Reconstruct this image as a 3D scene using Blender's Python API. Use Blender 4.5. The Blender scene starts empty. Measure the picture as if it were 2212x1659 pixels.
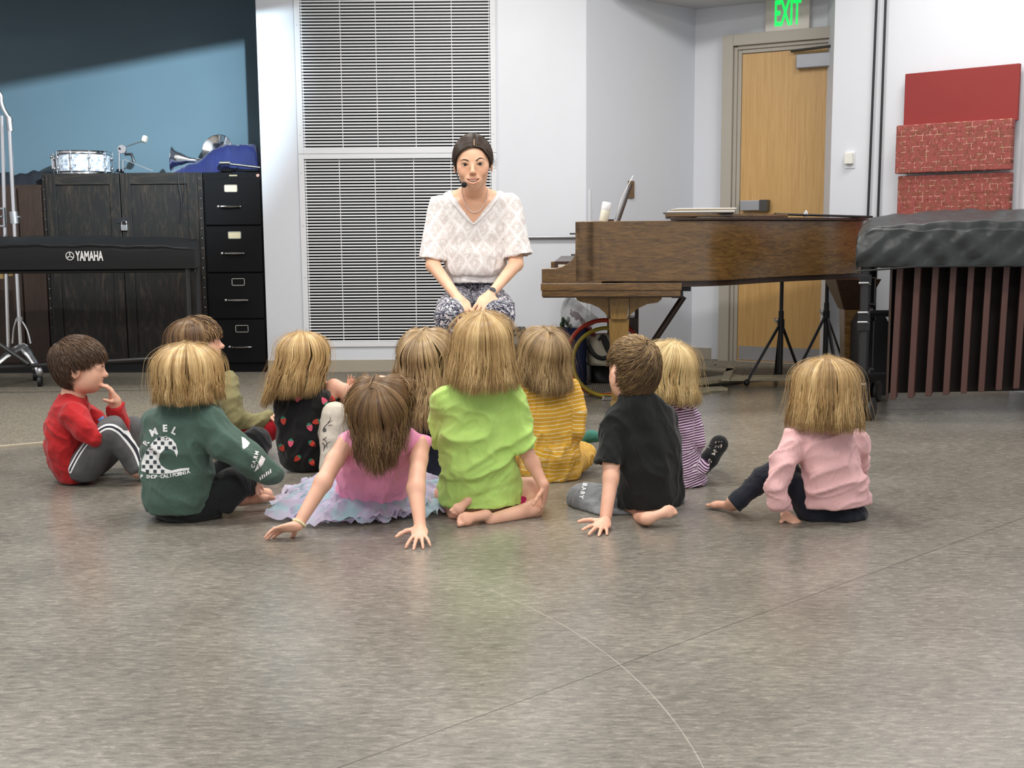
import bpy, bmesh, math, random
import numpy as np
from mathutils import Vector, Matrix
random.seed(7); np.random.seed(7)
PI = math.pi
sc = bpy.context.scene
COL = sc.collection
# ------------------------------------------------------------------ camera
FPX, CX, CY, CAMZ = 2500.0, 1106.0, 829.5, 0.93
PITCH = math.atan(329.5 / FPX); ROLL = 0.0075
fw = Vector((0, math.cos(PITCH), -math.sin(PITCH)))
r0 = Vector((1, 0, 0)); u0 = Vector((0, math.sin(PITCH), math.cos(PITCH)))
CR = r0 * math.cos(ROLL) - u0 * math.sin(ROLL)
CU = u0 * math.cos(ROLL) + r0 * math.sin(ROLL)
CP = Vector((0, 0, CAMZ))
def ray(px, py):
    return fw + CR * ((px - CX) / FPX) + CU * ((CY - py) / FPX)
def P(px, py, Y):                      # point of the place at distance Y in front of the camera
    d = ray(px, py); return CP + d * (Y / d.y)
def F(px, py, z=0.0):                  # point on a horizontal plane
    d = ray(px, py); return CP + d * ((z - CAMZ) / d.z)
def ON(px, py, wall, off=0.0):         # point on a vertical wall plane (A, dir2d)
    A, u = wall; n = Vector((-u.y, u.x, 0))
    if n.y > 0: n = -n
    A2 = A + n * off; d = ray(px, py)
    return CP + d * ((A2 - CP).dot(n) / d.dot(n))
def S(Y): return FPX / (Y * math.cos(PITCH))     # rough pixels per metre
cd = bpy.data.cameras.new('camera'); cam = bpy.data.objects.new('camera', cd); COL.objects.link(cam)
cd.sensor_width = 36; cd.lens = 36 * FPX / 2212.0; cd.clip_start = 0.05
M3 = Matrix((CR, CU, -fw)).transposed()
cam.matrix_world = Matrix.Translation(CP) @ M3.to_4x4()
sc.camera = cam
# ------------------------------------------------------------------ tags
def T(o, label=None, cat=None, group=None, kind=None):
    if label: o['label'] = label
    if cat: o['category'] = cat
    if group: o['group'] = group
    if kind: o['kind'] = kind
    return o
def empty(name, loc, label=None, cat=None, group=None):
    o = bpy.data.objects.new(name, None); COL.objects.link(o); o.location = loc
    o.empty_display_size = 0.05
    return T(o, label, cat, group)
# ------------------------------------------------------------------ materials
class NT:
    def __init__(s, m):
        m.use_nodes = True; s.t = m.node_tree; s.n = s.t.nodes; s.l = s.t.links
        s.b = s.n['Principled BSDF']
    def add(s, ty, **kw):
        n = s.n.new(ty)
        for k, v in kw.items():
            if k in n.inputs: n.inputs[k].default_value = v
            else: setattr(n, k, v)
        return n
    def link(s, a, b): s.l.new(a, b)
    def math(s, op, a, b=None, c=None):
        n = s.n.new('ShaderNodeMath'); n.operation = op
        for i, v in enumerate((a, b, c)):
            if v is None: continue
            if hasattr(v, 'links'): s.l.new(v, n.inputs[i])
            else: n.inputs[i].default_value = v
        return n.outputs[0]
    def mix(s, f, a, b):
        n = s.n.new('ShaderNodeMix'); n.data_type = 'RGBA'
        for i, v in ((0, f), (6, a), (7, b)):
            if hasattr(v, 'links'): s.l.new(v, n.inputs[i])
            else: n.inputs[i].default_value = v if i == 0 else c4(v)
        return n.outputs[2]
    def ramp(s, f, stops):
        n = s.n.new('ShaderNodeValToRGB'); s.l.new(f, n.inputs[0])
        e = n.color_ramp.elements
        while len(e) < len(stops): e.new(0.5)
        for el, (p, c) in zip(e, stops): el.position = p; el.color = c4(c)
        return n.outputs[0]
    def coord(s, scale=(1, 1, 1), kind='Object', rot=(0, 0, 0)):
        t = s.n.new('ShaderNodeTexCoord'); m = s.n.new('ShaderNodeMapping')
        m.inputs['Scale'].default_value = scale; m.inputs['Rotation'].default_value = rot
        s.l.new(t.outputs[kind], m.inputs[0]); return m.outputs[0]
    def noise(s, vec, scale, detail=3, rough=0.55, dist=0.0):
        n = s.n.new('ShaderNodeTexNoise'); n.inputs['Scale'].default_value = scale
        n.inputs['Detail'].default_value = detail; n.inputs['Roughness'].default_value = rough
        n.inputs['Distortion'].default_value = dist
        if vec is not None: s.l.new(vec, n.inputs['Vector'])
        return n.outputs['Fac']
    def bump(s, h, strength=0.3, dist=0.01):
        n = s.n.new('ShaderNodeBump'); n.inputs['Strength'].default_value = strength
        n.inputs['Distance'].default_value = dist; s.l.new(h, n.inputs['Height'])
        s.l.new(n.outputs[0], s.b.inputs['Normal'])
    def col(s, c): s.l.new(c, s.b.inputs['Base Color'])
def c4(c):
    return (c[0], c[1], c[2], 1.0)
def srgb(r, g, b):
    f = lambda v: (v / 255 / 12.92) if v / 255 <= 0.04045 else ((v / 255 + 0.055) / 1.055) ** 2.4
    return (f(r), f(g), f(b))
MATS = {}
def mat(name, col=(0.5, 0.5, 0.5), rough=0.5, metal=0.0, spec=0.5, var=0.06, vscale=6.0, bump=0.0, bscale=200.0, sheen=0.0, coat=0.0):
    if name in MATS: return MATS[name]
    m = bpy.data.materials.new(name); t = NT(m)
    b = t.b; b.inputs['Roughness'].default_value = rough; b.inputs['Metallic'].default_value = metal
    b.inputs['Specular IOR Level'].default_value = spec
    if sheen: b.inputs['Sheen Weight'].default_value = sheen
    if coat: b.inputs['Coat Weight'].default_value = coat; b.inputs['Coat Roughness'].default_value = 0.15
    v = t.coord()
    n = t.noise(v, vscale, 4)
    a = tuple(max(0, x * (1 - var)) for x in col); c = tuple(min(1, x * (1 + var)) for x in col)
    t.col(t.ramp(n, [(0.3, a), (0.7, c)]))
    if bump:
        t.bump(t.noise(v, bscale, 2), bump, 0.004)
    MATS[name] = m
    return m
def wood(name, c1, c2, scale=(1, 1, 12), freq=6.0, rough=0.45, coat=0.0, c3=None, dist=1.5):
    if name in MATS: return MATS[name]
    m = bpy.data.materials.new(name); t = NT(m)
    v = t.coord(scale)
    n = t.noise(v, freq, 6, 0.6, dist); f = t.noise(v, freq * 8, 3, 0.7, 0.3)
    k = t.math('ADD', t.math('MULTIPLY', n, 0.7), t.math('MULTIPLY', f, 0.3))
    t.col(t.ramp(k, [(0.36, c1), (0.5, c3 or tuple((a + b) / 2 for a, b in zip(c1, c2))), (0.66, c2)]))
    t.b.inputs['Roughness'].default_value = rough
    if coat: t.b.inputs['Coat Weight'].default_value = coat; t.b.inputs['Coat Roughness'].default_value = 0.2
    t.bump(k, 0.15, 0.003)
    MATS[name] = m
    return m
def emis(name, col, strength):
    m = bpy.data.materials.new(name); t = NT(m)
    t.b.inputs['Base Color'].default_value = c4(col); t.b.inputs['Emission Color'].default_value = c4(col)
    t.b.inputs['Emission Strength'].default_value = strength
    MATS[name] = m; return m
# ------------------------------------------------------------------ mesh builder
def basis(d, up=None):
    d = Vector(d).normalized()
    a = Vector(up) if up is not None else (Vector((0, 0, 1)) if abs(d.z) < 0.9 else Vector((1, 0, 0)))
    s = d.cross(a)
    if s.length < 1e-6: s = d.cross(Vector((0, 1, 0)))
    s.normalize(); t = s.cross(d).normalized()
    return s, t
class MB:
    def __init__(s): s.v = []; s.f = []; s.mi = []; s.cur = 0
    def _add(s, vs, fs):
        o = len(s.v); s.v += [tuple(x) for x in vs]
        s.f += [tuple(i + o for i in f) for f in fs]; s.mi += [s.cur] * len(fs)
    def m(s, i): s.cur = i; return s
    def box8(s, p):      # 8 points: bottom 4 ccw, top 4 ccw
        s._add(p, [(0, 3, 2, 1), (4, 5, 6, 7), (0, 1, 5, 4), (1, 2, 6, 5), (2, 3, 7, 6), (3, 0, 4, 7)]); return s
    def box(s, c, sz, ax=None, ay=None, az=None):
        c = Vector(c); ax = Vector(ax or (1, 0, 0)).normalized(); ay = Vector(ay or (0, 1, 0)).normalized()
        az = Vector(az).normalized() if az else ax.cross(ay).normalized()
        X = ax * sz[0] / 2; Y = ay * sz[1] / 2; Z = az * sz[2] / 2
        return s.box8([c - X - Y - Z, c + X - Y - Z, c + X + Y - Z, c - X + Y - Z, c - X - Y + Z, c + X - Y + Z, c + X + Y + Z, c - X + Y + Z])
    def aabb(s, a, b):
        a = Vector(a); b = Vector(b)
        return s.box((a + b) / 2, (abs(b.x - a.x), abs(b.y - a.y), abs(b.z - a.z)))
    def tube(s, pts, r, n=10, caps=True, flat=1.0, up=None):
        pts = [Vector(p) for p in pts]; m = len(pts)
        rr = r if isinstance(r, (list, tuple)) else [r] * m
        vs = []; prev = None
        for i, p in enumerate(pts):
            d = (pts[min(i + 1, m - 1)] - pts[max(i - 1, 0)])
            if d.length < 1e-9: d = Vector((0, 0, 1))
            a, b = basis(d, up if up is not None else prev)
            prev = b
            for k in range(n):
                th = 2 * PI * k / n
                vs.append(p + (a * math.cos(th) + b * math.sin(th) * flat) * rr[i])
        fs = [(i * n + k, i * n + (k + 1) % n, (i + 1) * n + (k + 1) % n, (i + 1) * n + k) for i in range(m - 1) for k in range(n)]
        if caps: fs += [tuple(range(n))[::-1], tuple((m - 1) * n + k for k in range(n))]
        s._add(vs, fs); return s
    def lathe(s, c, axis, prof, n=24, caps=True):   # prof: (radius, height)
        c = Vector(c); ax = Vector(axis).normalized(); a, b = basis(ax)
        vs = [c + ax * h + (a * math.cos(2 * PI * k / n) + b * math.sin(2 * PI * k / n)) * r for r, h in prof for k in range(n)]
        m = len(prof)
        fs = [(i * n + k, i * n + (k + 1) % n, (i + 1) * n + (k + 1) % n, (i + 1) * n + k) for i in range(m - 1) for k in range(n)]
        if caps: fs += [tuple(range(n))[::-1], tuple((m - 1) * n + k for k in range(n))]
        s._add(vs, fs); return s
    def ell(s, c, r, n=16, ax=None, ay=None, az=None):
        c = Vector(c); r = (r, r, r) if not isinstance(r, (tuple, list)) else r
        ax = Vector(ax or (1, 0, 0)); ay = Vector(ay or (0, 1, 0)); az = Vector(az or (0, 0, 1)); m = n // 2
        vs = []
        for i in range(m + 1):
            t = PI * i / m
            for k in range(n):
                p = 2 * PI * k / n
                st = max(math.sin(t), 0.002)
                vs.append(c + ax * r[0] * st * math.cos(p) + ay * r[1] * st * math.sin(p) + az * r[2] * math.cos(t))
        fs = [(i * n + k, (i + 1) * n + k, (i + 1) * n + (k + 1) % n, i * n + (k + 1) % n) for i in range(m) for k in range(n)]
        s._add(vs, fs); return s
    def prism(s, poly, ext):     # poly: list of 3d pts (planar), ext: extrusion vector
        ext = Vector(ext); n = len(poly); poly = [Vector(p) for p in poly]
        s._add(poly + [p + ext for p in poly],
               [tuple(range(n))[::-1], tuple(range(n, 2 * n))] + [(i, (i + 1) % n, n + (i + 1) % n, n + i) for i in range(n)]); return s
    def grid(s, rows, thick=None):   # rows: list of lists of points
        m = len(rows); n = len(rows[0])
        vs = [p for r in rows for p in r]
        s._add(vs, [(i * n + k, i * n + k + 1, (i + 1) * n + k + 1, (i + 1) * n + k) for i in range(m - 1) for k in range(n - 1)]); return s
    def build(s, name, m, parent=None, smooth=False, bevel=0.0, solid=0.0, recalc=True, sub=0):
        base = parent_world(parent) if parent else (sum((Vector(v) for v in s.v), Vector()) / max(1, len(s.v)))
        if not parent: base.z = min(v[2] for v in s.v)
        me = bpy.data.meshes.new(name)
        me.from_pydata([tuple(Vector(v) - base) for v in s.v], [], s.f)
        ms = m if isinstance(m, (list, tuple)) else [m]
        for x in ms: me.materials.append(x)
        if len(ms) > 1: me.polygons.foreach_set('material_index', s.mi)
        if recalc:
            bm = bmesh.new(); bm.from_mesh(me); bmesh.ops.recalc_face_normals(bm, faces=bm.faces); bm.to_mesh(me); bm.free()
        o = bpy.data.objects.new(name, me); COL.objects.link(o)
        if parent: o.parent = parent
        else: o.location = base
        if smooth:
            for p in me.polygons: p.use_smooth = True
            if smooth != 'all': 
                me.set_sharp_from_angle(angle=math.radians(38))
        if solid:
            md = o.modifiers.new('s', 'SOLIDIFY'); md.thickness = solid; md.offset = 0
        if bevel:
            md = o.modifiers.new('b', 'BEVEL'); md.width = bevel; md.segments = 2; md.limit_method = 'ANGLE'; md.angle_limit = 0.6
        if sub:
            md = o.modifiers.new('ss', 'SUBSURF'); md.levels = sub; md.render_levels = sub
        return o
def parent_world(p):
    v = Vector((0, 0, 0))
    while p is not None: v = v + p.location; p = p.parent
    return v
def spline(pts, n=8):
    pts = [Vector(p) for p in pts]; out = []
    q = [pts[0] * 2 - pts[1]] + pts + [pts[-1] * 2 - pts[-2]]
    for i in range(1, len(q) - 2):
        a, b, c, d = q[i - 1:i + 3]
        for k in range(n):
            t = k / n
            out.append(0.5 * ((2 * b) + (c - a) * t + (2 * a - 5 * b + 4 * c - d) * t * t + (3 * b - a - 3 * c + d) * t ** 3))
    out.append(pts[-1]); return out
def text_mesh(body, size, ext=0.001, off=0.0, spacing=1.0):
    cu = bpy.data.curves.new('t', 'FONT'); cu.body = body; cu.size = size; cu.extrude = ext; cu.offset = off
    cu.align_x = 'CENTER'; cu.align_y = 'CENTER'; cu.space_character = spacing; cu.resolution_u = 3
    o = bpy.data.objects.new('t', cu); COL.objects.link(o)
    bpy.context.view_layer.update()
    me = bpy.data.meshes.new_from_object(o.evaluated_get(bpy.context.evaluated_depsgraph_get()))
    bpy.data.objects.remove(o); bpy.data.curves.remove(cu)
    return me
def text_on(name, body, size, mtl, pos, ax, ay, parent, ext=0.001, off=0.0, width=None, spacing=1.0, shear=0.0):
    me = text_mesh(body, size, ext, off, spacing)
    ax = Vector(ax).normalized(); ay = Vector(ay).normalized(); az = ax.cross(ay).normalized()
    xs = [v.co.x for v in me.vertices]; w = max(xs) - min(xs); k = (width / w) if width else 1.0
    base = parent_world(parent)
    for v in me.vertices:
        c = v.co; v.co = Vector(pos) + ax * ((c.x + shear * c.y) * k) + ay * c.y + az * c.z - base
    me.materials.clear(); me.materials.append(mtl)
    o = bpy.data.objects.new(name, me); COL.objects.link(o); o.parent = parent
    return o
# ================================================================== ROOM
M_white = mat('white_wall_paint', srgb(222, 225, 232), 0.6, var=0.015, vscale=1.5, bump=0.05, bscale=150)
M_white2 = mat('white_frame_paint', srgb(232, 234, 238), 0.4, var=0.01)
M_base = mat('beige_rubber_base', srgb(172, 163, 148), 0.5, var=0.03)
M_ceil = mat('ceiling_paint', srgb(205, 207, 210), 0.8, var=0.02)
M_black = mat('black_plastic', (0.012, 0.012, 0.014), 0.4, var=0.1)
M_chrome = mat('chrome', (0.85, 0.85, 0.87), 0.14, 1.0, var=0.03)
M_steel = mat('brushed_steel', (0.55, 0.56, 0.58), 0.35, 1.0, var=0.05)
M_dark = mat('dark_void', (0.004, 0.004, 0.007), 0.9, var=0.1)
def teal():
    m = bpy.data.materials.new('teal_wall_paint'); t = NT(m)
    v = t.coord(); n = t.noise(v, 0.8, 3); f = t.noise(v, 180, 2)
    t.col(t.ramp(n, [(0.3, srgb(90, 112, 124)), (0.7, srgb(97, 119, 130))]))
    t.b.inputs['Roughness'].default_value = 0.75; t.bump(f, 0.06, 0.003); return m
M_teal = teal()
A0 = F(580, 807); YB = A0.y                      # white wall with the vent grille
XL = A0.x
B0 = P(1267, 600, YB); XR = B0.x
C0 = F(1493, 776); D0 = F(1790, 790)
def vx(v): v = Vector(v); return Vector((v.x, v.y, 0))
W_DOOR = (vx(C0), (vx(D0) - vx(C0)).normalized())
W_ANG = (Vector((XR, YB, 0)), (vx(C0) - Vector((XR, YB, 0))).normalized())
W_BACK = (Vector((XL, YB, 0)), Vector((1, 0, 0)))
E0 = P(1791, 480, 7.35); E0.z = 0
dr = Vector((math.cos(math.radians(40)), -math.sin(math.radians(40)), 0))
W_RIGHT = (vx(E0), dr)
G0 = ON(2206, 300, W_RIGHT); G0.z = 0
ZC = 3.1
def wall(name, a, b, z0, z1, thick, m, inward):
    a = Vector(a); b = Vector(b); n = Vector(inward).normalized()
    mb = MB(); a.z = b.z = z0
    mb.box8([a, b, b - n * thick, a - n * thick] + [p + Vector((0, 0, z1 - z0)) for p in (a, b, b - n * thick, a - n * thick)])
    return T(mb.build(name, m), kind='structure')
def nrm(w):
    n = Vector((-w[1].y, w[1].x, 0)); return -n if n.y > 0 else n
YT = YB + 0.62
wall('wall_left', (-5.2, YT, 0), (XL + 0.02, YT, 0), 0, ZC, 0.12, M_teal, (0, -1, 0))
# white wall: pieces around the vent opening
vl, vr = P(645, 300, YB).x, P(1071, 300, YB).x
vb = P(860, 748, YB).z; vtop = 2.72
mb = MB()
mb.aabb((XL, YB, 0), (vl, YB + 0.14, ZC)); mb.aabb((vr, YB, 0), (XR, YB + 0.14, ZC))
mb.aabb((vl, YB, 0), (vr, YB + 0.14, vb)); mb.aabb((vl, YB, vtop), (vr, YB + 0.14, ZC))
mb.aabb((XL, YB + 0.14, 0), (XL + 0.12, YT + 0.1, ZC))
T(mb.build('wall_back', M_white), kind='structure')
wall('wall_angled', (XR, YB, 0), C0, 0, ZC, 0.12, mat('grey_white_wall_paint', srgb(214, 218, 226), 0.6, var=0.015, vscale=1.5, bump=0.05, bscale=150), nrm(W_ANG))
DEND = vx(C0) + W_DOOR[1] * 2.6
wall('wall_door', C0, DEND, 0, ZC, 0.12, M_white, nrm(W_DOOR))
wall('wall_right', E0, G0, 0, ZC, 0.14, M_white, nrm(W_RIGHT))
rb = vx(E0) - nrm(W_RIGHT) * 0.14
wall('wall_return', rb, rb + Vector((0.05, 1.3, 0)), 0, ZC, 0.1, M_white, (-1, 0, 0))
wall('wall_side', G0, G0 + Vector((0.75, -2.2, 0)), 0, ZC, 0.14, M_white, (-1, -0.3, 0))
wall('wall_far_left', (-5.2, YT, 0), (-5.2, 0.5, 0), 0, ZC, 0.12, M_white, (1, 0, 0))
def bboard(name, a, b, n):
    a = vx(a); b = vx(b); n = Vector(n).normalized(); h = 0.088
    mb = MB(); mb.box8([a, b, b + n * 0.006, a + n * 0.006] + [p + Vector((0, 0, h)) for p in (a, b, b + n * 0.006, a + n * 0.006)])
    return T(mb.build(name, M_base), kind='structure')
bboard('baseboard_back', (XL, YB, 0), (XR, YB, 0), (0, -1, 0))
bboard('baseboard_angled', Vector((XR, YB, 0)), C0, nrm(W_ANG))
bboard('baseboard_door', C0, vx(C0) + W_DOOR[1] * 0.15, nrm(W_DOOR))
bboard('baseboard_right', E0, G0, nrm(W_RIGHT))
# ---------------- floor
def floor_mat():
    m = bpy.data.materials.new('grey_linoleum'); t = NT(m)
    v = t.coord()
    n1 = t.noise(v, 2.2, 5, 0.6); n2 = t.noise(t.coord((1, 3.5, 1), rot=(0, 0, 0.3)), 26, 6, 0.72, 0.6); n3 = t.noise(v, 160, 2)
    k = t.math('ADD', t.math('MULTIPLY', n2, 0.62), t.math('ADD', t.math('MULTIPLY', n1, 0.28), t.math('MULTIPLY', n3, 0.10)))
    base = t.ramp(k, [(0.38, srgb(95, 91, 84)), (0.5, srgb(121, 116, 107)), (0.62, srgb(150, 144, 133))])
    # hairline seams and scuffs: straight joints and one arc
    sep = t.add('ShaderNodeSeparateXYZ'); t.link(v, sep.inputs[0]); X, Y = sep.outputs[0], sep.outputs[1]
    def line(p, q, w):
        p = F(*p); q = F(*q); d = (q - p).normalized(); nx, ny = -d.y, d.x; c = -(nx * p.x + ny * p.y)
        e = t.math('ABSOLUTE', t.math('ADD', t.math('ADD', t.math('MULTIPLY', X, nx), t.math('MULTIPLY', Y, ny)), c))
        return t.math('LESS_THAN', e, w)
    s1 = line((730, 1659), (2212, 1118), 0.0016); s2 = line((1480, 900), (1640, 872), 0.003)
    a, b, c = F(1060, 1275), F(1300, 1405), F(1520, 1659)
    A = Matrix(((b.x - a.x, b.y - a.y), (c.x - a.x, c.y - a.y)))
    rhs = Vector(((b.x ** 2 - a.x ** 2 + b.y ** 2 - a.y ** 2) / 2, (c.x ** 2 - a.x ** 2 + c.y ** 2 - a.y ** 2) / 2))
    ce = A.inverted() @ rhs; R = math.hypot(a.x - ce.x, a.y - ce.y)
    dx = t.math('SUBTRACT', X, ce.x); dy = t.math('SUBTRACT', Y, ce.y)
    rr = t.math('SQRT', t.math('ADD', t.math('MULTIPLY', dx, dx), t.math('MULTIPLY', dy, dy)))
    dd = t.math('ABSOLUTE', t.math('SUBTRACT', rr, R))
    wob = t.noise(v, 9, 2)
    arc = t.math('MULTIPLY', t.math('LESS_THAN', dd, t.math('MULTIPLY', wob, 0.0026)), t.math('MULTIPLY', t.math('LESS_THAN', Y, a.y), t.math('GREATER_THAN', X, a.x)))
    sc1 = t.noise(t.coord((1, 14, 1), rot=(0, 0, 0.9)), 9, 2, 0.5, 1.5)
    scr = t.math('MULTIPLY', t.math('GREATER_THAN', sc1, 0.775), 0.35)
    c1 = t.mix(t.math('MULTIPLY', s1, 0.85), base, srgb(66, 62, 56)); c1 = t.mix(t.math('MULTIPLY', s2, 0.5), c1, srgb(70, 66, 60))
    c1 = t.mix(t.math('MULTIPLY', arc, 0.38), c1, srgb(205, 198, 185)); c1 = t.mix(scr, c1, srgb(190, 184, 172))
    t.col(c1)
    rg = t.math('ADD', 0.20, t.math('MULTIPLY', n2, 0.12)); t.link(rg, t.b.inputs['Roughness'])
    t.b.inputs['Specular IOR Level'].default_value = 0.75
    t.bump(t.math('ADD', n2, t.math('MULTIPLY', n3, 0.5)), 0.10, 0.0015)
    return m
mb = MB(); mb.aabb((-5.3, -2.5, -0.1), (5.5, 10.5, 0)); fl = mb.build('floor', floor_mat()); T(fl, kind='structure')
fl.data.transform(Matrix.Translation(fl.location)); fl.location = (0, 0, 0)
def carpet_mat():
    m = bpy.data.materials.new('woven_carpet'); t = NT(m)
    v = t.coord((1, 1, 1), rot=(0, 0, 0.75))
    sp = t.add('ShaderNodeSeparateXYZ'); t.link(v, sp.inputs[0]); nz = t.math('MULTIPLY', t.noise(v, 28, 3), 5.5)
    su = t.math('SINE', t.math('ADD', t.math('MULTIPLY', sp.outputs[0], 400), nz)); sv = t.math('SINE', t.math('ADD', t.math('MULTIPLY', sp.outputs[1], 300), nz))
    k = t.math('ADD', t.math('MULTIPLY', t.math('MULTIPLY', su, sv), 0.36), t.math('ADD', 0.18, t.math('MULTIPLY', t.noise(v, 70, 3), 0.52)))
    t.col(t.ramp(k, [(0.15, srgb(58, 54, 47)), (0.42, srgb(104, 98, 86)), (0.75, srgb(168, 160, 144))]))
    t.b.inputs['Roughness'].default_value = 0.95; t.bump(k, 0.5, 0.006); return m
e1, e2 = F(-120, 977), F(1290, 853); de = (e2 - e1).normalized()
e3 = e1 + de * 5.7; nb = Vector((-de.y, de.x, 0))
mb = MB()
poly = [vx(e1), vx(e3), Vector((3.4, 9.6, 0)), Vector((-5.1, 9.6, 0)), Vector((-5.1, e1.y + 0.2, 0))]
mb.prism([p + Vector((0, 0, 0.0005)) for p in poly], (0, 0, 0.008))
cp = mb.build('floor_carpet', carpet_mat()); cp.name = 'trim_1'; cp.name = 'floor_carpet'; T(cp, kind='structure')
mb = MB(); mb.box((e1 + e3) / 2 + Vector((0, 0, 0.005)) - nb * 0.012, ((e3 - e1).length, 0.024, 0.009), de, nb)
T(mb.build('trim_2', mat('pale_carpet_edging', srgb(176, 166, 146), 0.6)), kind='structure')
# ---------------- ceiling
mb = MB(); mb.aabb((-5.3, -0.5, ZC), (5.5, 10.0, ZC + 0.1)); T(mb.build('ceiling', M_ceil), kind='structure')
zs = ON(1494, 21, W_DOOR).z
mb = MB(); mb.prism([Vector((XR + 0.12, YB + 0.12, zs)), vx(C0) + Vector((0, .02, zs)), vx(C0) + W_DOOR[1] * 2.2 + Vector((0, 0, zs)), Vector((2.6, 7.5, zs)), Vector((XR + 0.35, 7.68, zs))], (0, 0, 0.3))
T(mb.build('ceiling_alcove', M_ceil), kind='structure')
# ---------------- vent covers
zmid = P(860, 332, YB).z
def vent(z0, z1, label):
    o = empty('vent_cover', ((vl + vr) / 2, YB, z0), label, 'vent cover', None)
    fw_ = 0.031; y = YB - 0.012
    mb = MB()
    mb.aabb((vl - .004, y, z0), (vl + fw_, YB + .02, z1)); mb.aabb((vr - fw_, y, z0), (vr + .004, YB + .02, z1))
    mb.aabb((vl + fw_, y, z0), (vr - fw_, YB + .02, z0 + fw_)); mb.aabb((vl + fw_, y, z1 - fw_), (vr - fw_, YB + .02, z1))
    fr = mb.build('frame', M_white2, o, bevel=0.0015)
    for sx in (vl + 0.015, vr - 0.015):
        for q in range(4):
            ms = MB(); ms.lathe((sx, y - 0.001, z0 + 0.12 + q * (z1 - z0 - .24) / 3), (0, -1, 0), [(0.003, -0.002), (0.003, 0.001), (0.001, 0.0015)], 8)
            ms.build('screw', M_steel, fr)
    mb = MB(); p = 0.0197; z = z0 + fw_ + 0.006
    while z < z1 - fw_:
        mb.box(((vl + vr) / 2, YB + 0.012, z), (vr - vl - 2 * fw_, 0.016, 0.0086), (1, 0, 0), (0, 1, -0.10)); z += p
    mb.build('louver_blades', M_white2, o)
    mb = MB()
    for px in (660, 738, 814, 897, 977, 1056):
        x = P(px, 200 if z0 > 1 else 560, YB).x
        if px == 660: x = vl + fw_ + 0.008
        if px == 1056: x = vr - fw_ - 0.008
        mb.aabb((x - 0.0019, YB + 0.0035, z0 + fw_), (x + 0.0019, YB + 0.009, z1 - fw_))
    mb.build('divider_rods', M_white2, o)
    mb = MB(); mb.aabb((vl + .002, YB + 0.05, z0), (vr - .002, YB + 0.075, z1)); mb.build('backing', M_dark, o)
vent(vb, zmid, 'lower white louvered vent cover behind the seated woman')
vent(zmid + 0.002, vtop, 'upper white louvered vent cover running up beyond the top of the picture')
# ---------------- whiteboard with tray
wl = P(1078, 400, YB).x; wz = P(1200, 512, YB).z
o = empty('whiteboard', ((wl + XR) / 2, YB, wz), 'white writing board on the wall between vent and corner', 'whiteboard')
mb = MB(); mb.aabb((wl, YB - 0.006, wz), (XR - 0.004, YB - 0.0005, 2.9)); mb.build('board', mat('whiteboard_enamel', srgb(228, 231, 238), 0.25, var=0.01), o)
mb = MB(); mb.aabb((wl, YB - 0.03, wz - 0.006), (XR - 0.002, YB - 0.0005, wz + 0.004)); mb.build('tray', M_steel, o, bevel=0.002)
mb = MB(); x = P(1279, 700, YB).x
mb.box(Vector((XR, YB - 0.004, 0.6)) + W_ANG[1] * 0.03, (0.012, 0.006, 1.2), W_ANG[1], nrm(W_ANG)); T(mb.build('trim_3', M_white2), kind='structure')
# ---------------- things fixed on slanted walls
def wbox(mb, w, a, b, t0, t1, off=0.0):
    """box on a wall between two picture corners, from depth t0 to t1 out of the wall"""
    n = nrm(w); p = ON(a[0], a[1], w, off); q = ON(b[0], b[1], w, off)
    ua = (p - w[0]).dot(w[1]); ub = (q - w[0]).dot(w[1]); z0, z1 = sorted((p.z, q.z))
    c = w[0] + w[1] * ((ua + ub) / 2) + n * ((t0 + t1) / 2); c.z = (z0 + z1) / 2
    mb.box(c, (abs(ub - ua), abs(t1 - t0), z1 - z0), w[1], n, (0, 0, 1)); return c
M_wood_door = wood('oak_veneer_door', srgb(192, 148, 88), srgb(216, 176, 114), (14, 14, 0.35), 9, 0.4, dist=0.25)
M_frame = mat('taupe_door_frame_paint', srgb(176, 170, 158), 0.45, var=0.02)
un = W_DOOR[1]; nd = nrm(W_DOOR)
dl = (ON(1602, 400, W_DOOR) - W_DOOR[0]).dot(un); zt = ON(1603, 119, W_DOOR).z; DW = 0.94
def dbox(mb, u0, u1, t0, t1, z0, z1):
    c = W_DOOR[0] + un * ((u0 + u1) / 2) + nd * ((t0 + t1) / 2); c.z = (z0 + z1) / 2
    mb.box(c, (abs(u1 - u0), abs(t1 - t0), abs(z1 - z0)), un, nd, (0, 0, 1))
do = empty('door_1', W_DOOR[0] + un * (dl + DW / 2)); T(do, kind='structure')
mb = MB(); dbox(mb, dl, dl + DW, 0.003, 0.03, 0.012, zt); dleaf = mb.build('door_leaf', M_wood_door, do)
mb = MB(); dbox(mb, dl + 0.01, dl + DW - 0.01, 0.03, 0.033, 0.02, 0.115); mb.build('kick_plate', mat('kick_plate_steel', (0.5, 0.5, 0.52), 0.4, 0.7), do)
mb = MB()
dbox(mb, dl - 0.13, dl - 0.055, 0, 0.075, 0, zt + 0.13); dbox(mb, dl - 0.055, dl - 0.03, 0, 0.05, 0, zt + 0.05); dbox(mb, dl - 0.03, dl - 0.003, 0, 0.036, 0, zt + 0.03)
dbox(mb, dl - 0.055, dl + DW + 0.1, 0, 0.075, zt + 0.055, zt + 0.13); dbox(mb, dl - 0.03, dl + DW + .06, 0, 0.05, zt + 0.03, zt + 0.055); dbox(mb, dl - 0.003, dl + DW + .03, 0, 0.036, zt + 0.004, zt + 0.03)
dbox(mb, dl + DW + 0.03, dl + DW + 0.13, 0, 0.075, 0, zt + 0.13)
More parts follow.
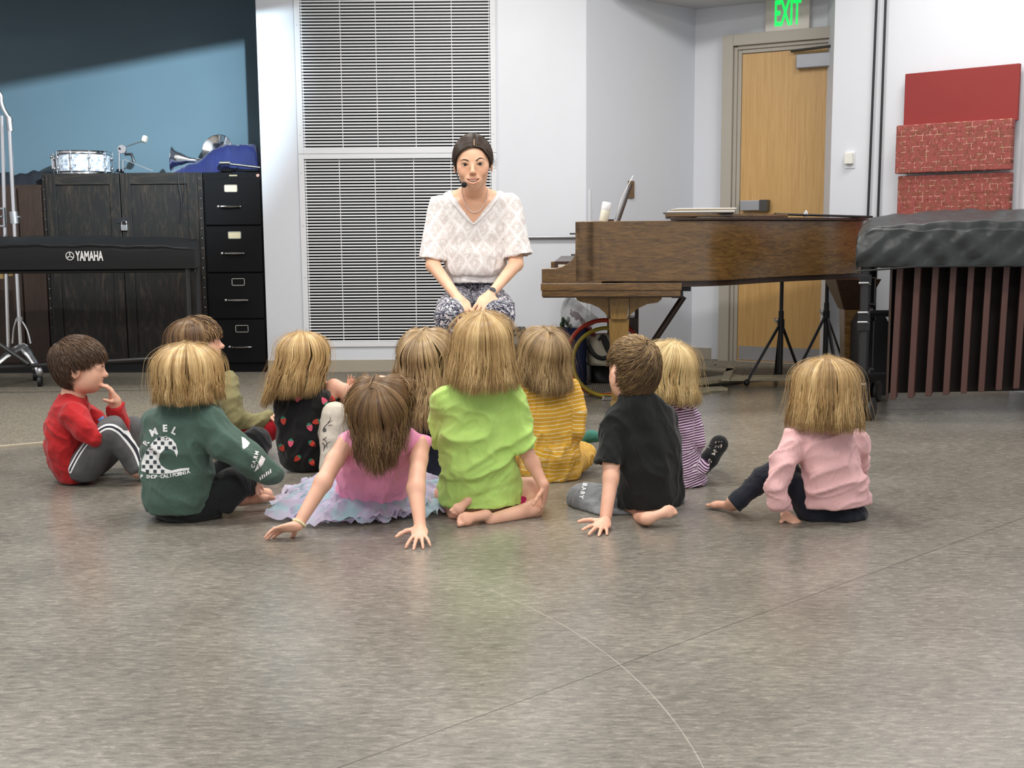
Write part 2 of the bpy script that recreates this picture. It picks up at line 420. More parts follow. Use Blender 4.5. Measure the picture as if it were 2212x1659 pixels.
mb.build('door_frame', M_frame, do, bevel=0.003)
mb = MB(); dbox(mb, dl - 0.002, dl + DW, 0, 0.06, 0, 0.01); mb.build('threshold', mat('aluminium_threshold', (0.75, 0.75, 0.75), 0.4, 0.5), do)
mb = MB(); u_c = (ON(1721, 135, W_DOOR, .06) - W_DOOR[0]).dot(un); zc = ON(1721, 118, W_DOOR, .06).z; zc2 = ON(1721, 149, W_DOOR, .06).z
dbox(mb, u_c, u_c + 0.34, 0.032, 0.085, zc2, zc)
clo = mb.build('door_closer', mat('silver_closer_paint', srgb(150, 152, 158), 0.35, 0.3), do, bevel=0.006)
mb = MB(); a = W_DOOR[0] + un * (u_c - 0.04) + nd * 0.06; a.z = zt - 0.01; b = W_DOOR[0] + un * (u_c + 0.33) + nd * 0.11; b.z = zc + 0.035
mb.tube([a, b], 0.009, 8); c_ = b - Vector((0, 0, 0.03)); mb.box(b, (0.09, 0.05, 0.05), un, nd); mb.tube([b, c_], 0.01, 8)
mb.build('closer_arm', mat('dark_bronze', srgb(88, 84, 80), 0.35, 0.6), clo)
mb = MB(); q0 = (ON(1582, 445, W_DOOR, .05) - W_DOOR[0]).dot(un); q1 = (ON(1640, 445, W_DOOR, .1) - W_DOOR[0]).dot(un)
zz0, zz1 = ON(1630, 455, W_DOOR, .05).z, ON(1630, 433, W_DOOR, .05).z
dbox(mb, dl + 0.02, q1, 0.03, 0.10, zz0, zz1); pb = mb.build('push_bar', mat('push_bar_aluminium', srgb(158, 160, 166), 0.35, 0.4), do, bevel=0.004)
mb = MB(); dbox(mb, q1, q1 + 0.055, 0.03, 0.102, zz0 - .004, zz1 + .002); mb.build('end_cap', mat('dark_grey_cap', srgb(66, 64, 62), 0.4), pb)
# exit sign
o = empty('exit_sign', ON(1700, 75, W_DOOR), 'white exit sign with green letters above the wooden door', 'exit sign')
mb = MB(); ce = wbox(mb, W_DOOR, (1652, 76), (1750, -12), 0.0, 0.05, 0.05); mb.build('housing', mat('exit_sign_housing', srgb(214, 208, 200), 0.4, var=0.02), o, bevel=0.006)
p = ON(1701, 30, W_DOOR, 0.052)
text_on('letters', 'EXIT', 0.235, emis('exit_green', srgb(10, 225, 85), 1.2), p, un, (0, 0, 1), o, 0.002, 0.003, width=0.175)
# wall plate, thermostat, cables, acoustic panels
mb = MB(); wbox(mb, W_ANG, (1356, 428), (1368, 391), 0.0, 0.012); T(mb.build('wall_plate', mat('brown_plate', srgb(120, 96, 74), 0.5), bevel=0.002), 'small brown plate on the grey wall behind the music desk', 'wall plate')
o = empty('thermostat', ON(1838, 365, W_RIGHT), 'small white thermostat box on the right wall', 'thermostat')
mb = MB(); wbox(mb, W_RIGHT, (1826, 364), (1848, 327), 0, 0.006); mb.build('back_plate', M_white2, o)
mb = MB(); wbox(mb, W_RIGHT, (1828, 355), (1846, 330), 0.006, 0.035); mb.build('cover', mat('ivory_plastic', srgb(236, 234, 226), 0.4), o, bevel=0.004)
for (t_, b_, lab) in (((1898, -60), (1863, 760), 'left of two black cables hanging down the white right wall'), ((1916, -60), (1886, 760), 'right of two black cables hanging down the white right wall, nearer the red panels')):
    mb = MB(); a = ON(t_[0], t_[1], W_RIGHT, 0.02); b = ON(b_[0], b_[1], W_RIGHT, 0.02); a.z = ZC
    mb.tube([a.lerp(b, k / 6) for k in range(7)], 0.0075, 8); T(mb.build('cable', M_black, smooth=True), lab, 'cable')
def fabric_red():
    m = bpy.data.materials.new('red_patterned_fabric'); t = NT(m)
    v = t.coord((1, 1, 1), rot=(0, 0, math.radians(40)))
    base = t.ramp(t.noise(v, 90, 3), [(0.3, srgb(144, 70, 66)), (0.7, srgb(166, 90, 83))])
    sep = t.add('ShaderNodeSeparateXYZ'); t.link(v, sep.inputs[0])
    cb = t.add('ShaderNodeCombineXYZ'); t.link(sep.outputs[0], cb.inputs[0]); t.link(sep.outputs[2], cb.inputs[1])
    col = base
    for (sc_, off, w, c, wh) in ((13, 0, 0.035, srgb(222, 186, 160), (0.55, 0.4)), (19, 3.3, 0.05, srgb(92, 44, 34), (0.35, 0.6)), (23, 7.7, 0.07, srgb(112, 84, 50), (0.5, 0.25))):
        br = t.add('ShaderNodeTexBrick', Scale=float(sc_)); br.offset = 0.37; br.squash = 1.7; br.squash_frequency = 3
        br.inputs['Mortar Size'].default_value = w * 0.5; br.inputs['Mortar Smooth'].default_value = 0.0
        br.inputs['Brick Width'].default_value = wh[0]; br.inputs['Row Height'].default_value = wh[1]
        mp = t.add('ShaderNodeMapping'); mp.inputs['Location'].default_value = (off, off * 1.3, 0); t.link(cb.outputs[0], mp.inputs[0]); t.link(mp.outputs[0], br.inputs['Vector'])
        gate = t.math('GREATER_THAN', t.noise(mp.outputs[0], 26 if off else 30, 1), 0.53)
        col = t.mix(t.math('MULTIPLY', t.math('MULTIPLY', br.outputs['Fac'], gate), 0.8), col, c)
    t.col(col); t.b.inputs['Roughness'].default_value = 0.9; t.bump(t.noise(v, 300, 2), 0.2, 0.002); return m
M_fred = fabric_red(); M_pred = mat('plain_red_fabric', srgb(144, 53, 51), 0.85, var=0.04, vscale=3, bump=0.1, bscale=400)
mb = MB(); wbox(mb, W_RIGHT, (1953, 276), (2205, 137), 0.03, 0.06, 0.045)
T(mb.build('acoustic_panel', M_pred, bevel=0.004), 'plain red wall panel, topmost and tallest of the red panels', 'acoustic panel', 'red acoustic panels')
mb = MB(); wbox(mb, W_RIGHT, (1938, 376), (2192, 256), 0.05, 0.11, 0.07)
T(mb.build('acoustic_panel', M_fred, bevel=0.006), 'red patterned fabric panel sticking out from the wall, upper of the two patterned ones', 'acoustic panel', 'red acoustic panels')
mb = MB(); wbox(mb, W_RIGHT, (1938, 560), (2188, 372), 0.03, 0.085, 0.05)
T(mb.build('acoustic_panel', M_fred, bevel=0.006), 'red patterned fabric panel just above the black cover, lower of the two patterned ones', 'acoustic panel', 'red acoustic panels')
# ---------------- light
def ceiling_light(x, y, w, h, power, col=(1.0, 0.97, 0.92), grp='ceiling light panels'):
    l = bpy.data.lights.new('lamp', 'AREA'); l.shape = 'RECTANGLE'; l.size = w; l.size_y = h; l.energy = power; l.color = col
    o = bpy.data.objects.new('ceiling_lamp', l); COL.objects.link(o); o.location = (x, y, ZC - 0.02)
    return o
for x in (-2.6, -0.2, 2.2):
    for y in (1.2, 3.6, 5.9):
        ceiling_light(x, y, 1.1, 0.5, {1.2: 38, 3.6: 42, 5.9: 43}[y] * (0.66 if x > 2 else 1.0))
w = bpy.data.worlds.new('world'); sc.world = w; w.use_nodes = True
w.node_tree.nodes['Background'].inputs[0].default_value = (0.93, 0.96, 1.0, 1); w.node_tree.nodes['Background'].inputs[1].default_value = 0.62
mb = MB(); mb.aabb((-5.2, 6.75, 2.56), (XL + 0.1, YT, ZC)); T(mb.build('ceiling_added_soffit', M_ceil), kind='structure')  # added above the view to keep ceiling light off the upper teal wall
# unseen cool spot washes the teal wall; an added baffle cuts its slanting edge
LP = Vector((-0.55, 4.6, 2.75))
l = bpy.data.lights.new('spot', 'SPOT'); l.energy = 1150; l.color = (0.70, 0.89, 1.0); l.spot_size = math.radians(44); l.spot_blend = 0.8; l.shadow_soft_size = 0.035
so = bpy.data.objects.new('unseen_wall_spot', l); COL.objects.link(so); so.location = LP
tg = Vector((-3.1, YT, 1.75)); so.rotation_euler = (tg - LP).to_track_quat('-Z', 'Y').to_euler()
a = P(-260, 238, YT); b = P(560, 88, YT)
k = 0.42; a2 = LP.lerp(a, k); b2 = LP.lerp(b, k); dd = (b2 - a2)
a2 -= dd * 0.6; b2 += dd * 0.25
mb = MB(); upv = Vector((0, 0, ZC)); mb.prism([a2, b2, Vector((b2.x, b2.y, ZC)), Vector((a2.x, a2.y, ZC))], (0.0, 0.02, 0))
T(mb.build('ceiling_added_baffle', M_black), kind='structure')  # added out of view, only to cast the diagonal shadow on the teal wall
sc.view_settings.view_transform = 'Standard'; sc.view_settings.look = 'None'; sc.view_settings.gamma = 1; sc.view_settings.exposure = 0.25
sc.view_settings.use_curve_mapping = False
sc.cycles.max_bounces = 8; sc.cycles.caustics_reflective = False; sc.cycles.caustics_refractive = False
sc.cycles.use_denoising = True
# ================================================================== PIANO
M_walnut = wood('walnut_piano_case', srgb(74, 53, 26), srgb(132, 99, 54), (1.2, 1.2, 9), 7, 0.22, 0.7, srgb(104, 76, 40))
M_walnut_l = wood('lighter_oak_piano_leg', srgb(120, 92, 46), srgb(158, 124, 66), (9, 9, 2), 7, 0.35, 0.3)
M_wdark = wood('dark_walnut', srgb(40, 26, 18), srgb(70, 46, 30), (9, 9, 1.5), 7, 0.35, 0.2)
M_gold = mat('brass', (0.7, 0.5, 0.22), 0.3, 0.9)
M_paper = mat('white_paper', srgb(236, 236, 232), 0.7, var=0.02)
YP = 5.9
pa = P(1170, 600, YP); ua = Vector((math.cos(math.radians(-4)), math.sin(math.radians(-4)), 0)); va = Vector((-ua.y, ua.x, 0))
def PW(px, dep, z):       # point on the piano, dep metres behind its near side plane, seen at column px
    A = pa + va * dep; d = ray(px, 560); n = va
    q = CP + d * ((A - CP).dot(n) / d.dot(n)); return Vector((q.x, q.y, z))
def zof(py, dep=0.0, px=1300): 
    A = pa + va * dep; d = ray(px, py); return (CP + d * ((A - CP).dot(va) / d.dot(va))).z
piano = empty('grand_piano', Vector((PW(1500, .7, 0).x, PW(1500, .7, 0).y, 0)), 'brown walnut grand piano with closed lid seen from its curved side', 'piano')
zt, zb = zof(478), zof(608, 0, 1450)
# rim (bent side)
cols = [(1243, 0), (1330, 0), (1420, 0), (1475, 0.0), (1520, .03), (1570, .12), (1620, .28), (1670, .45), (1730, .62), (1790, .76), (1838, .90), (1862, 1.02), (1868, 1.12)]
rim = spline([PW(a, b, 0) for a, b in cols], 5)
far0 = PW(1243, 0, 0) + va * 1.36; tail = rim[-1] + va * 0.24 - ua * 0.04
outl = rim + [tail - ua * 0.06 + va * .03, far0]
mb = MB(); mb.prism([Vector((p.x, p.y, zb)) for p in outl], (0, 0, zt - zb)); mb.build('case', M_walnut, piano, smooth=True, bevel=0.003)
mb = MB(); mb.prism([Vector((p.x, p.y, zb - 0.028)) + (va * 0.02) for p in outl[6:]] , (0, 0, 0.028)); mb.build('underframe', M_wdark, piano)
# cheeks with the scrolled arm
def cheek(dep):
    pr = [(1170, 613), (1170, 580), (1200, 579), (1216, 575), (1229, 568), (1240, 555), (1246, 535), (1248, 515), (1243, 500), (1243, 478), (1300, 477), (1300, 613)]
    pts = [PW(x, 0, zof(y, 0, x)) for x, y in pr]
    return [p + va * dep for p in pts]
for dp in (0.0, 1.31):
    mb = MB(); mb.prism(cheek(dp), va * 0.05); mb.build('cheek', M_walnut, piano, bevel=0.003)
kb0, kb1 = PW(1168, 0, 0), PW(1472, 0, 0)
def slab(x0, x1, z0, z1, d0, d1, name, m, bev=0.002, par=None):
    mb = MB(); a = PW(x0, 0, 0); b = PW(x1, 0, 0)
    pts = [a + va * d0, b + va * d0, b + va * d1, a + va * d1]
    mb.box8([Vector((p.x, p.y, z0)) for p in pts] + [Vector((p.x, p.y, z1)) for p in pts]); return mb.build(name, m, par or piano, bevel=bev)
z1_, z2_, z3_ = zof(612), zof(627), zof(643)
slab(1168, 1473, z2_, z1_ + .001, -0.012, 1.37, 'keybed', M_walnut)
slab(1170, 1471, z3_ + .006, z2_, -0.004, 1.365, 'keybed_lower_moulding', M_walnut); slab(1172, 1469, z3_, z3_ + .006, 0.0, 1.36, 'keybed_base_strip', M_wdark)
slab(1197, 1240, zof(579), zof(564), 0.055, 1.30, 'fallboard_block', M_wdark)
slab(1205, 1240, zof(577), zof(572), 0.052, 1.30, 'keys', mat('ivory_keys', srgb(225, 218, 200), 0.3, var=0.02))
for (x, y) in ((1237, 505), (1240, 551)):
    mb = MB(); p = PW(x, 0.06, zof(y, 0, x)); mb.box(p, (0.03, 0.03, 0.008), ua, va)
    mb.box(p + ua * 0.02, (0.04, 0.02, 0.006), ua, va)
    mb.build('fallboard_hinge', M_black, piano, bevel=0.002)
# lid
lid = [Vector((p.x, p.y, zt + 0.001)) - va * 0.012 + ua * (0.02 * k / len(rim)) for k, p in enumerate(rim) if p.x > PW(1440, 0, 0).x]
lid += [lid[-1] + va * 0.27, far0 + ua * 0.9 + va * 0.02]
lid[-2].z = lid[-1].z = zt + 0.001
mb = MB(); mb.prism(lid, (0, 0, 0.016)); lido = mb.build('lid', M_wdark, piano, smooth=True, bevel=0.003)
a = [PW(1430, 0.0, 0), PW(1660, 0, 0)]
flap = [PW(1436, -.01, 0), PW(1500, -.01, 0), PW(1566, .16, 0), PW(1640, .36, 0), PW(1700, .56, 0), PW(1700, 1.2, 0), PW(1436, 1.3, 0)]
mb = MB(); mb.prism([Vector((p.x, p.y, zt + 0.019)) for p in flap], (0, 0, 0.016)); mb.build('folded_lid_flap', M_walnut, piano, bevel=0.003)
# lid prop rail seen on top towards the tail
mb = MB(); q0 = PW(1672, .55, zt + .036); q1 = PW(1880, .95, zt + .02); mb.tube([q0, q1], 0.012, 6, flat=.6); mb.build('lid_prop', M_black, piano)
mb = MB(); q = PW(1738, .68, zt + .036); mb.lathe(q, (0, 0, 1), [(0.012, -0.015), (0.016, 0), (0.01, 0.012), (0.004, 0.02)], 12); mb.build('lid_knob', M_chrome, piano, smooth=True)
# sheet music in a pile on the flap
for k in range(4):
    mb = MB(); c = PW(1508 + k * 3, .28 + .02 * k, zt + .037 + k * .0072); ang = (k - 2) * .05
    x_ = (ua + va * ang).normalized(); y_ = Vector((-x_.y, x_.x, 0))
    mb.box(c + Vector((0, 0, .0035)), (0.36 - .02 * k, 0.3, 0.0065), x_, y_)
    T(mb.build('music_book', [mat('grey_music_cover', srgb(96, 92, 88), .6), M_paper, mat('tan_music_cover', srgb(120, 104, 80), .6), M_paper][k], bevel=.001),
      ['grey music book on the piano lid, lowest of the pile', 'white music book second from the bottom of the pile on the piano', 'tan music book second from the top of the pile on the piano', 'open white sheets topmost on the pile on the piano'][k], 'music book', 'music books on the piano lid')
# books under them at the front edge
mb = MB(); c = PW(1470, -.0, zt + .0085)
# near leg with scrolled brackets
lp = [(1243, 645), (1246, 652), (1256, 656), (1276, 660), (1294, 668), (1308, 680), (1316, 693), (1361, 693), (1366, 682), (1380, 670), (1402, 660), (1424, 657), (1433, 650), (1434, 645)]
def legpart(poly, dep, th, name, m, par=piano, grow=0):
    mb = MB(); mb.prism([PW(x, 0, zof(y, 0, x)) + va * (dep) for x, y in poly], va * th); return mb.build(name, m, par, bevel=0.003)
for dep, nm in ((0.10, 'near'), (1.2, 'far')):
    le = legpart([(1318, 645), (1320, 693), (1357, 693), (1361, 645)], dep - .015, .14, 'leg', M_walnut_l)
    legpart(lp[:7] + [(1318, 645)], dep + .02, .06, 'bracket', M_walnut_l, le); legpart([(1361, 645)] + lp[7:], dep + .02, .06, 'bracket', M_walnut_l, le)
    mb = MB(); c = (PW(1339, 0, 0) + va * (dep + .055)); zl = zof(693)
    w_, w2 = .052, .036
    mb.box8([c + (ua * sx * w2 + va * sy * w2) + Vector((0, 0, .05)) for sx, sy in ((-1, -1), (1, -1), (1, 1), (-1, 1))] + [c + (ua * sx * w_ + va * sy * w_) + Vector((0, 0, zl)) for sx, sy in ((-1, -1), (1, -1), (1, 1), (-1, 1))])
    mb.build('shaft', M_walnut_l, le, bevel=0.003)
    mb = MB(); mb.lathe(c + Vector((-.02, 0, .026)), (0, 1, 0), [(0.025, -.012), (0.026, 0), (.025, .012)], 16); mb.box(c + Vector((0, 0, .045)), (.03, .03, .03)); mb.build('caster', M_gold, le)
# tail leg
tc = PW(1842, .95, 0)
def sq(c, w0, w1, z0, z1, name, m, par, bev=.003):
    mb = MB(); mb.box8([c + Vector((sx * w0, sy * w0, z0)) for sx, sy in ((-1, -1), (1, -1), (1, 1), (-1, 1))] + [c + Vector((sx * w1, sy * w1, z1)) for sx, sy in ((-1, -1), (1, -1), (1, 1), (-1, 1))]); return mb.build(name, m, par, bevel=bev)
tl = sq(tc, .04, .055, .05, .47, 'leg', M_walnut, piano); sq(tc, .06, .13, .47, zb - .028, 'bracket', M_wdark, tl)
mb = MB(); mb.lathe(tc + Vector((-.02, 0, .026)), (0, 1, 0), [(0.025, -.012), (0.026, 0), (.025, .012)], 16); mb.box(tc + Vector((0, 0, .045)), (.03, .03, .03)); mb.build('caster', M_gold, tl)
# pedal lyre brace and box
mb = MB(); a = PW(1478, .55, zof(640, .55, 1478)); b = PW(1392, .55, zof(770, .55, 1392)); mb.tube([a, b], .018, 10); mb.build('lyre_brace', M_wdark, piano, smooth=True)
mb = MB(); a = PW(1376, .85, .56); b = PW(1376, .85, .06); mb.tube([a, b], .012, 8); mb.box(PW(1368, .83, .09), (.16, .24, .06), ua, va); mb.box(PW(1368, .83, .40), (.05, .2, .07), ua, va); mb.build('pedal_lyre', M_wdark, piano, bevel=.003)
slab(1470, 1497, zof(632), zof(608), .1, .9, 'underside_block', M_black); slab(1455, 1480, zof(647), zof(632), .1, .9, 'underside_block', M_black)
# music desk with a sheet, bottle
o = empty('music_desk', PW(1345, .5, zt), 'dark slanted music desk standing up on the piano, seen edge on', 'music desk')
mb = MB(); a = PW(1334, .45, zt + .002); b = PW(1363, .45, zof(395, .45, 1363)); dzt = (b - a); th = Vector((dzt.z, 0, -dzt.x)).normalized()
mb.box8([a + va * 0, a + th * .012, a + th * .012 + va * .6, a + va * .6, b, b + th * .010, b + th * .010 + va * .6, b + va * .6]); mb.build('panel', M_wdark, o, bevel=.002)
mb = MB(); mb.box8([a - ua * .06, a - ua * .02, a - ua * .02 + va * .6, a - ua * .06 + va * .6] + [x + Vector((0, 0, .012)) for x in (a - ua * .06, a - ua * .02, a - ua * .02 + va * .6, a - ua * .06 + va * .6)]); mb.build('ledge', M_wdark, o)
mb = MB(); a2 = PW(1329, .55, zt + .014); b2 = PW(1367, .55, zof(379, .55, 1367)); cc = a2.lerp(b2, .5) - th * .012
rows = [[p, p + va * .2] for p in (a2, a2.lerp(cc, .6), cc, cc.lerp(b2, .5), b2)]; mb.grid(rows)
T(mb.build('sheet_music', M_paper, solid=.002, smooth='all'), 'white sheet of music leaning on the music desk', 'sheet music')
o = empty('white_bottle', PW(1305, .3, zt), 'small white bottle standing on the piano left of the music desk', 'bottle')
p = PW(1303, .3, zt + .001); ax = Vector((.2, 0, 1))
mb = MB(); mb.lathe(p, ax, [(.022, 0), (.024, .004), (.024, .085), (.022, .09)], 20); bt = mb.build('bottle_body', mat('cream_plastic', srgb(232, 230, 214), .35, var=.02), o, smooth=True)
mb = MB(); mb.lathe(p, ax, [(.0245, .062), (.025, .064), (.025, .098), (.022, .103)], 20); mb.build('cap', M_white2, o, smooth=True)
# ================================================================== MALLET INSTRUMENT
M_cover = mat('black_vinyl_cover', srgb(46, 49, 50), 0.42, var=0.1, spec=0.5)
M_brown = mat('brown_resonator', srgb(92, 62, 56), 0.5, var=0.05)
M_tub = mat('black_tubing', (0.018, 0.018, 0.02), 0.35, spec=0.6)
YM = 5.55
mar = empty('marimba', Vector((P(2100, 600, YM).x, YM + .4, 0)), 'mallet instrument under a black cover with brown resonators, on wheels', 'marimba')
def coverM():
    x0 = P(1850, 520, YM).x; x1 = x0 + 1.75; NX = 90
    rows = []
    # path over the cover cross-section: front hem -> front top edge -> ridge -> back edge -> back hem
    zf0, zf1, zr = P(1900, 578, YM).z, P(1900, 496, YM).z, .985
    sec = [(0.0, zf0), (0.0, (zf0 + zf1) / 2), (0.012, zf1 - .02), (.03, zf1), (.12, zf1 + .015), (.3, zr - .005), (.45, zr), (.65, zr - .01), (.76, zf1), (.78, zf1 - .02), (.785, zf0)]
    sp = spline([Vector((0, a, b)) for a, b in sec], 6)
    for i in range(NX + 1):
        t = i / NX; x = x0 + (x1 - x0) * t; row = []
        e = min(1, t * 18); el = 1 - (1 - e) ** 2
        for k, p in enumerate(sp):
            u = k / len(sp)
            wv = .012 * math.sin(x * 21 + p.z * 30 + 2 * math.sin(x * 9)) * (1 if p.z < zf1 else .5) + .006 * math.sin(x * 47 - p.z * 60)
            zz = zf0 + (p.z - zf0) * (0.80 + .2 * el) if p.z > zf0 else p.z
            yy = YM + p.y * (1) + (0.03 * (1 - el) if p.y < .3 else -.03 * (1 - el))
            row.append(Vector((x + (0.0 if el > .9 else 0), yy + wv * (1 if p.y < .3 else -1) * .7, zz + (wv * .5 if p.z > zf1 - .01 else 0) + .035 * min(1, t * 4) * (1 if p.z >= zf1 else 0))))
        rows.append(row)
    # left end panel
    end = [[Vector((x0 - .004, p.y, zf0 + .0 + (p.z - zf0) * q)) for p in rows[0]] for q in (0, .5, 1)]
    mb = MB(); mb.grid(rows)
    mb.v += []; mb.grid([[Vector((r.x, r.y, zf0 - .012)) for r in rows[0]], [Vector((x0, r.y, (r.z + zf0) / 2)) for r in rows[0]], rows[0]])
    return mb
co = coverM().build('cover', M_cover, mar, smooth='all', solid=.004, sub=1)
md_t = bpy.data.textures.new('cover_wrinkles', 'CLOUDS'); md_t.noise_scale = .10; md_t.noise_depth = 3
md = co.modifiers.new('w', 'DISPLACE'); md.texture = md_t; md.strength = .016; md.mid_level = .5; md.texture_coords = 'LOCAL'
mb = MB(); x0 = P(1850, 520, YM).x
mb.tube([(x0 + .01, YM - .006, P(1855, 586, YM).z), (x0 + .3, YM - .006, P(1855, 577, YM).z), (x0 + 1.72, YM - .006, P(1855, 579, YM).z)], .005, 6); mb.build('hem', M_black, co)
rp0 = P(1910, 700, YM + .1).x; px = 1913; k = 0
zr0, zr1 = P(1920, 864, YM + .1).z, P(1920, 570, YM + .1).z
while k < 14:
    xx = P(1921 + 39.6 * k, 700, YM + .1).x
    mb = MB(); zb_ = zr0 + k * .006
    mb.prism([(xx - .017, YM + .10, zb_), (xx + .014, YM + .10, zb_), (xx + .022, YM + .18, zb_), (xx - .017, YM + .18, zb_)], (.012, 0, zr1 - zb_))
    mb.build('resonator', M_brown, mar, bevel=.003); k += 1
mb = MB(); mb.aabb((rp0 + .0, YM + .19, zr0 + .02), (rp0 + 1.45, YM + .21, zr1)); mb.build('resonator_backing', mat('dark_brown_backing', (.010, .006, .005), .8), mar)
mb = MB(); mb.aabb((rp0 - .012, YM + .09, zr0 - .004), (rp0, YM + .22, zr1)); mb.build('end_board', M_wdark, mar, bevel=.002)
pl = P(1857, 700, YM + .06)
for sx, nm in ((pl.x, 'l'), (pl.x + 1.75, 'r')):
    for yy in (YM + .06, YM + .68):
        mb = MB(); mb.tube([(sx, yy, .14), (sx, yy, .75)], .023, 14); lg = mb.build('leg', M_tub, mar, smooth=True)
        for z, h in ((P(1857, 602, YM).z, .05), (P(1857, 682, YM).z, .10), (P(1857, 838, YM).z, .07)):
            mb = MB(); mb.box((sx, yy, z - h / 2 + .02), (.058, .058, h)); mb.build('clamp', M_black, lg, bevel=.006)
        for z in (P(1857, 612, YM).z, P(1857, 676, YM).z, P(1857, 697, YM).z, P(1857, 832, YM).z):
            mb = MB(); mb.tube([(sx - .03, yy - .032, z), (sx + .018, yy - .032, z), (sx + .026, yy - .02, z - .008)], .005, 6); mb.build('clamp_lever', M_steel, lg, smooth=True)
        for dx in (-.0, .038):
            cs = MB(); cs.lathe((sx + .015 + dx, yy - .01, .056), (1, -.25, 0), [(.02, -.013), (.05, -.013), (.055, -.008), (.055, .008), (.05, .013), (.02, .013)], 24)
            wh = cs.build('wheel', mat('black_rubber', (.02, .02, .022), .5), lg, smooth=True)
        mb = MB(); mb.box((sx + .012, yy, .11), (.05, .045, .07)); mb.lathe((sx + .034, yy - .01, .056), (1, -.25, 0), [(.03, -.001), (.03, .001)], 20); mb.build('fork', M_black, wh, bevel=.004)
for z, nm in ((P(1857, 690, YM).z, 'upper'), (P(1857, 834, YM).z, 'lower')):
    for sx in (pl.x, pl.x + 1.75):
        mb = MB(); mb.tube([(sx, YM + .08, z), (sx, YM + .66, z)], .017, 10); mb.build('end_rail', M_tub, mar, smooth=True)
    mb = MB(); mb.tube([(pl.x, YM + .37, z), (pl.x + 1.75, YM + .37, z)], .018, 10); mb.build('cross_rail', M_tub, mar, smooth=True)
mb = MB(); c = P(1893, 760, 6.5); mb.prism([(c.x - .1, 6.45, 0.0), (c.x + .055, 6.45, 0), (c.x + .055, 6.45, .40), (c.x + .02, 6.45, .46), (c.x - .06, 6.45, .46), (c.x - .1, 6.45, .4)], (0, .22, 0))
T(mb.build('instrument_case', mat('black_case', (.01, .01, .012), .5), bevel=.004), 'black upright case behind the marimba legs', 'case')
ang_ = 0
for o_ in [c for c in bpy.data.objects if c.type == 'MESH' and c.parent and (c.parent == mar or c.parent.parent == mar or (c.parent.parent and c.parent.parent.parent == mar))]:
    for v in o_.data.vertices:
        c = v.co; c.x, c.y = c.x + (c.y + .4) * .36, c.y + (c.x - (x0 - mar.location.x)) * .07
# ================================================================== TRIPODS AND BOARDS UNDER THE PIANO
YS = 7.0
for (px, ppx, hub, feet, lab) in ((1687, 1687, 700, [(1605, 832), (1738, 776), (1690, 838)], 'black tripod stand under the piano, left one of the two, chrome wing nut'), (1785, 1785, 682, [(1728, 780), (1838, 800), (1786, 800)], 'black tripod stand under the piano, right one of the two beside the tail leg')):
    Yq = F(feet[0][0], feet[0][1]).y + .12 if px == 1687 else 7.12
    top = PW(px, .9, zb - .03); top = P(px, 605, Yq)
    o = empty('tripod_stand', Vector((top.x, Yq, 0)), lab, 'stand', 'tripod stands under the piano')
    h = P(px, hub, Yq); mb = MB(); mb.tube([(h.x, Yq, .05), (h.x, Yq, h.z + .08)], .0165, 12); pole = mb.build('pole', M_tub, o, smooth=True)
    mb = MB(); mb.tube([(h.x, Yq, h.z), (h.x, Yq, zb - .035)], .0115, 10); mb.build('inner_pole', M_tub, o, smooth=True)
    mb = MB(); mb.tube([(h.x, Yq, h.z - .02), (h.x, Yq, h.z + .03)], .022, 12); mb.build('collar', M_black, o, smooth=True)
    mb = MB(); q = Vector((h.x - .03, Yq - .01, h.z + .015)); mb.ell(q, .009, 10); mb.ell(q + Vector((-.012, 0, .012)), (.007, .003, .010), 8); mb.ell(q + Vector((.008, 0, .014)), (.006, .003, .010), 8); mb.build('wing_nut', M_chrome, o, smooth=True)
    for dx, dy in ((-.235, -.16), (.16, .12) if px == 1687 else (.16, .05), (0.02, -.22) if px != 1687 else (.02, .2)):
        mb = MB(); e = Vector((h.x + dx, Yq + dy, .02)); mb.tube([(h.x + dx * .06, Yq + dy * .06, h.z - .01), e], .0115, 8, flat=.6); lg = mb.build('leg', M_tub, o, smooth=True)
        mb = MB(); mb.ell(e, (.018, .018, .02), 12); mb.build('rubber_foot', M_black, lg, smooth=True)
M_pale = wood('pale_worn_boards', srgb(150, 140, 118), srgb(204, 194, 164), (2, 12, 12), 5, .6)
fr = empty('board_frame', F(1640, 830), 'low frame of pale worn wooden boards lying on the floor under the piano', 'wooden frame')
def plank(a, b, w, z0, z1, name='board', m=None):
    a = vx(a); b = vx(b); d = (b - a).normalized(); n = Vector((-d.y, d.x, 0)); mb = MB()
    pts = [a - n * w / 2, b - n * w / 2, b + n * w / 2, a + n * w / 2]
    mb.box8([p + Vector((0, 0, z0)) for p in pts] + [p + Vector((0, 0, z1)) for p in pts]); return mb.build(name, m or M_pale, fr, bevel=.003)
plank(F(1560, 831), F(1850, 829), .12, .028, .05); plank(F(1440, 845), F(1600, 826), .13, .022, .046)
plank(F(1500, 816), F(1580, 822), .16, .050, .066); plank(F(1450, 838), F(1520, 850), .10, .0, .021); plank(F(1500, 846), F(1566, 843), .08, .0, .02); plank(F(1580, 812), F(1566, 842), .05, .051, .066)
mb = MB(); mb.ell(F(1545, 812) + Vector((0, 0, .075)), .008, 8); mb.ell(F(1505, 820) + Vector((0, 0, .075)), .009, 8); mb.build('bolt', M_steel, fr, smooth=True)
mb = MB(); mb.ell(F(1500, 806) + Vector((0, 0, .012)), (.03, .015, .012), 12); T(mb.build('leaf_scrap', mat('dark_red_scrap', srgb(60, 22, 20), .6), smooth='all'), 'small dark red scrap on the carpet behind the boards', 'scrap')
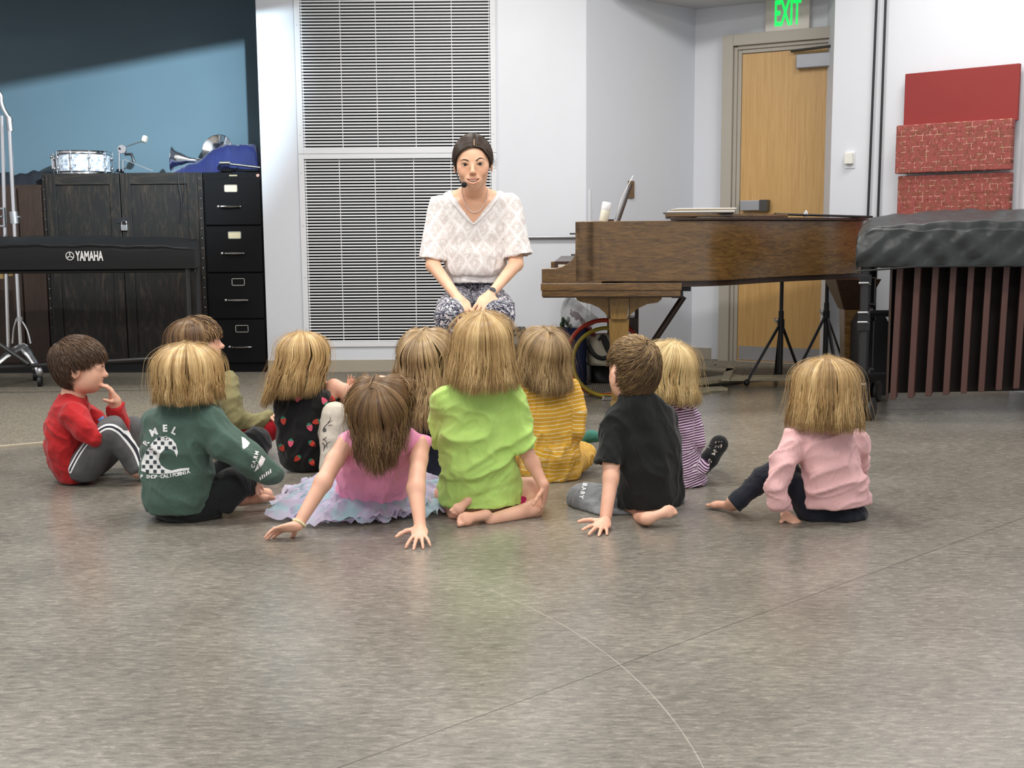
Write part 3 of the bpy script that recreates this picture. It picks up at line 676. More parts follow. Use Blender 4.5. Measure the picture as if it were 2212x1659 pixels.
mb = MB(); mb.ell(F(1533, 806) + Vector((0, 0, .014)), (.02, .015, .014), 12); mb.tube([F(1520, 806) + Vector((0, 0, .006)), F(1533, 806) + Vector((0, 0, .008))], .004, 6); T(mb.build('door_stop', M_black, smooth=True), 'small black wedge on the carpet near the angled wall', 'door stop')
# foot pedal in front of the hoops
mb = MB(); c = F(1322, 864); mb.prism([c + Vector((-.06, -.03, .002)), c + Vector((.16, -.03, .002)), c + Vector((.16, -.03, .012)), c + Vector((-.05, -.03, .024))], (0, .05, 0)); T(mb.build('finger_cymbal_clip', M_chrome, bevel=.003), 'small chrome clip lying on the floor under the piano leg', 'metal clip')
# ================================================================== HOOPS AND BAGS
def hoop(c, R, r, tilt, m, lab):
    mb = MB(); pts = []
    n = 72; vs = []; ring = 10
    t1 = Vector((math.cos(tilt[0]), math.sin(tilt[0]), 0)); t2 = Vector((-math.sin(tilt[0]) * math.sin(tilt[1]), math.cos(tilt[0]) * math.sin(tilt[1]), math.cos(tilt[1]))); nn = t1.cross(t2)
    for i in range(n):
        a = 2 * PI * i / n; rad = t1 * math.cos(a) + t2 * math.sin(a); p = c + rad * R
        for k in range(ring): b = 2 * PI * k / ring; vs.append(p + rad * r * math.cos(b) + nn * r * math.sin(b))
    mb._add(vs, [(i * ring + k, i * ring + (k + 1) % ring, ((i + 1) % n) * ring + (k + 1) % ring, ((i + 1) % n) * ring + k) for i in range(n) for k in range(ring)])
    return T(mb.build('hula_hoop', m, smooth='all'), lab, 'hula hoop', 'hula hoops by the piano leg')
YH = 6.35
c = P(1308, 762, YH); Rh = (762 - 676) / S(YH)
lean = math.asin(.0)
M_hr = mat('red_plastic_hoop', srgb(176, 52, 30), .35, var=.06); M_hy = mat('olive_yellow_hoop', srgb(150, 130, 30), .35, var=.06)
zc_ = Rh + .012; 
cR = P(1307, 764, YH + .16); cR.z = Rh * math.cos(.3) + .012
hoop(cR, Rh, .0125, (0.0, .3), M_hr, 'red hula hoop leaning at the piano leg, outer one')
R2 = Rh * .90; cY = P(1312, 774, YH + .12); cY.z = R2 * math.cos(.3) + .012
hoop(cY, R2, .0115, (0.0, .3), M_hy, 'olive yellow hula hoop leaning inside the red one')
def bag(name, px0, px1, pyt, pyb, Y, dep, m, lab, cat, handle=None, hm=None):
    o = empty(name, Vector((P((px0 + px1) / 2, pyb, Y).x, Y, 0)), lab, cat)
    x0, x1 = P(px0, pyb, Y).x, P(px1, pyb, Y).x; zt_ = P(px0, pyt, Y).z
    mb = MB(); rows = []
    for q in range(9):
        z = zt_ * q / 8; row = []; pinch = 1 - .35 * (q / 8) ** 2
        for a in range(33):
            th = 2 * PI * a / 32; cx_ = math.cos(th); sy_ = math.sin(th)
            k = (abs(cx_) ** 5 + abs(sy_) ** 5) ** (-.2)
            w = .006 * math.sin(z * 40 + a)
            row.append(Vector(((x0 + x1) / 2 + (x1 - x0) / 2 * cx_ * k + w * .4, Y + dep / 2 + dep / 2 * sy_ * k * pinch + w, z + .002)))
        rows.append(row)
    mb.grid(rows); mb._add(rows[0][:-1], [tuple(range(32))]); mb.build('bag_body', m, o, smooth='all', solid=.003)
    if handle:
        mb = MB()
        for hh in handle: mb.tube(spline([P(a, b, Y - .012) for a, b in hh[0]], 8), hh[1], 8, flat=.25, up=(0, 1, 0))
        mb.build('handle', hm, o, smooth=True)
    return o
M_navy = mat('navy_nonwoven', srgb(20, 30, 66), .75, var=.12, bump=.2, bscale=60); M_canvas = mat('cream_canvas', srgb(214, 206, 186), .85, var=.06, bump=.2, bscale=120)
bag('tote_bag', 1200, 1268, 711, 836, 6.9, .16, M_navy, 'navy blue shopping bag standing behind the hoops', 'bag')
bb = bag('storage_box', 1272, 1372, 790, 842, 7.0, .3, mat('black_box', (.008, .008, .009), .5), 'low black box under the cream tote bag', 'box')
o = bag('tote_bag', 1269, 1345, 716, 790, 6.98, .2, M_canvas, 'cream canvas tote bag with black straps on a black box', 'bag', [([(1268, 744), (1282, 765), (1300, 774), (1316, 770)], .013), ([(1303, 728), (1310, 745), (1318, 762)], .020), ([(1292, 735), (1304, 726), (1318, 752)], .010)], M_black)
zb1 = P(1300, 790, 6.98).z
for ch in o.children: ch.location.z = zb1 + .006 - 0.0 if ch.name.startswith('bag_body') else 0
for ch in o.children:
    if ch.name.startswith('bag_body'):
        for v in ch.data.vertices: v.co.z = v.co.z * .56
        ch.location.z = zb1 - o.location.z
def plasticbag():
    m = bpy.data.materials.new('clear_plastic_bag'); t = NT(m)
    t.b.inputs['Base Color'].default_value = (.92, .94, .96, 1); t.b.inputs['Roughness'].default_value = .2; t.b.inputs['Alpha'].default_value = .38
    t.link(t.ramp(t.noise(t.coord(), 12, 4), [(.35, (.15, .15, .15)), (.7, (.75, .75, .75))]), t.b.inputs['Alpha']); return m
o = empty('flower_bouquet', P(1240, 711, 7.1), 'dried pink flower stems in a clear plastic sleeve sticking out of the navy bag', 'bouquet')
mb = MB(); rows = []
a, b = P(1222, 716, 7.02), P(1262, 668, 7.02)
ax_ = (b - a)
pts = [(P(1228, 712, 7.0), .05), (P(1236, 695, 7.0), .085), (P(1248, 678, 7.0), .105), (P(1262, 662, 7.0), .115)]
for i, (p, r) in enumerate(pts):
    s_, t_ = basis(ax_, (0, 1, 0)); rows.append([p + s_ * r * math.cos(2 * PI * k / 28) * (1 + .12 * math.sin(k * 1.7 + i)) + t_ * r * .5 * math.sin(2 * PI * k / 28) * (1 + .2 * math.sin(k * 2.3)) for k in range(29)])
mb.grid(rows); mb.build('plastic_sleeve', plasticbag(), o, smooth='all')
mb = MB(); M_pinkf = mat('pink_dried_flowers', srgb(140, 62, 84), .7, var=.3, vscale=60)
random.seed(3)
stem = spline([P(1236, 676, 7.0), P(1252, 688, 7.0), P(1266, 704, 7.0), P(1280, 722, 7.0)], 8)
mb.tube(stem, .006, 6)
for p in stem:
    for k in range(3): mb.ell(p + Vector([random.uniform(-.014, .014) for _ in range(3)]), random.uniform(.006, .012), 8)
mb.build('flowers', M_pinkf, o, smooth='all')
mb = MB(); 
for k in range(9): mb.ell(P(1219 + k * .9, 706 - (k % 4) * 5, 7.0) + Vector((random.uniform(-.02, .02), random.uniform(-.03, .03), 0)), (.012, .012, .02), 8)
mb.build('leaves', mat('green_leaves', srgb(52, 74, 50), .6, var=.2), o, smooth='all')
# black handbag and bench by the seated woman
o = empty('piano_bench', Vector((P(1030, 700, 5.05).x, 5.15, 0)), 'black backless bench carrying the seated woman', 'bench')
cx_ = P(1030, 700, 5.05).x
mb = MB(); mb.aabb((cx_ - .19, 4.93, .40), (cx_ + .19, 5.28, .455)); mb.build('seat', mat('black_vinyl', (.012, .012, .013), .4), o, bevel=.015)
for sx in (-.16, .16):
    for sy in (4.96, 5.25): mb = MB(); mb.tube([(cx_ + sx, sy, 0), (cx_ + sx, sy, .40)], .016, 10); mb.build('leg', M_tub, o, smooth=True)
bag('handbag', 1102, 1136, 712, 830, 6.2, .2, mat('black_leather', (.015, .015, .014), .35, var=.2), 'black leather bag on the floor right of the seated woman', 'bag', [([(1101, 716), (1112, 713), (1126, 714), (1133, 722)], .012), ([(1101, 729), (1110, 729), (1118, 726), (1130, 722)], .004)], mat('olive_strap', srgb(52, 50, 42), .4))
# ================================================================== STORAGE ON THE LEFT
M_oakd = wood('dark_stained_oak', srgb(9, 8, 7), srgb(60, 47, 36), (5.5, 5.5, 0.8), 3.2, .55, 0, srgb(19, 15, 12), 2.6)
M_oakh = wood('dark_stained_oak_rail', srgb(16, 13, 11), srgb(60, 48, 38), (1.0, 5, 9), 4, .55, 0, srgb(30, 25, 20), 1.5)
M_brw = wood('reddish_brown_veneer', srgb(40, 26, 19), srgb(60, 41, 31), (8, 8, .8), 6, .45)
YC = YB + 0.02
def X(px, y=500, Y=None): return P(px, y, Y or YC).x
def Z(py, px=300, Y=None): return P(px, py, Y or YC).z
cab = empty('wooden_cabinet', Vector(((X(92) + X(437)) / 2, YC, 0)), 'wide dark oak double door cabinet with padlock and riveted edges', 'cabinet')
zt = Z(373); x0, x1 = X(92, 450), X(438, 450)
mb = MB(); mb.aabb((x0, YC + .012, .07), (x1, YC + .52, zt)); mb.build('carcass', M_oakd, cab, bevel=.003)
mb = MB(); mb.aabb((x0 + .02, YC + .03, 0), (x1 - .02, YC + .5, .07)); mb.build('plinth', M_black, cab)
xm = X(262, 450)
for a, b, hs in ((x0 + .03, xm - .003, 1), (xm + .003, x1 - .03, -1)):
    d = empty('door', (0, 0, 0)); d.parent = cab; d.location = Vector(((a + b) / 2, YC, .1)) - cab.location
    st = .065
    for (nm, p, q, m) in (('door_panel', (a + st, YC + .004, .14), (b - st, YC + .014, zt - .07), M_oakd),):
        mb = MB(); mb.aabb(p, q); mb.build(nm, m, d)
    mb = MB(); mb.aabb((a, YC - .008, .085), (a + st, YC + .013, zt - .005)); mb.build('door_stile', M_oakd, d, bevel=.002); mb = MB(); mb.aabb((b - st, YC - .008, .085), (b, YC + .013, zt - .005)); mb.build('door_stile', M_oakd, d, bevel=.002)
    mb = MB(); mb.aabb((a + st, YC - .008, .085), (b - st, YC + .013, .15)); mb.build('door_rail', M_oakh, d, bevel=.002); mb = MB(); mb.aabb((a + st, YC - .008, zt - .075), (b - st, YC + .013, zt - .005)); mb.build('door_rail', M_oakh, d, bevel=.002)
mb = MB()
for xx in (x0 + .012, x1 - .014):
    for k in range(19): mb.ell((xx + .0, YC + .008, .12 + k * (zt - .16) / 18), (.0035, .004, .0035), 8)
mb.build('rivets', M_steel, cab)
mb = MB(); mb.aabb((X(253), YC - .013, Z(482)), (X(279), YC - .006, Z(470))); hp = mb.build('hasp', M_black, cab, bevel=.001)
o = empty('padlock', Vector((X(271), YC - .02, Z(498))), 'small steel padlock hanging on the oak cabinet', 'padlock')
mb = MB(); mb.aabb((X(264), YC - .026, Z(498)), (X(278), YC - .012, Z(486))); mb.build('lock_body', M_steel, o, bevel=.002)
mb = MB(); mb.tube(spline([(X(266), YC - .019, Z(487)), (X(266), YC - .019, Z(480)), (X(271), YC - .019, Z(476)), (X(276), YC - .019, Z(480)), (X(276), YC - .019, Z(487))], 4), .003, 6); mb.build('shackle', M_chrome, o, smooth=True)
# low brown cabinet at the far left
o = empty('low_cabinet', Vector((X(0), YC, 0)), 'brown veneer cabinet left of the oak cabinet, lower than it', 'cabinet')
zl = Z(399, 40)
mb = MB(); mb.aabb((X(-260), YC + .03, .06), (x0 - .004, YC + .5, zl)); mb.build('carcass', M_brw, o, bevel=.003)
mb = MB(); mb.aabb((X(-250), YC + .012, .08), (X(38), YC + .029, zl - .02)); mb.build('door', M_brw, o, bevel=.002)
mb = MB(); mb.aabb((X(42), YC + .012, .08), (x0 - .01, YC + .029, zl - .02)); mb.build('door', M_brw, o, bevel=.002)
mb = MB(); mb.aabb((X(-250), YC + .05, 0), (x0 - .02, YC + .45, .06)); mb.build('plinth', M_black, o)
def blob_cloth(pts_poly, y0, y1, z0, hfun, nx=40, ny=10):
    pass
def drape(name, xa, xb, ya, yb, zbase, hf, m, label, cat, nx=60, ny=14):
    mb = MB(); top = []
    for j in range(ny + 1):
        v = j / ny; row = []
        for i in range(nx + 1):
            u = i / nx; e = min(1, min(v, 1 - v) * 5); e2 = min(1, min(u, 1 - u) * 14 + .0)
            h = hf(u, v) * (1 - (1 - e) ** 2) * (1 - (1 - e2) ** 2)
            row.append(Vector((xa + (xb - xa) * u, ya + (yb - ya) * v, zbase + max(.002, h))))
        top.append(row)
    mb.grid(top); mb.grid([[Vector((p.x, p.y, zbase + .001)) for p in r] for r in top])
    o = mb.build(name, m, smooth='all'); return T(o, label, cat)
drape('folded_cloth', X(-60), X(86), YC + .1, YC + .42, zl + .001, lambda u, v: .085 + .012 * math.sin(u * 9) + .006 * math.sin(u * 31 + v * 8), mat('black_cloth', (.006, .007, .012), .8), 'black folded cloth lying on the low brown cabinet', 'cloth')
# filing cabinet
fc = empty('filing_cabinet', Vector(((X(437) + X(577)) / 2, YC, 0)), 'black four drawer steel filing cabinet beside the white wall', 'filing cabinet')
fx0, fx1 = X(441, 500), X(568, 500); zf = Z(372, 500)
M_blk = mat('black_enamel', (.003, .003, .004), .55, var=.15, spec=.2)
fx1 = min(fx1, XL - .006)
mb = MB(); mb.aabb((fx0, YC + .012, 0), (fx1, YC + .55, zf)); mb.build('body', M_blk, fc, bevel=.003)
tops = [387, 489, 591, 691, 787]
M_gp = mat('cream_label_card', srgb(226, 216, 180), .6)
for k in range(4):
    za, zb_ = Z(tops[k], 500), Z(tops[k + 1] - 3, 500)
    mb = MB(); mb.aabb((fx0 + .012, YC - .008, zb_), (fx1 - .008, YC + .012, za)); dw = mb.build('drawer', M_blk, fc, bevel=.004)
    xc = X(503 + k * 4.2, 500); zc = Z(407 + k * 101, 500)
    mb = MB(); w, h, t = .043, .024, .004
    for (a, b) in (((-w, -h), (w, -h + t)), ((-w, h - t), (w, h)), ((-w, -h), (-w + t, h)), ((w - t, -h), (w, h))): mb.aabb((xc + a[0], YC - .013, zc + a[1]), (xc + b[0], YC - .007, zc + b[1]))
    lf = mb.build('label_frame', mat('nickel', (.75, .72, .66), .3, 1), dw)
    if k < 2: mb = MB(); mb.aabb((xc - w + t, YC - .0105, zc - h + t), (xc + w - t, YC - .0085, zc + h - t)); mb.build('label_card', M_gp, lf)
    xh = X(500 + k * 4.2, 500); zh = Z(446 + k * 101, 500)
    mb = MB(); mb.tube([(xh - .055, YC - .03, zh), (xh, YC - .034, zh), (xh + .07, YC - .03, zh)], [.005, .008, .005], 8); mb.tube([(xh - .055, YC - .03, zh), (xh - .055, YC - .006, zh)], .005, 6); mb.tube([(xh + .07, YC - .03, zh), (xh + .07, YC - .006, zh)], .005, 6); mb.lathe((xh - .078, YC - .008, zh), (0, -1, 0), [(.008, 0), (.008, .006), (.004, .008)], 10)
    mb.build('handle', M_chrome, dw, smooth=True)
mb = MB(); c = (X(556, 380), YC + .011, Z(379, 556)); mb.lathe(c, (0, -1, 0), [(.011, 0), (.011, .003), (.009, .004)], 16); mb.build('lock', mat('copper_lock', (.7, .42, .36), .4, .6), fc)
mb = MB(); c = Vector((X(503, 380), YC + .010, Z(379, 503))); mb.box(c, (.052, .004, .010)); mb.build('name_badge', mat('aged_badge', srgb(176, 168, 140), .4, .5), fc)
# ---------------- things on the cabinets
YD = YC + .16
dr_ = empty('snare_drum', Vector((X(176, 350, YD), YD, zt)), 'chrome and white pearl snare drum on the oak cabinet', 'drum')
dc = Vector((X(180, 350, YD + .17), YD + .17, zt + .001)); Rd = .178; Hd = .158
def pearl():
    m = bpy.data.materials.new('white_pearl_wrap'); t = NT(m); v = t.coord((1, 1, 1))
    vo = t.add('ShaderNodeTexVoronoi', Scale=38.0); t.link(v, vo.inputs['Vector'])
    k = t.math('ADD', t.math('MULTIPLY', vo.outputs['Distance'], .6), t.math('MULTIPLY', t.noise(v, 40, 4, .6, 2), .5))
    t.col(t.ramp(k, [(.3, srgb(150, 154, 166)), (.5, srgb(190, 193, 202)), (.66, srgb(238, 240, 245))])); t.b.inputs['Roughness'].default_value = .22; return m
mb = MB(); mb.lathe(dc, (0, 0, 1), [(Rd, .012), (Rd, Hd - .014)], 56); mb.build('shell', pearl(), dr_, smooth=True)
for z0, nm in ((0, 'hoop'), (Hd - .022, 'hoop')):
    mb = MB(); mb.lathe(dc + Vector((0, 0, z0)), (0, 0, 1), [(Rd - .006, 0), (Rd + .009, 0), (Rd + .007, .004), (Rd + .007, .018), (Rd + .010, .022), (Rd - .006, .022)], 56); mb.build(nm, M_chrome, dr_, smooth=True)
mb = MB(); mb.lathe(dc + Vector((0, 0, Hd - .013)), (0, 0, 1), [(Rd - .006, 0), (Rd - .006, .005)], 48); mb.build('drumhead', mat('drumhead', srgb(225, 225, 220), .5), dr_)
for k in range(10):
    th = 2 * PI * (k + .37) / 10; rd = Vector((math.cos(th), math.sin(th), 0)); 
    mb = MB(); q = dc + rd * (Rd + .014)
    mb.tube([q + Vector((0, 0, .004)), q + Vector((0, 0, Hd - .002))], .0028, 6)
    for zz in (.045, Hd - .045): mb.ell(dc + rd * (Rd + .008) + Vector((0, 0, zz)), (.010, .010, .017), 10)
    mb.build('tension_lug', M_chrome, dr_, smooth=True)
mb = MB(); q = dc + Vector((-Rd - .012, -.02, .08)); mb.box(q, (.02, .05, .07)); mb.lathe(q + Vector((-.012, 0, .045)), (-1, 0, 0), [(.008, -.005), (.011, 0), (.011, .012), (.006, .016)], 12); mb.tube([q + Vector((-.01, 0, -.03)), q + Vector((-.04, 0, -.022))], .003, 6); mb.build('snare_strainer', M_chrome, dr_, smooth=True)
mb = MB(); mb.box(dc + Vector((.012, -Rd - .001, Hd * .38)), (.008, .003, .006)); mb.build('badge', M_black, dr_)
# bass drum pedal
pd = empty('drum_pedal', Vector((X(265, 350, YD), YD, zt)), 'chrome bass drum pedal with a white beater on the oak cabinet', 'drum pedal')
def D(px, py, dy=0): return P(px, py, YD + dy)
mb = MB(); mb.tube([D(258, 370), D(258, 322)], .006, 8); mb.tube([D(258, 370, .09), D(258, 322, .09)], .006, 8); mb.tube([D(266, 370), D(266, 345)], .005, 8); mb.lathe(D(263, 322, -.01), (0, 1, 0), [(.028, 0), (.030, .004), (.030, .02), (.02, .024)], 28); mb.tube([D(263, 322), D(263, 322, .1)], .008, 8); mb.build('pedal_frame', M_chrome, pd, smooth=True)
mb = MB(); mb.lathe(D(258, 321, -.016), (0, 1, 0), [(.008, 0), (.008, .008)], 14); mb.tube([D(270, 333, .02), D(284, 333, .02), (D(290, 350, .02))], .010, 8); mb.build('cam_knob', M_black, pd, smooth=True)
mb = MB(); mb.tube([D(268, 318, .03), D(307, 305, .03)], .0035, 8); bs = mb.build('beater_rod', M_steel, pd)
mb = MB(); c = D(314, 301, .03); ax = (Vector((1, 0, -.32))).normalized(); mb.lathe(c - ax * .012 , ax, [(.018, -.008), (.0245, -.004), (.0245, .016), (.018, .022)], 24); mb.build('beater_head', mat('felt', srgb(214, 205, 188), .9), bs, smooth=True)
mb = MB(); mb.box8([D(268, 345, -.0), D(268, 345, .07), D(330, 370.2, .07), D(330, 370.2, 0)] + [D(268, 345, -.0) + Vector((0, 0, .006)), D(268, 345, .07) + Vector((0, 0, .006)), D(330, 370.2, .07) + Vector((0, 0, .006)), D(330, 370.2, 0) + Vector((0, 0, .006))]); mb.build('footboard', M_steel, pd)
mb = MB(); mb.aabb(D(252, 372, -.01), D(268, 367, .1)); mb.build('base_plate', M_blk, pd)
for ch in pd.children:
    for v in ch.data.vertices:
        if v.co.z < .001: v.co.z = .001
# horns / bells
def bell(c, ax, prof, nm, lab, cat):
    mb = MB(); mb.lathe(c, ax, prof + [(r - .0015, h) for r, h in prof[::-1]], 40, caps=False); return T(mb.build(nm, M_chrome, smooth='all'), lab, cat)
bell(P(371, 341, YD + .05), (1, .12, -.12), [(.087, 0), (.083, .006), (.060, .02), (.048, .045), (.040, .07), (.024, .1), (.018, .12), (.016, .20)], 'metal_bell_horn', 'chrome horn bell facing left on the oak cabinet', 'horn')
bell(P(468, 322, YD + .22), (.15, .75, -.3), [(.11, 0), (.106, .004), (.080, .02), (.050, .045), (.030, .07), (.02, .12)], 'metal_bell_horn', 'large round chrome horn bell behind the blue cloth', 'horn')
Md = mat('royal_blue_cloth', srgb(8, 26, 88), .7, var=.25, vscale=8, sheen=.3)
XA, XB = X(366, 360, YD), X(562, 350, YD)
def hblue(u, v):
    prof = np.interp(u, [0, .12, .3, .48, .62, .8, .92, 1], [.0, .03, .07, .155, .17, .165, .16, .15])
    from mathutils import noise as nz_
    n1 = nz_.noise(Vector((u * 5, v * 2.2, 1.7))); n2 = nz_.noise(Vector((u * 13 + n1 * 2, v * 5, 4.2)))
    return prof * (1 + .22 * n1) + .020 * (.5 - abs(n2))
drape('blue_cloth', XA, min(XB, XL - .008), YC + .12, YC + .42, zt + .001, hblue, Md, 'royal blue cloth bag heaped on the oak and filing cabinets', 'cloth', 90, 20)
# bundle of folded stands in front of the cloth, on the filing cabinet
for k, (a, b, lab) in enumerate((((478, 352), (562, 362), 'folded chrome and black stand on the filing cabinet, topmost tube of the bundle'), ((482, 359), (560, 367), 'folded black stand on the filing cabinet below the chrome one'))):
    mb = MB(); p, q = P(a[0], a[1], YC + .06 - .02 * k), P(b[0], b[1], YC + .06); q.x = min(q.x, XL - .02); q.z = max(q.z, zf + .012); p.z = max(p.z, zf + .03 - .012 * k)
    if k == 1: p.z = q.z = zf + .012
    mb.tube([p, q], .009, 10); mb.tube([p + Vector((-.01, 0, 0)), p + Vector((.06, 0, 0))], .013, 10); T(mb.build('folded_stand', M_steel if k == 0 else M_blk, smooth=True), lab, 'stand', 'folded stands on the filing cabinet')
mb = MB(); c = P(482, 362, YC + .03); mb.tube(spline([c + Vector((.03, 0, .02)), c + Vector((-.02, -.01, .015)), c + Vector((-.03, -.01, -.01)), c + Vector((0, -.015, -.022)), c + Vector((.06, -.015, -.022)), c + Vector((.1, 0, .0))], 6), .004, 6); T(mb.build('coiled_wire', M_blk, smooth=True), 'black looped cable beside the folded stands on the filing cabinet', 'cable')
mb = MB(); 
mb.tube(spline([P(384, 372, YC - .012), P(386, 400, YC - .014), P(392, 440, YC - .014), P(389, 480, YC - .014)], 6), .0028, 6); mb.tube(spline([P(396, 372, YC - .012), P(399, 400, YC - .014), P(396, 430, YC - .014), P(389, 480, YC - .014)], 6), .0028, 6)
T(mb.build('hanging_cord', M_black, smooth=True), 'thin black cord loop hanging over the oak cabinet door', 'cord')
# ---------------- digital piano
YK = 6.75
kb = empty('digital_piano', Vector((P(200, 540, YK).x, YK + .15, P(200, 580, YK).z)), 'digital piano under a black fabric dust cover with white lettering', 'digital piano')
xa, xb_ = P(-420, 540, YK).x, P(420, 540, YK).x; zk0 = P(300, 580, YK).z; zk1 = P(200, 529, YK).z; zk2 = P(200, 511, YK + .3).z
mb = MB(); rows = []
sec = spline([Vector((0, 0.004, zk0)), Vector((0, 0, (zk0 + zk1) / 2)), Vector((0, .004, zk1 - .012)), Vector((0, .012, zk1)), Vector((0, .15, (zk1 + zk2) / 2 + .004)), Vector((0, .29, zk2)), Vector((0, .31, zk2 - .014)), Vector((0, .312, zk0))], 6)
NX = 60
for i in range(NX + 1):
    t = i / NX; x = xa + (xb_ - xa) * t; rr = []
    for p in sec:
        w = .003 * math.sin(x * 17 + p.z * 20) + .002 * math.sin(x * 43)
        dz = -.028 * (t ** 6) if p.z > zk1 - .02 else 0
        rr.append(Vector((x - (.05 * (p.y / .3) if i > NX - 2 else 0) , YK + p.y, p.z + (w if p.z > zk0 + .01 else 0) + dz)))
    rows.append(rr)
mb.grid(rows); mb._add(rows[-1], [tuple(range(len(rows[-1])))]); mb._add(rows[0], [tuple(range(len(rows[0])))[::-1]])
M_dust = mat('black_nylon_cover', srgb(14, 15, 18), .8, var=.15, bump=.15, bscale=120)
cv = mb.build('dust_cover', M_dust, kb, smooth='all', recalc=True)
mb = MB(); mb.aabb((xa + .01, YK + .02, zk0 - .004), (xb_ - .06, YK + .29, zk0 + .02)); mb.build('keyboard_case', M_black, kb)
mb = MB(); mb.tube([Vector((r[18].x, r[18].y - .002, r[18].z + .002)) for r in rows[:-1]], .003, 6); mb.build('piping', M_black, kb)
M_wp = mat('white_print', srgb(235, 235, 235), .5, var=.01)
p = P(193, 554, YK - .002)
text_on('lettering', 'YAMAHA', .076, M_wp, p, (1, 0, 0), (0, 0, 1), cv, .0008, .0022, width=60 / S(YK))
mb = MB(); c = P(151, 553, YK - .003)
R_ = 9.3 / S(YK)
mb.lathe(c, (0, -1, 0), [(R_ * .84, 0), (R_, 0), (R_, .001), (R_ * .84, .001), (R_ * .84, 0)], 36, caps=False)
for k in range(3):
    th = PI / 2 + k * 2 * PI / 3; d = Vector((math.cos(th), 0, math.sin(th)))
    mb.tube([c + Vector((0, -.0005, 0)), c + d * R_ * .9], .0015, 6)
    n_ = Vector((-d.z, 0, d.x))
    for q in (.35, .62): mb.box(c + d * R_ * q + Vector((0, -.0005, 0)), (R_ * .36, .001, .003), n_, (0, 1, 0))
mb.build('emblem', M_wp, cv)
# stand
ks = empty('keyboard_stand', Vector((P(200, 600, YK).x, YK + .15, 0)), 'black tube keyboard stand under the covered digital piano', 'keyboard stand')
def tb(name, pts, r, m=M_tub, par=ks): mb = MB(); mb.tube(pts, r, 10); return mb.build(name, m, par, smooth=True)
xr = P(406, 600, YK + .05).x
for yy in (YK + .04, YK + .25): tb('leg', [(xr, yy, 0.02), (xr, yy, zk0 - .006)], .013)
tb('foot_bar', [(xr, YK - .12, .02), (xr, YK + .42, .02)], .015)
tb('top_bar', [(xa, YK + .14, zk0 - .018), (xr + .02, YK + .14, zk0 - .018)], .012)
a, b = P(-60, 797, YK - .02), P(345, 771, YK + .02)
tb('long_bar', [a, Vector((xr, b.y, b.z + 0.0))], .0125)
a, b = P(-60, 705, YK - .05), P(62, 787, YK - .03); tb('diagonal_bar', [a, b], .014)
# ---------------- chime rack
YR = 7.1
cr = empty('chime_rack', Vector((P(25, 800, YR).x, YR, 0)), 'chrome tubular bell rack on casters at the left edge', 'chime rack')
def R(px, py, dy=0): return P(px, py, YR + dy)
b0 = R(47, 745); 
for nm, pts, r, m in (('post', [R(45, 748), R(20, 270)], .0125, M_chrome), ('post', [R(19, 770, .12), R(4, 250, .12)], .0125, M_chrome),
    ('top_arm', spline([R(24, 262), R(10, 240), R(3, 222), R(1, 205), R(-12, 190)], 6), .014, M_steel), ('top_clamp', [R(22.5, 283), R(19, 253)], .019, M_steel),
    ('mid_clamp', [R(32, 483), R(29, 457)], .026, M_steel), ('base_clamp', [R(43, 694), R(43, 684)], .020, M_steel)):
    mb = MB(); mb.tube(pts, r, 14); mb.build(nm, m, cr, smooth=True)
mb = MB()
for (a, b, c_, d_) in ((-8, 12, 448, 453), (-8, 12, 486, 491), (8, 12, 448, 491), (-8, 8, 466, 470)): mb.aabb(R(a, c_, -.01), R(b, d_, .015))
mb.build('latch_frame', M_steel, cr, bevel=.003)
mb = MB(); mb.tube([R(32, 470), R(44, 469)], .008, 8); mb.build('knob', M_steel, cr)
for s_ in ((-1, 27), (1, 67)):
    mb = MB(); mb.tube(spline([R(40 + 4 * s_[0], 688), R(44 + 14 * s_[0], 712), R(s_[1] + (0 if s_[0] < 0 else -1), 742)], 6), .0055, 8); mb.build('brace', M_chrome, cr, smooth=True)
for (dx, dy) in ((-.14, -.22), (.12, -.05), (-.03, .25)):
    h = Vector((b0.x, YR, b0.z - .01)); e = Vector((h.x + dx, YR + dy, .085))
    mb = MB(); mb.tube(spline([h, h.lerp(e, .4) + Vector((0, 0, .02)), h.lerp(e, .8) + Vector((0, 0, .02)), e], 5), [.035] * 6 + [.028] * 5 + [.022] * 5, 12, flat=.6); lg = mb.build('base_arm', M_steel, cr, smooth=True)
    mb = MB(); mb.ell(e + Vector((0, 0, .012)), (.022, .022, .035), 14); mb.build('caster_housing', M_steel, lg, smooth=True)
    mb = MB(); mb.lathe(e + Vector((0, 0, -.045)), (1, .2, 0), [(.028, -.012), (.038, -.010), (.038, .010), (.028, .012)], 20); mb.build('wheel', M_black, lg, smooth=True)
for k, (px, pb) in enumerate(((5, 602), (24, 596), (43, 590), (61, 585), (79, 579))):
    yk = .22; mb = MB(); p = P(px, pb, YR + yk); mb.tube([p, Vector((p.x, p.y, .84 - k * .002))], .0175, 14); mb.build('tube', M_gold, cr, smooth=True)
mb = MB(); p, q = P(-10, 590, YR + .18), P(42, 572, YR + .18); mb.tube([p, q], .006, 8); mb.build('cord', mat('tan_cord', srgb(150, 130, 96), .7), cr)
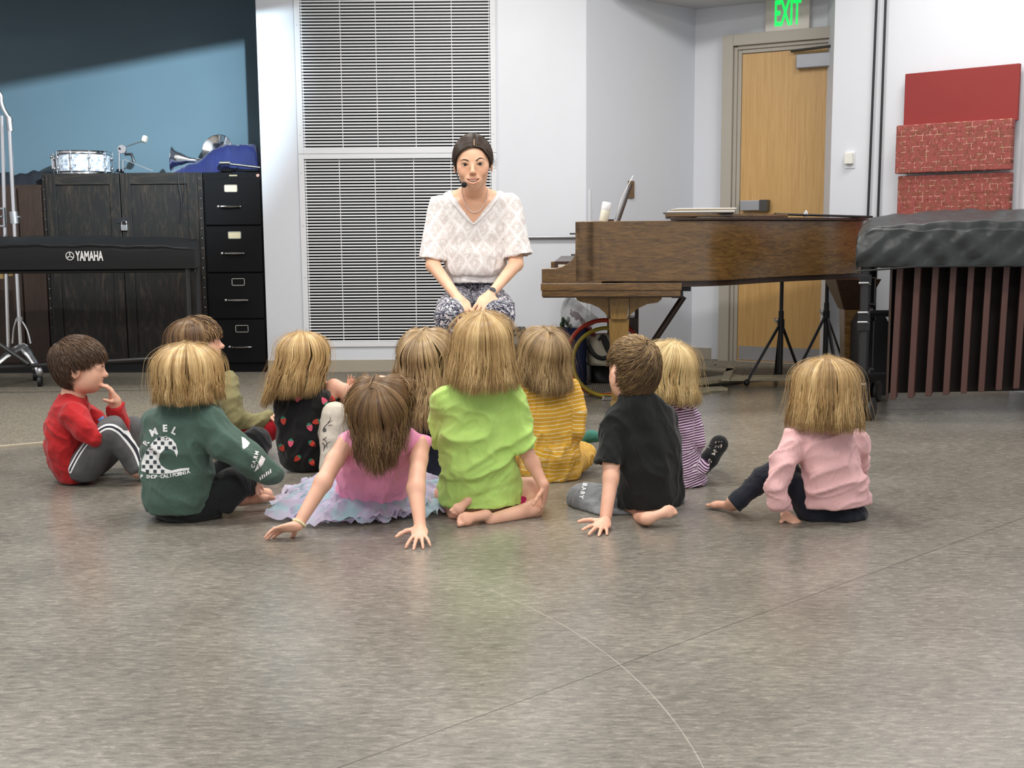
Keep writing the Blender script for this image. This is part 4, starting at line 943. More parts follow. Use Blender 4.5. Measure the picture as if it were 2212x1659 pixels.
# ================================================================== SOFT BODY SURFACES
# Smooth blends of tapered limbs, turned into one continuous mesh (surface nets).
def nv(v): return np.array([v[0], v[1], v[2]], dtype=np.float64)
def unit(v):
    v = np.asarray(v, float); return v / max(1e-9, np.linalg.norm(v))
class SDF:
    def __init__(s, k=0.015): s.p = []; s.k = k
    def cone(s, a, b, ra, rb, k=None, flat=False, sub=False, v=None, tag=0):
        a, b = nv(a), nv(b); s.p.append(dict(t='c', a=a, b=b, ra=ra, rb=rb, k=s.k if k is None else k, flat=flat, sub=sub, v=v, tag=tag,
            lo=np.minimum(a - ra, b - rb), hi=np.maximum(a + ra, b + rb))); return s
    def chain(s, pts, rs, **kw):
        v = kw.pop('v', None)
        L = [0]
        for i in range(len(pts) - 1): L.append(L[-1] + np.linalg.norm(nv(pts[i + 1]) - nv(pts[i])))
        for i in range(len(pts) - 1):
            vv = None if v is None else (v + L[i], v + L[i + 1])
            s.cone(pts[i], pts[i + 1], rs[i], rs[i + 1], v=vv, **kw)
        return s
    def ell(s, c, r, ax=None, ay=None, az=None, k=None, sub=False, v=None, tag=0):
        c = nv(c); R = np.array([unit(ax if ax is not None else (1, 0, 0)), unit(ay if ay is not None else (0, 1, 0)), unit(az if az is not None else (0, 0, 1))])
        r = np.array(r, float); m = np.abs(R).T @ r
        s.p.append(dict(t='e', c=c, R=R, r=r, k=s.k if k is None else k, sub=sub, v=v, tag=tag, lo=c - m, hi=c + m, a=c)); return s
    def loft(s, secs, side, k=None, v0=None, tag=0, e=2.0):   # secs: (centre, half width, half depth); side: width direction
        side = unit(nv(side)); L = 0
        for i in range(len(secs) - 1):
            (a, wa, da), (b, wb, db) = secs[i], secs[i + 1]; a, b = nv(a), nv(b); l = np.linalg.norm(b - a)
            vv = None if v0 is None else (v0 + L, v0 + L + l); L += l
            m = max(wa, da, wb, db)
            s.p.append(dict(t='l', a=a, b=b, wa=wa, wb=wb, da=da, db=db, side=side, k=s.k if k is None else k, sub=False, v=vv, tag=tag, lo=np.minimum(a, b) - m, hi=np.maximum(a, b) + m))
        return s
    def half(s, c, n, lo=None, hi=None, k=0.0):      # cut away the half space n.(p-c) > 0 (inside a box)
        s.p.append(dict(t='h', a=nv(c), n=unit(nv(n)), lo=nv(lo) if lo is not None else None, hi=nv(hi) if hi is not None else None, k=k, sub=True, v=None, tag=0)); return s
    def cutfn(s, fn):
        s.p.append(dict(t='f', fn=fn, lo=None, hi=None, k=0, sub=True, v=None, tag=0)); return s
    @staticmethod
    def ev(p, X):
        t = p['t']
        if t == 'h': return (X @ p['n']) - p['a'] @ p['n']
        if t == 'c':
            a = p['a']; ba = p['b'] - a; L2 = max(1e-12, ba @ ba); pa = X - a
            h = np.clip((pa @ ba) / L2, 0, 1)
            q = pa - h[..., None] * ba; d = np.sqrt((q * q).sum(-1)) - (p['ra'] + (p['rb'] - p['ra']) * h)
            if p['flat']:
                ax = (pa @ ba) / math.sqrt(L2); d = np.maximum(d, ax - math.sqrt(L2))
            return d
        if t == 'e':
            q = (X - p['c']) @ p['R'].T; r = p['r']
            k0 = np.sqrt(((q / r) ** 2).sum(-1)); k1 = np.sqrt(((q / (r * r)) ** 2).sum(-1)) + 1e-9
            return k0 * (k0 - 1) / k1
        a = p['a']; ba = p['b'] - a; L2 = max(1e-12, ba @ ba); pa = X - a
        h = np.clip((pa @ ba) / L2, 0, 1); q = pa - h[..., None] * ba
        s = p['side']; qs = q @ s; qo = q - qs[..., None] * s; qd = np.sqrt((qo * qo).sum(-1))
        w = p['wa'] + (p['wb'] - p['wa']) * h; dd = p['da'] + (p['db'] - p['da']) * h
        k0 = np.sqrt((qs / w) ** 2 + (qd / dd) ** 2); k1 = np.sqrt((qs / w ** 2) ** 2 + (qd / dd ** 2) ** 2) + 1e-9
        return np.where(k0 < 1e-4, -np.minimum(w, dd), k0 * (k0 - 1) / k1)
    def axes(s, vox, fine):
        pos = [p for p in s.p if not p['sub']]
        lo = np.min([p['lo'] for p in pos], 0) - 0.02; hi = np.max([p['hi'] for p in pos], 0) + 0.02
        out = []
        for d in range(3):
            xs = [lo[d]]
            while xs[-1] < hi[d]:
                st = vox
                for (dd, a, b, fv) in (fine or []):
                    if dd == d and a <= xs[-1] <= b: st = min(st, fv)
                xs.append(xs[-1] + st)
            out.append(np.array(xs))
        return out
    def mesh(s, name, m, parent=None, vox=0.005, fine=None, disp=None, smooth=1, origin=None, floor=None):
        AX = s.axes(vox, fine); n = [len(a) for a in AX]
        Fd = np.full(n, 0.08, np.float32)
        for p in s.p:
            pad = 0.05
            rng = []
            for d in range(3):
                if p['lo'] is None: rng.append((0, n[d]))
                else: rng.append((max(0, np.searchsorted(AX[d], p['lo'][d] - pad)), min(n[d], np.searchsorted(AX[d], p['hi'][d] + pad) + 1)))
            sl = tuple(slice(a, b) for a, b in rng)
            if any(b <= a for a, b in rng): continue
            G = np.stack(np.meshgrid(AX[0][sl[0]], AX[1][sl[1]], AX[2][sl[2]], indexing='ij'), -1)
            d = None if p['t'] == 'f' else s.ev(p, G); cur = Fd[sl].astype(np.float64)
            if p['sub']:
                if p['t'] == 'f': Fd[sl] = np.maximum(cur, -p['fn'](G))
                elif p['t'] == 'h':
                    box = 0; Fd[sl] = np.maximum(cur, d if True else d)
                else: Fd[sl] = np.maximum(cur, -d)
            else:
                k = p['k']
                if k > 1e-5:
                    h = np.clip(.5 + .5 * (cur - d) / k, 0, 1); Fd[sl] = cur * (1 - h) + d * h - k * h * (1 - h)
                else: Fd[sl] = np.minimum(cur, d)
        if floor is not None:
            Fd = np.maximum(Fd, (floor - AX[2])[None, None, :].astype(np.float32))
        # surface nets
        ins = Fd < 0
        c = np.zeros([x - 1 for x in n], np.int8)
        for dx in (0, 1):
            for dy in (0, 1):
                for dz in (0, 1): c += ins[dx:n[0] - 1 + dx, dy:n[1] - 1 + dy, dz:n[2] - 1 + dz]
        act = (c > 0) & (c < 8); I = np.argwhere(act); N = len(I)
        idx = np.full(act.shape, -1, np.int32); idx[act] = np.arange(N)
        corners = [(dx, dy, dz) for dx in (0, 1) for dy in (0, 1) for dz in (0, 1)]
        val = {cr: Fd[I[:, 0] + cr[0], I[:, 1] + cr[1], I[:, 2] + cr[2]] for cr in corners}
        acc = np.zeros((N, 3)); cnt = np.zeros(N)
        for cr in corners:
            for d in range(3):
                if cr[d]: continue
                c2 = list(cr); c2[d] = 1; c2 = tuple(c2); a, b = val[cr], val[c2]
                mk = (a < 0) != (b < 0); t = np.where(mk, a / np.where(mk, a - b, 1), 0)
                pt = np.tile(np.array(cr, float), (N, 1)); pt[:, d] = t
                acc[mk] += pt[mk]; cnt[mk] += 1
        loc = acc / cnt[:, None]; V = np.zeros((N, 3))
        for d in range(3):
            g = AX[d]; V[:, d] = g[I[:, d]] + loc[:, d] * (g[I[:, d] + 1] - g[I[:, d]])
        quads = []
        for d in range(3):
            e1, e2 = [(1, 2), (2, 0), (0, 1)][d]
            a = ins; sl0 = [slice(1, -1)] * 3; sl1 = [slice(1, -1)] * 3; sl0[d] = slice(0, -1); sl1[d] = slice(1, None)
            m0 = a[tuple(sl0)]; m1 = a[tuple(sl1)]; ch = np.argwhere(m0 != m1)
            if len(ch) == 0: continue
            base = ch.copy(); off = np.array([1, 1, 1]); off[d] = 0; base = base + off
            up = m0[ch[:, 0], ch[:, 1], ch[:, 2]]
            q = []
            for (u, w) in ((-1, -1), (0, -1), (0, 0), (-1, 0)):
                b = base.copy(); b[:, e1] += u; b[:, e2] += w; q.append(idx[b[:, 0], b[:, 1], b[:, 2]])
            q = np.stack(q, 1); q[~up] = q[~up][:, ::-1]; quads.append(q)
        Q = np.concatenate(quads); Q = Q[(Q >= 0).all(1)]
        if smooth:
            E = np.concatenate([Q[:, [0, 1]], Q[:, [1, 2]], Q[:, [2, 3]], Q[:, [3, 0]]])
            for _ in range(smooth):
                A = np.zeros_like(V); cn = np.zeros(N)
                for d in range(3):
                    A[:, d] = np.bincount(E[:, 0], V[E[:, 1], d], N) + np.bincount(E[:, 1], V[E[:, 0], d], N)
                cn = np.bincount(E[:, 0], None, N) + np.bincount(E[:, 1], None, N)
                V = V * .5 + .5 * A / np.maximum(cn, 1)[:, None]
        if disp is not None:
            a, b, c_, d_ = (V[Q[:, i]] for i in range(4)); fn = np.cross(c_ - a, d_ - b)
            nm = np.zeros_like(V)
            for i in range(4):
                for d in range(3): nm[:, d] += np.bincount(Q[:, i], fn[:, d], N)
            nm /= np.maximum(1e-12, np.linalg.norm(nm, axis=1))[:, None]
            V = V + nm * disp(V, nm)[:, None]
        if floor is not None: V[:, 2] = np.maximum(V[:, 2], floor)
        org = np.array(origin if origin is not None else (0, 0, 0), float)
        me = bpy.data.meshes.new(name); me.vertices.add(N); me.vertices.foreach_set('co', (V - org).astype(np.float32).ravel())
        me.loops.add(len(Q) * 4); me.loops.foreach_set('vertex_index', Q.astype(np.int32).ravel())
        me.polygons.add(len(Q)); me.polygons.foreach_set('loop_start', np.arange(0, len(Q) * 4, 4, dtype=np.int32))
        me.polygons.foreach_set('use_smooth', np.ones(len(Q), bool)); me.update(calc_edges=True)
        me.materials.append(m)
        vs = [p for p in s.p if p['v'] is not None]
        if vs:
            best = np.full(N, 1e9); vv = np.zeros(N)
            for p in vs:
                d = s.ev(p, V)
                if p['t'] == 'e': val_ = np.full(N, p['v'] if not isinstance(p['v'], tuple) else p['v'][0])
                else:
                    ba = p['b'] - p['a']; h = np.clip(((V - p['a']) @ ba) / max(1e-12, ba @ ba), -3, 4); val_ = p['v'][0] + (p['v'][1] - p['v'][0]) * h
                mk = d < best; best[mk] = d[mk]; vv[mk] = val_[mk]
            at = me.attributes.new('vv', 'FLOAT', 'POINT'); at.data.foreach_set('value', vv.astype(np.float32))
        o = bpy.data.objects.new(name, me); COL.objects.link(o)
        o.location = tuple(org)
        if parent: o.parent = parent; o.location = tuple(org - nv(parent_world(parent)))
        o['_v'] = 0; del o['_v']
        return o, V
# vectorised value noise
_rng = np.random.RandomState(11); _tab = _rng.rand(256).astype(np.float64); _perm = _rng.permutation(256)
def vnoise(X):
    i = np.floor(X).astype(int); f = X - i; f = f * f * (3 - 2 * f); out = 0
    for dx in (0, 1):
        for dy in (0, 1):
            for dz in (0, 1):
                h = _perm[(_perm[(_perm[(i[:, 0] + dx) & 255] + i[:, 1] + dy) & 255] + i[:, 2] + dz) & 255]
                w = (f[:, 0] if dx else 1 - f[:, 0]) * (f[:, 1] if dy else 1 - f[:, 1]) * (f[:, 2] if dz else 1 - f[:, 2])
                out = out + w * _tab[h]
    return out
def wrinkle(amp=0.005, dirn=(1, 0, .35), scale=22, stretch=.28, seed=0.0, low=0.0):
    u = unit(dirn); w = unit(np.cross(u, (0, 1, .2))); q = np.cross(u, w); B = np.stack([u * stretch, w, q])
    def f(V, nm):
        X = V @ B.T * scale + seed
        a = 1 - np.abs(2 * vnoise(X + 1.5 * vnoise(X * .5 + 9)[:, None]) - 1)
        b = vnoise(X * 2.3 + 31) - .5
        c_ = 1 - np.abs(2 * vnoise(X * 1.9 + 50 + 2 * vnoise(X + 3)[:, None]) - 1)
        return amp * 1.35 * (a ** 3 * 2.0 - .8 + .8 * (c_ ** 3 - .3) + .35 * b) + low * (vnoise(V * 9 + seed) - .5)
    return f
# ================================================================== MATERIALS FOR PEOPLE
def skin(name='skin', c=(228, 180, 154)):
    if name in MATS: return MATS[name]
    m = bpy.data.materials.new(name); t = NT(m); v = t.coord()
    base = t.ramp(t.noise(v, 14, 4), [(.3, srgb(c[0] - 8, c[1] - 16, c[2] - 16)), (.7, srgb(min(255, c[0] + 6), c[1] + 4, c[2] + 4))])
    at = t.add('ShaderNodeAttribute'); at.attribute_name = 'tint'
    base = t.mix(at.outputs['Alpha'], base, (1, 1, 1)) if False else base
    mx = t.n.new('ShaderNodeMix'); mx.data_type = 'RGBA'; t.link(at.outputs['Fac'], mx.inputs[0]); t.link(base, mx.inputs[6]); mx.inputs[7].default_value = c4(srgb(196, 92, 86))
    t.col(mx.outputs[2]); b = t.b; b.inputs['Roughness'].default_value = .5; b.inputs['Subsurface Weight'].default_value = .12; b.inputs['Subsurface Radius'].default_value = (.6, .25, .15); b.inputs['Subsurface Scale'].default_value = .012
    MATS[name] = m; return m
def cloth(name, c, var=.10, vscale=12, rough=.85, weave=420, wb=.12, sheen=.15):
    if name in MATS: return MATS[name]
    m = bpy.data.materials.new(name); t = NT(m); v = t.coord(); c = srgb(*c)
    t.col(t.ramp(t.noise(v, vscale, 5, .6), [(.3, tuple(x * (1 - var) for x in c)), (.7, tuple(min(1, x * (1 + var)) for x in c))]))
    t.b.inputs['Roughness'].default_value = rough; t.b.inputs['Sheen Weight'].default_value = sheen; t.b.inputs['Specular IOR Level'].default_value = .25
    wr = t.noise(t.coord((1, 1, .45), rot=(.3, .6, 0)), 22, 3, .5, 1.6)
    t.bump(t.math('ADD', t.math('MULTIPLY', t.noise(v, weave, 2), .12), t.math('MULTIPLY', wr, 1.6)), min(1.0, wb * 5), .006); MATS[name] = m; return m
def striped(name, c1, c2, period, duty, var=.06):
    m = bpy.data.materials.new(name); t = NT(m); v = t.coord()
    at = t.add('ShaderNodeAttribute'); at.attribute_name = 'vv'
    x = t.math('FRACT', t.math('DIVIDE', t.math('ADD', at.outputs['Fac'], t.math('MULTIPLY', t.noise(v, 7, 2), period * 1.1)), period))
    f = t.math('LESS_THAN', x, duty); c1 = srgb(*c1); n = t.noise(v, 14, 4)
    base = t.ramp(n, [(.3, tuple(a * (1 - var) for a in c1)), (.7, tuple(min(1, a * (1 + var)) for a in c1))])
    t.col(t.mix(f, base, srgb(*c2))); t.b.inputs['Roughness'].default_value = .85; t.b.inputs['Specular IOR Level'].default_value = .25
    t.bump(t.noise(v, 380, 2), .1, .003); MATS[name] = m; return m
def hairmat(name, dark, mid, light, rough=.38):
    if name in MATS: return MATS[name]
    m = bpy.data.materials.new(name); t = NT(m)
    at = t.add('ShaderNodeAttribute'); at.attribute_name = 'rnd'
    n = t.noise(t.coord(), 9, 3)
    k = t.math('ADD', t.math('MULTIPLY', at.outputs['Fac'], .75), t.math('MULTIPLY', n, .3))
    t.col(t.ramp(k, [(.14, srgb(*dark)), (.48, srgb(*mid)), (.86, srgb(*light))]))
    b = t.b; b.inputs['Roughness'].default_value = rough; b.inputs['Specular IOR Level'].default_value = .45
    b.inputs['Anisotropic'].default_value = .5
    MATS[name] = m; return m
# ================================================================== HAIR
class Hair:
    """ribbon-like locks; each is a tapered 4-sided tube"""
    def __init__(s): s.v = []; s.f = []; s.r = []; s.n = 0
    def add(s, pts, w, rnd, up=None, taper=(0.5, 1.0, 0.25)):
        P_ = np.array(pts); m = len(P_)
        d = np.gradient(P_, axis=0); d /= np.maximum(1e-9, np.linalg.norm(d, axis=1))[:, None]
        out = P_ - up if up is not None else np.tile([0, 0, 1.], (m, 1))
        sd = np.cross(d, out); sd /= np.maximum(1e-9, np.linalg.norm(sd, axis=1))[:, None]; no = np.cross(sd, d)
        t = np.linspace(0, 1, m); ww = np.interp(t, [0, .35, .75, 1], [w * taper[0], w * taper[1], w * taper[1], w * taper[2]])[:, None]
        ring = np.stack([P_ + sd * ww, P_ + no * ww * .55, P_ - sd * ww, P_ - no * ww * .55], 1).reshape(-1, 3)
        o = s.n; s.v.append(ring)
        i = np.arange(m - 1)[:, None] * 4 + o; k = np.arange(4)[None, :]; k2 = (k + 1) % 4
        s.f.append(np.stack([i + k, i + k2, i + 4 + k2, i + 4 + k], -1).reshape(-1, 4))
        s.f.append(np.array([[o, o + 3, o + 2, o + 1], [o + 4 * m - 4, o + 4 * m - 3, o + 4 * m - 2, o + 4 * m - 1]]))
        s.r.append(np.full(4 * m, rnd)); s.n += 4 * m
    def build(s, name, m, parent):
        V = np.concatenate(s.v); Q = np.concatenate(s.f); R = np.concatenate(s.r); base = nv(parent_world(parent))
        V[:, 2] = np.maximum(V[:, 2], .002)
        me = bpy.data.meshes.new(name); me.vertices.add(len(V)); me.vertices.foreach_set('co', (V - base).astype(np.float32).ravel())
        me.loops.add(len(Q) * 4); me.loops.foreach_set('vertex_index', Q.astype(np.int32).ravel())
        me.polygons.add(len(Q)); me.polygons.foreach_set('loop_start', np.arange(0, len(Q) * 4, 4, dtype=np.int32)); me.polygons.foreach_set('use_smooth', np.ones(len(Q), bool))
        me.update(calc_edges=True); me.materials.append(m)
        at = me.attributes.new('rnd', 'FLOAT', 'POINT'); at.data.foreach_set('value', R.astype(np.float32))
        o = bpy.data.objects.new(name, me); COL.objects.link(o); o.parent = parent; return o
class Head:
    """local head frame: X side, Y facing, Z up; H = chin to crown height"""
    def __init__(s, c, H, face, up=(0, 0, 1), wf=1.0):
        s.c = nv(c); s.H = H; s.Y = unit(nv(face)); u = nv(up); s.X = unit(np.cross(s.Y, u)); s.Z = np.cross(s.X, s.Y); s.wf = wf
    def w(s, x, y, z):       # unit-head coordinates, origin at the centre of the skull
        return s.c + s.H * (x * s.X * s.wf + y * s.Y + z * s.Z)
    def e(s, S_, x, y, z, rx, ry, rz, **kw):
        S_.ell(s.w(x, y, z), (rx * s.H * s.wf, ry * s.H, rz * s.H), s.X, s.Y, s.Z, **kw)
    def co(s, S_, a, b, ra, rb, **kw): S_.cone(s.w(*a), s.w(*b), ra * s.H, rb * s.H, **kw)
    def build(s, S_, ears=True, face=True, nose=1.0):
        k = .03 * s.H / .2
        s.e(S_, 0, -.04, .10, .36, .45, .39, k=k); s.e(S_, 0, .14, -.16, .27, .26, .30, k=k)
        s.e(S_, 0, .24, -.38, .12, .12, .09, k=k)
        for sx in (-1, 1):
            s.e(S_, .15 * sx, .22, -.17, .13, .13, .13, k=k); s.e(S_, .13 * sx, .34, .02, .10, .06, .05, k=k * .6)
            s.e(S_, .16 * sx, .08, -.32, .12, .18, .12, k=k)
            if ears:
                s.e(S_, .375 * sx, -.02, -.06, .04, .09, .15, k=.008); s.e(S_, .43 * sx, .01, -.06, .03, .045, .08, sub=True)
        s.co(S_, (0, .37, .00), (0, .46, -.13), .03, .05 * nose, k=k * .4); s.e(S_, 0, .455, -.145, .055 * nose, .06, .045, k=.006)
        for sx in (-1, 1): s.e(S_, .045 * sx, .42, -.155, .035, .045, .03, k=.004)
        s.e(S_, 0, .385, -.225, .085, .05, .022, k=.004); s.e(S_, 0, .375, -.275, .075, .05, .025, k=.004)
        s.co(S_, (0, -.10, -.2), (0, -.12, -.60), .185, .19, k=k)
    def shell(s, th, ph, off=0.0):   # th: polar angle from the crown, ph: azimuth (0 = facing)
        st, ct = np.sin(th), np.cos(th)
        return s.w(0, 0, 0) if False else s.c + s.H * ((.375 + off) * st * np.sin(ph) * s.X * s.wf + (-.04 + (.465 + off) * st * np.cos(ph)) * s.Y + (.10 + (.405 + off) * ct) * s.Z)
def smoothpath(pts, n):
    pts = np.array(pts); m = len(pts); t = np.linspace(0, m - 1, n); i = np.minimum(t.astype(int), m - 2); f = (t - i)[:, None]
    g = np.gradient(pts, axis=0); a, b, ga, gb = pts[i], pts[i + 1], g[i], g[i + 1]
    return (2 * f ** 3 - 3 * f ** 2 + 1) * a + (f ** 3 - 2 * f ** 2 + f) * ga + (-2 * f ** 3 + 3 * f ** 2) * b + (f ** 3 - f ** 2) * gb
def long_hair(hd, parent, m, length, n=900, part=(0.0, -.15), face_gap=1.0, flare=.0, tip=.02, width=.0034, wav=.004, down=(0, 0, -1), seed=1, out=.0, layers=(.015, .06, .10), clump=.28, under=None, lens=None, back_push=0.0, tone=None, name='hair', tips=(0.35,1.0,.12), wig=.004):
    """hair falling from a parting over the skull and hanging to `length` metres below the skull's widest ring"""
    rs = np.random.RandomState(seed); Hh = Hair(); dn = unit(down)
    pa = hd.w(part[0], .28, .40); pb = hd.w(part[0], part[1], .50)
    up = hd.c
    K = 46; cl = [(rs.uniform(-PI, PI), rs.uniform(-.004, .004), rs.rand()) for _ in range(K)]
    for i in range(n):
        ph = rs.uniform(face_gap, 2 * PI - face_gap)            # azimuth, 0 is the face
        ci = min(range(K), key=lambda q: abs(((cl[q][0] - ph + PI) % (2 * PI)) - PI)); cph, coff, cr = cl[ci]
        dph = ((cph - ph + PI) % (2 * PI)) - PI
        lay = rs.choice(layers); st = rs.uniform(0, 1)
        # start on the parting line, nearer front for side-front hair
        front = max(0.0, math.cos(ph)) ; fb = min(1, max(0, .5 - .5 * math.cos(ph)))
        s0 = pa * (1 - fb) + pb * fb; w1, w2, f1, f2 = rs.uniform(.0, wig), rs.uniform(0, wig * 1.2), rs.uniform(0, 6.28), rs.uniform(3, 7)
        fly = rs.rand() < .035
        if fly: lay = rs.uniform(.12, .19)
        pts = []
        th_end = 1.62
        for th in np.linspace(.30, th_end, 7):
            p = hd.shell(th, ph + dph * clump * (th / th_end) ** 2 * .6, lay * min(1, th * .8))
            pts.append(p)
        p0 = s0 + (np.array(pts[0]) - s0) * .12 + hd.Z * (lay * .36 + .018) * hd.H
        pts = [p0] + pts
        base = pts[-1]; rad = base - hd.c; rad = rad - dn * (rad @ dn); rad = unit(rad)
        L = length if lens is None else lens(ph)
        L = L * (1 + rs.uniform(-.12, .06)) * (1 if lay > .03 else .93)
        cpush = coff * 2 + rs.uniform(-1, 1) * tip * .5
        for q in (.25, .5, .75, 1.0):
            sway = wav * math.sin(q * 5 + cr * 20) + (cpush * q)
            tang = unit(np.cross(rad, dn))
            pr = rad * (flare * q ** 2 - out * q) * 1.0 + tang * sway + rad * wav * math.sin(q * 7 + cr * 9) + rad * tip * (.4 * (lay - .05) / .05) * q
            if under is not None: pr = pr + under(ph, q)
            pts.append(base + dn * L * q + pr + tang * (dph * clump * .05 * q + (w1 + w2 * q) * math.sin(f1 + f2 * q)) + rad * (w2 * q * math.cos(f1 * 2 + f2 * q) * .8))
        pth = smoothpath(pts, 16)
        if hasattr(hd, 'push'): pth = hd.push(pth)
        bd = .5 + .5 * math.sin(ph * 11 + seed) * math.sin(ph * 5.3 + seed * 2); tn = .15 * cr + .30 * bd + .55 * rs.rand() - .04 if tone is None else tone(ph, rs, cr)
        if fly: pth = pth + rs.normal(size=3) * .003 + np.linspace(0, 1, len(pth))[:, None] * rs.normal(size=3) * .012
        Hh.add(pth, width * (.4 if fly else rs.uniform(.6, 1.25)), tn, up=up, taper=tips)
    return Hh.build(name, m, parent)
def short_hair(hd, parent, m, n=1500, L=.045, whorl=(0.02, -.30, .42), width=.0026, seed=3, lim=None, lift=.012, front=1.25, spread=.35, name='hair', tone=None, nape=0.0):
    """short locks combed out from a whorl over the skull"""
    rs = np.random.RandomState(seed); Hh = Hair(); 
    wc = unit(hd.w(*whorl) - hd.w(0, -.04, .10))
    for i in range(n):
        # random direction on the upper skull
        while True:
            d = unit(rs.normal(size=3)); loc = np.array([d @ hd.X, d @ hd.Y, d @ hd.Z])
            if lim(loc): break
        ax = d; tang = ax - wc; tang = tang - ax * (tang @ ax)
        if np.linalg.norm(tang) < .02: continue
        tang = unit(tang); tang = unit(tang + rs.normal(size=3) * .10 * 1 + unit(np.cross(ax, wc)) * spread)
        pts = []; l = L * rs.uniform(.7, 1.15); lay = rs.uniform(.004, .05)
        for q in np.linspace(0, 1, 7):
            dd = unit(ax + tang * (q * l / (hd.H * .42)))
            lx, ly, lz = dd @ hd.X, dd @ hd.Y, dd @ hd.Z
            nn_ = max(0.0, -lz - .12) * (1 if ly < .2 else 0) * nape
            p = hd.c + hd.H * ((.372 + lay) * lx * hd.X * hd.wf * (1 + .25 * nn_) + (-.04 + (.462 + lay) * ly * (1 - .10 * nn_)) * hd.Y + (.10 + (.402 + lay) * lz - .17 * nn_) * hd.Z)
            pts.append(p + dd * lift * q * (1 - .35 * q) * rs.uniform(.6, 1.2))
        Hh.add(smoothpath(pts, 8), width * rs.uniform(.7, 1.2), (rs.rand() * .8 + .1) if tone is None else tone(ax, hd, rs), up=hd.c, taper=(.8, 1, .15))
    return Hh.build(name, m, parent)
# ================================================================== HANDS AND FEET
def hand(S_, wrist, d, palm, L, side=1, curl=(.2, .2, .25, .3), spread=.14, thumb=(.7, .25), k=.004, rs=1.0, tcurl=.3):
    """wrist point, direction of fingers, palm normal, length wrist-fingertip; side +1: thumb towards cross(palm, d)"""
    d = unit(nv(d)); n = unit(nv(palm)); n = unit(n - d * (n @ d)); s = np.cross(n, d) * side; w = nv(wrist)
    pl = L * .50; pw = L * .225
    c = w + d * pl * .5
    S_.ell(c, (pw, pl * .60, L * .075 * 1.25), s, d, n, k=.008)
    S_.cone(w, w + d * pl * .35, L * .135, L * .12, k=.012)
    fl = (.42, .47, .44, .35); off = (.72, .25, -.24, -.70); rr = (.052, .054, .051, .045)
    for i in range(4):
        b = w + d * pl * (.92 - .05 * abs(i - 1.2)) + s * pw * off[i]
        ang = spread * (1.5 - i) / 1.5; fd = unit(d + s * ang); p = b; r = L * rr[i] * rs; cu = curl[i]
        tot = 0
        for j, fr in enumerate((.42, .32, .26)):
            tot += cu * (.7 if j == 0 else 1.0); dd = fd * math.cos(tot) + n * math.sin(tot)
            q = p + dd * L * fl[i] * fr * 1.05; S_.cone(p, q, r, r * .90, k=k); p = q; r *= .90
    b = w + d * pl * .18 + s * pw * .72; td = unit(d * (1 - thumb[0]) + s * thumb[0] + n * thumb[1]); p = b; r = L * .066 * rs
    for j, fr in enumerate((.20, .17, .14)):
        q = p + td * L * fr; S_.cone(p, q, r, r * .9, k=k * 1.5); p = q; r *= .9; td = unit(td + d * tcurl + n * .1)
def foot(S_, heel, toe, up, L=None, side=1, k=.004, toes=True, w=.19):
    """side +1: big toe towards cross(up, dir)"""
    h = nv(heel); t = nv(toe); L = np.linalg.norm(t - h); d = (t - h) / L; u = nv(up); u = unit(u - d * (u @ d)); s = np.cross(u, d) * side
    S_.ell(h + d * L * .14, (L * .135, L * .16, L * .14), s, d, u, k=.01)
    S_.ell(h + d * L * .42 + s * L * .0, (L * .14, L * .30, L * .12), s, d, u, k=.015)
    S_.ell(h + d * L * .70, (L * w, L * .17, L * .095), s, d, u, k=.012)
    S_.ell(h + d * L * .72 + s * L * .10 - u * L * .02, (L * .09, L * .11, L * .085), s, d, u, k=.008)
    if toes:
        for i, (o_, l_, r_) in enumerate(((.125, .98, .064), (.035, .99, .045), (-.035, .96, .042), (-.095, .92, .038), (-.145, .86, .036))):
            a = h + d * L * (.74) + s * L * o_ * .9 - u * L * .01; b = h + d * L * (l_ - .04) + s * L * o_ - u * L * .03
            S_.cone(a, b, L * r_ * .85, L * r_, k=.0015)
# ================================================================== CROP READER
class CR_:
    """reads joints off an enlarged part of the photograph; each figure stands at its own distance Y0"""
    def __init__(s, x, y, sc_, Y0): s.x, s.y, s.s, s.Y = x, y, sc_, Y0
    def __call__(s, px, py, dy=0.0): return nv(P(s.x + px / s.s, s.y + py / s.s, s.Y + dy))
    def fl(s, px, py, z=0.0): return nv(F(s.x + px / s.s, s.y + py / s.s, z))
    def r(s, v, dy=0.0): return v / s.s / FPX * (s.Y + dy)
WOMAN = np.array([P(1020, 350, 4.95).x, 4.95, 1.28])
def person(loc, label, S_, mskin=None, vox=.0042, fine=None, floor=0.0, smooth=1, tintf=None):
    o, V = S_.mesh('person', mskin or skin(), None, vox, fine, smooth=smooth, origin=(loc[0], loc[1], 0), floor=floor)
    if tintf is not None:
        at = o.data.attributes.new('tint', 'FLOAT', 'POINT'); at.data.foreach_set('value', np.clip(tintf(V), 0, 1).astype(np.float32))
    T(o, label, 'person')
    return o
def garment(name, m, par, S_, vox=.0055, disp=None, fine=None, smooth=1, floor=.001):
    o, V = S_.mesh(name, m, par, vox, fine, disp, smooth, origin=nv(parent_world(par)), floor=floor); return o
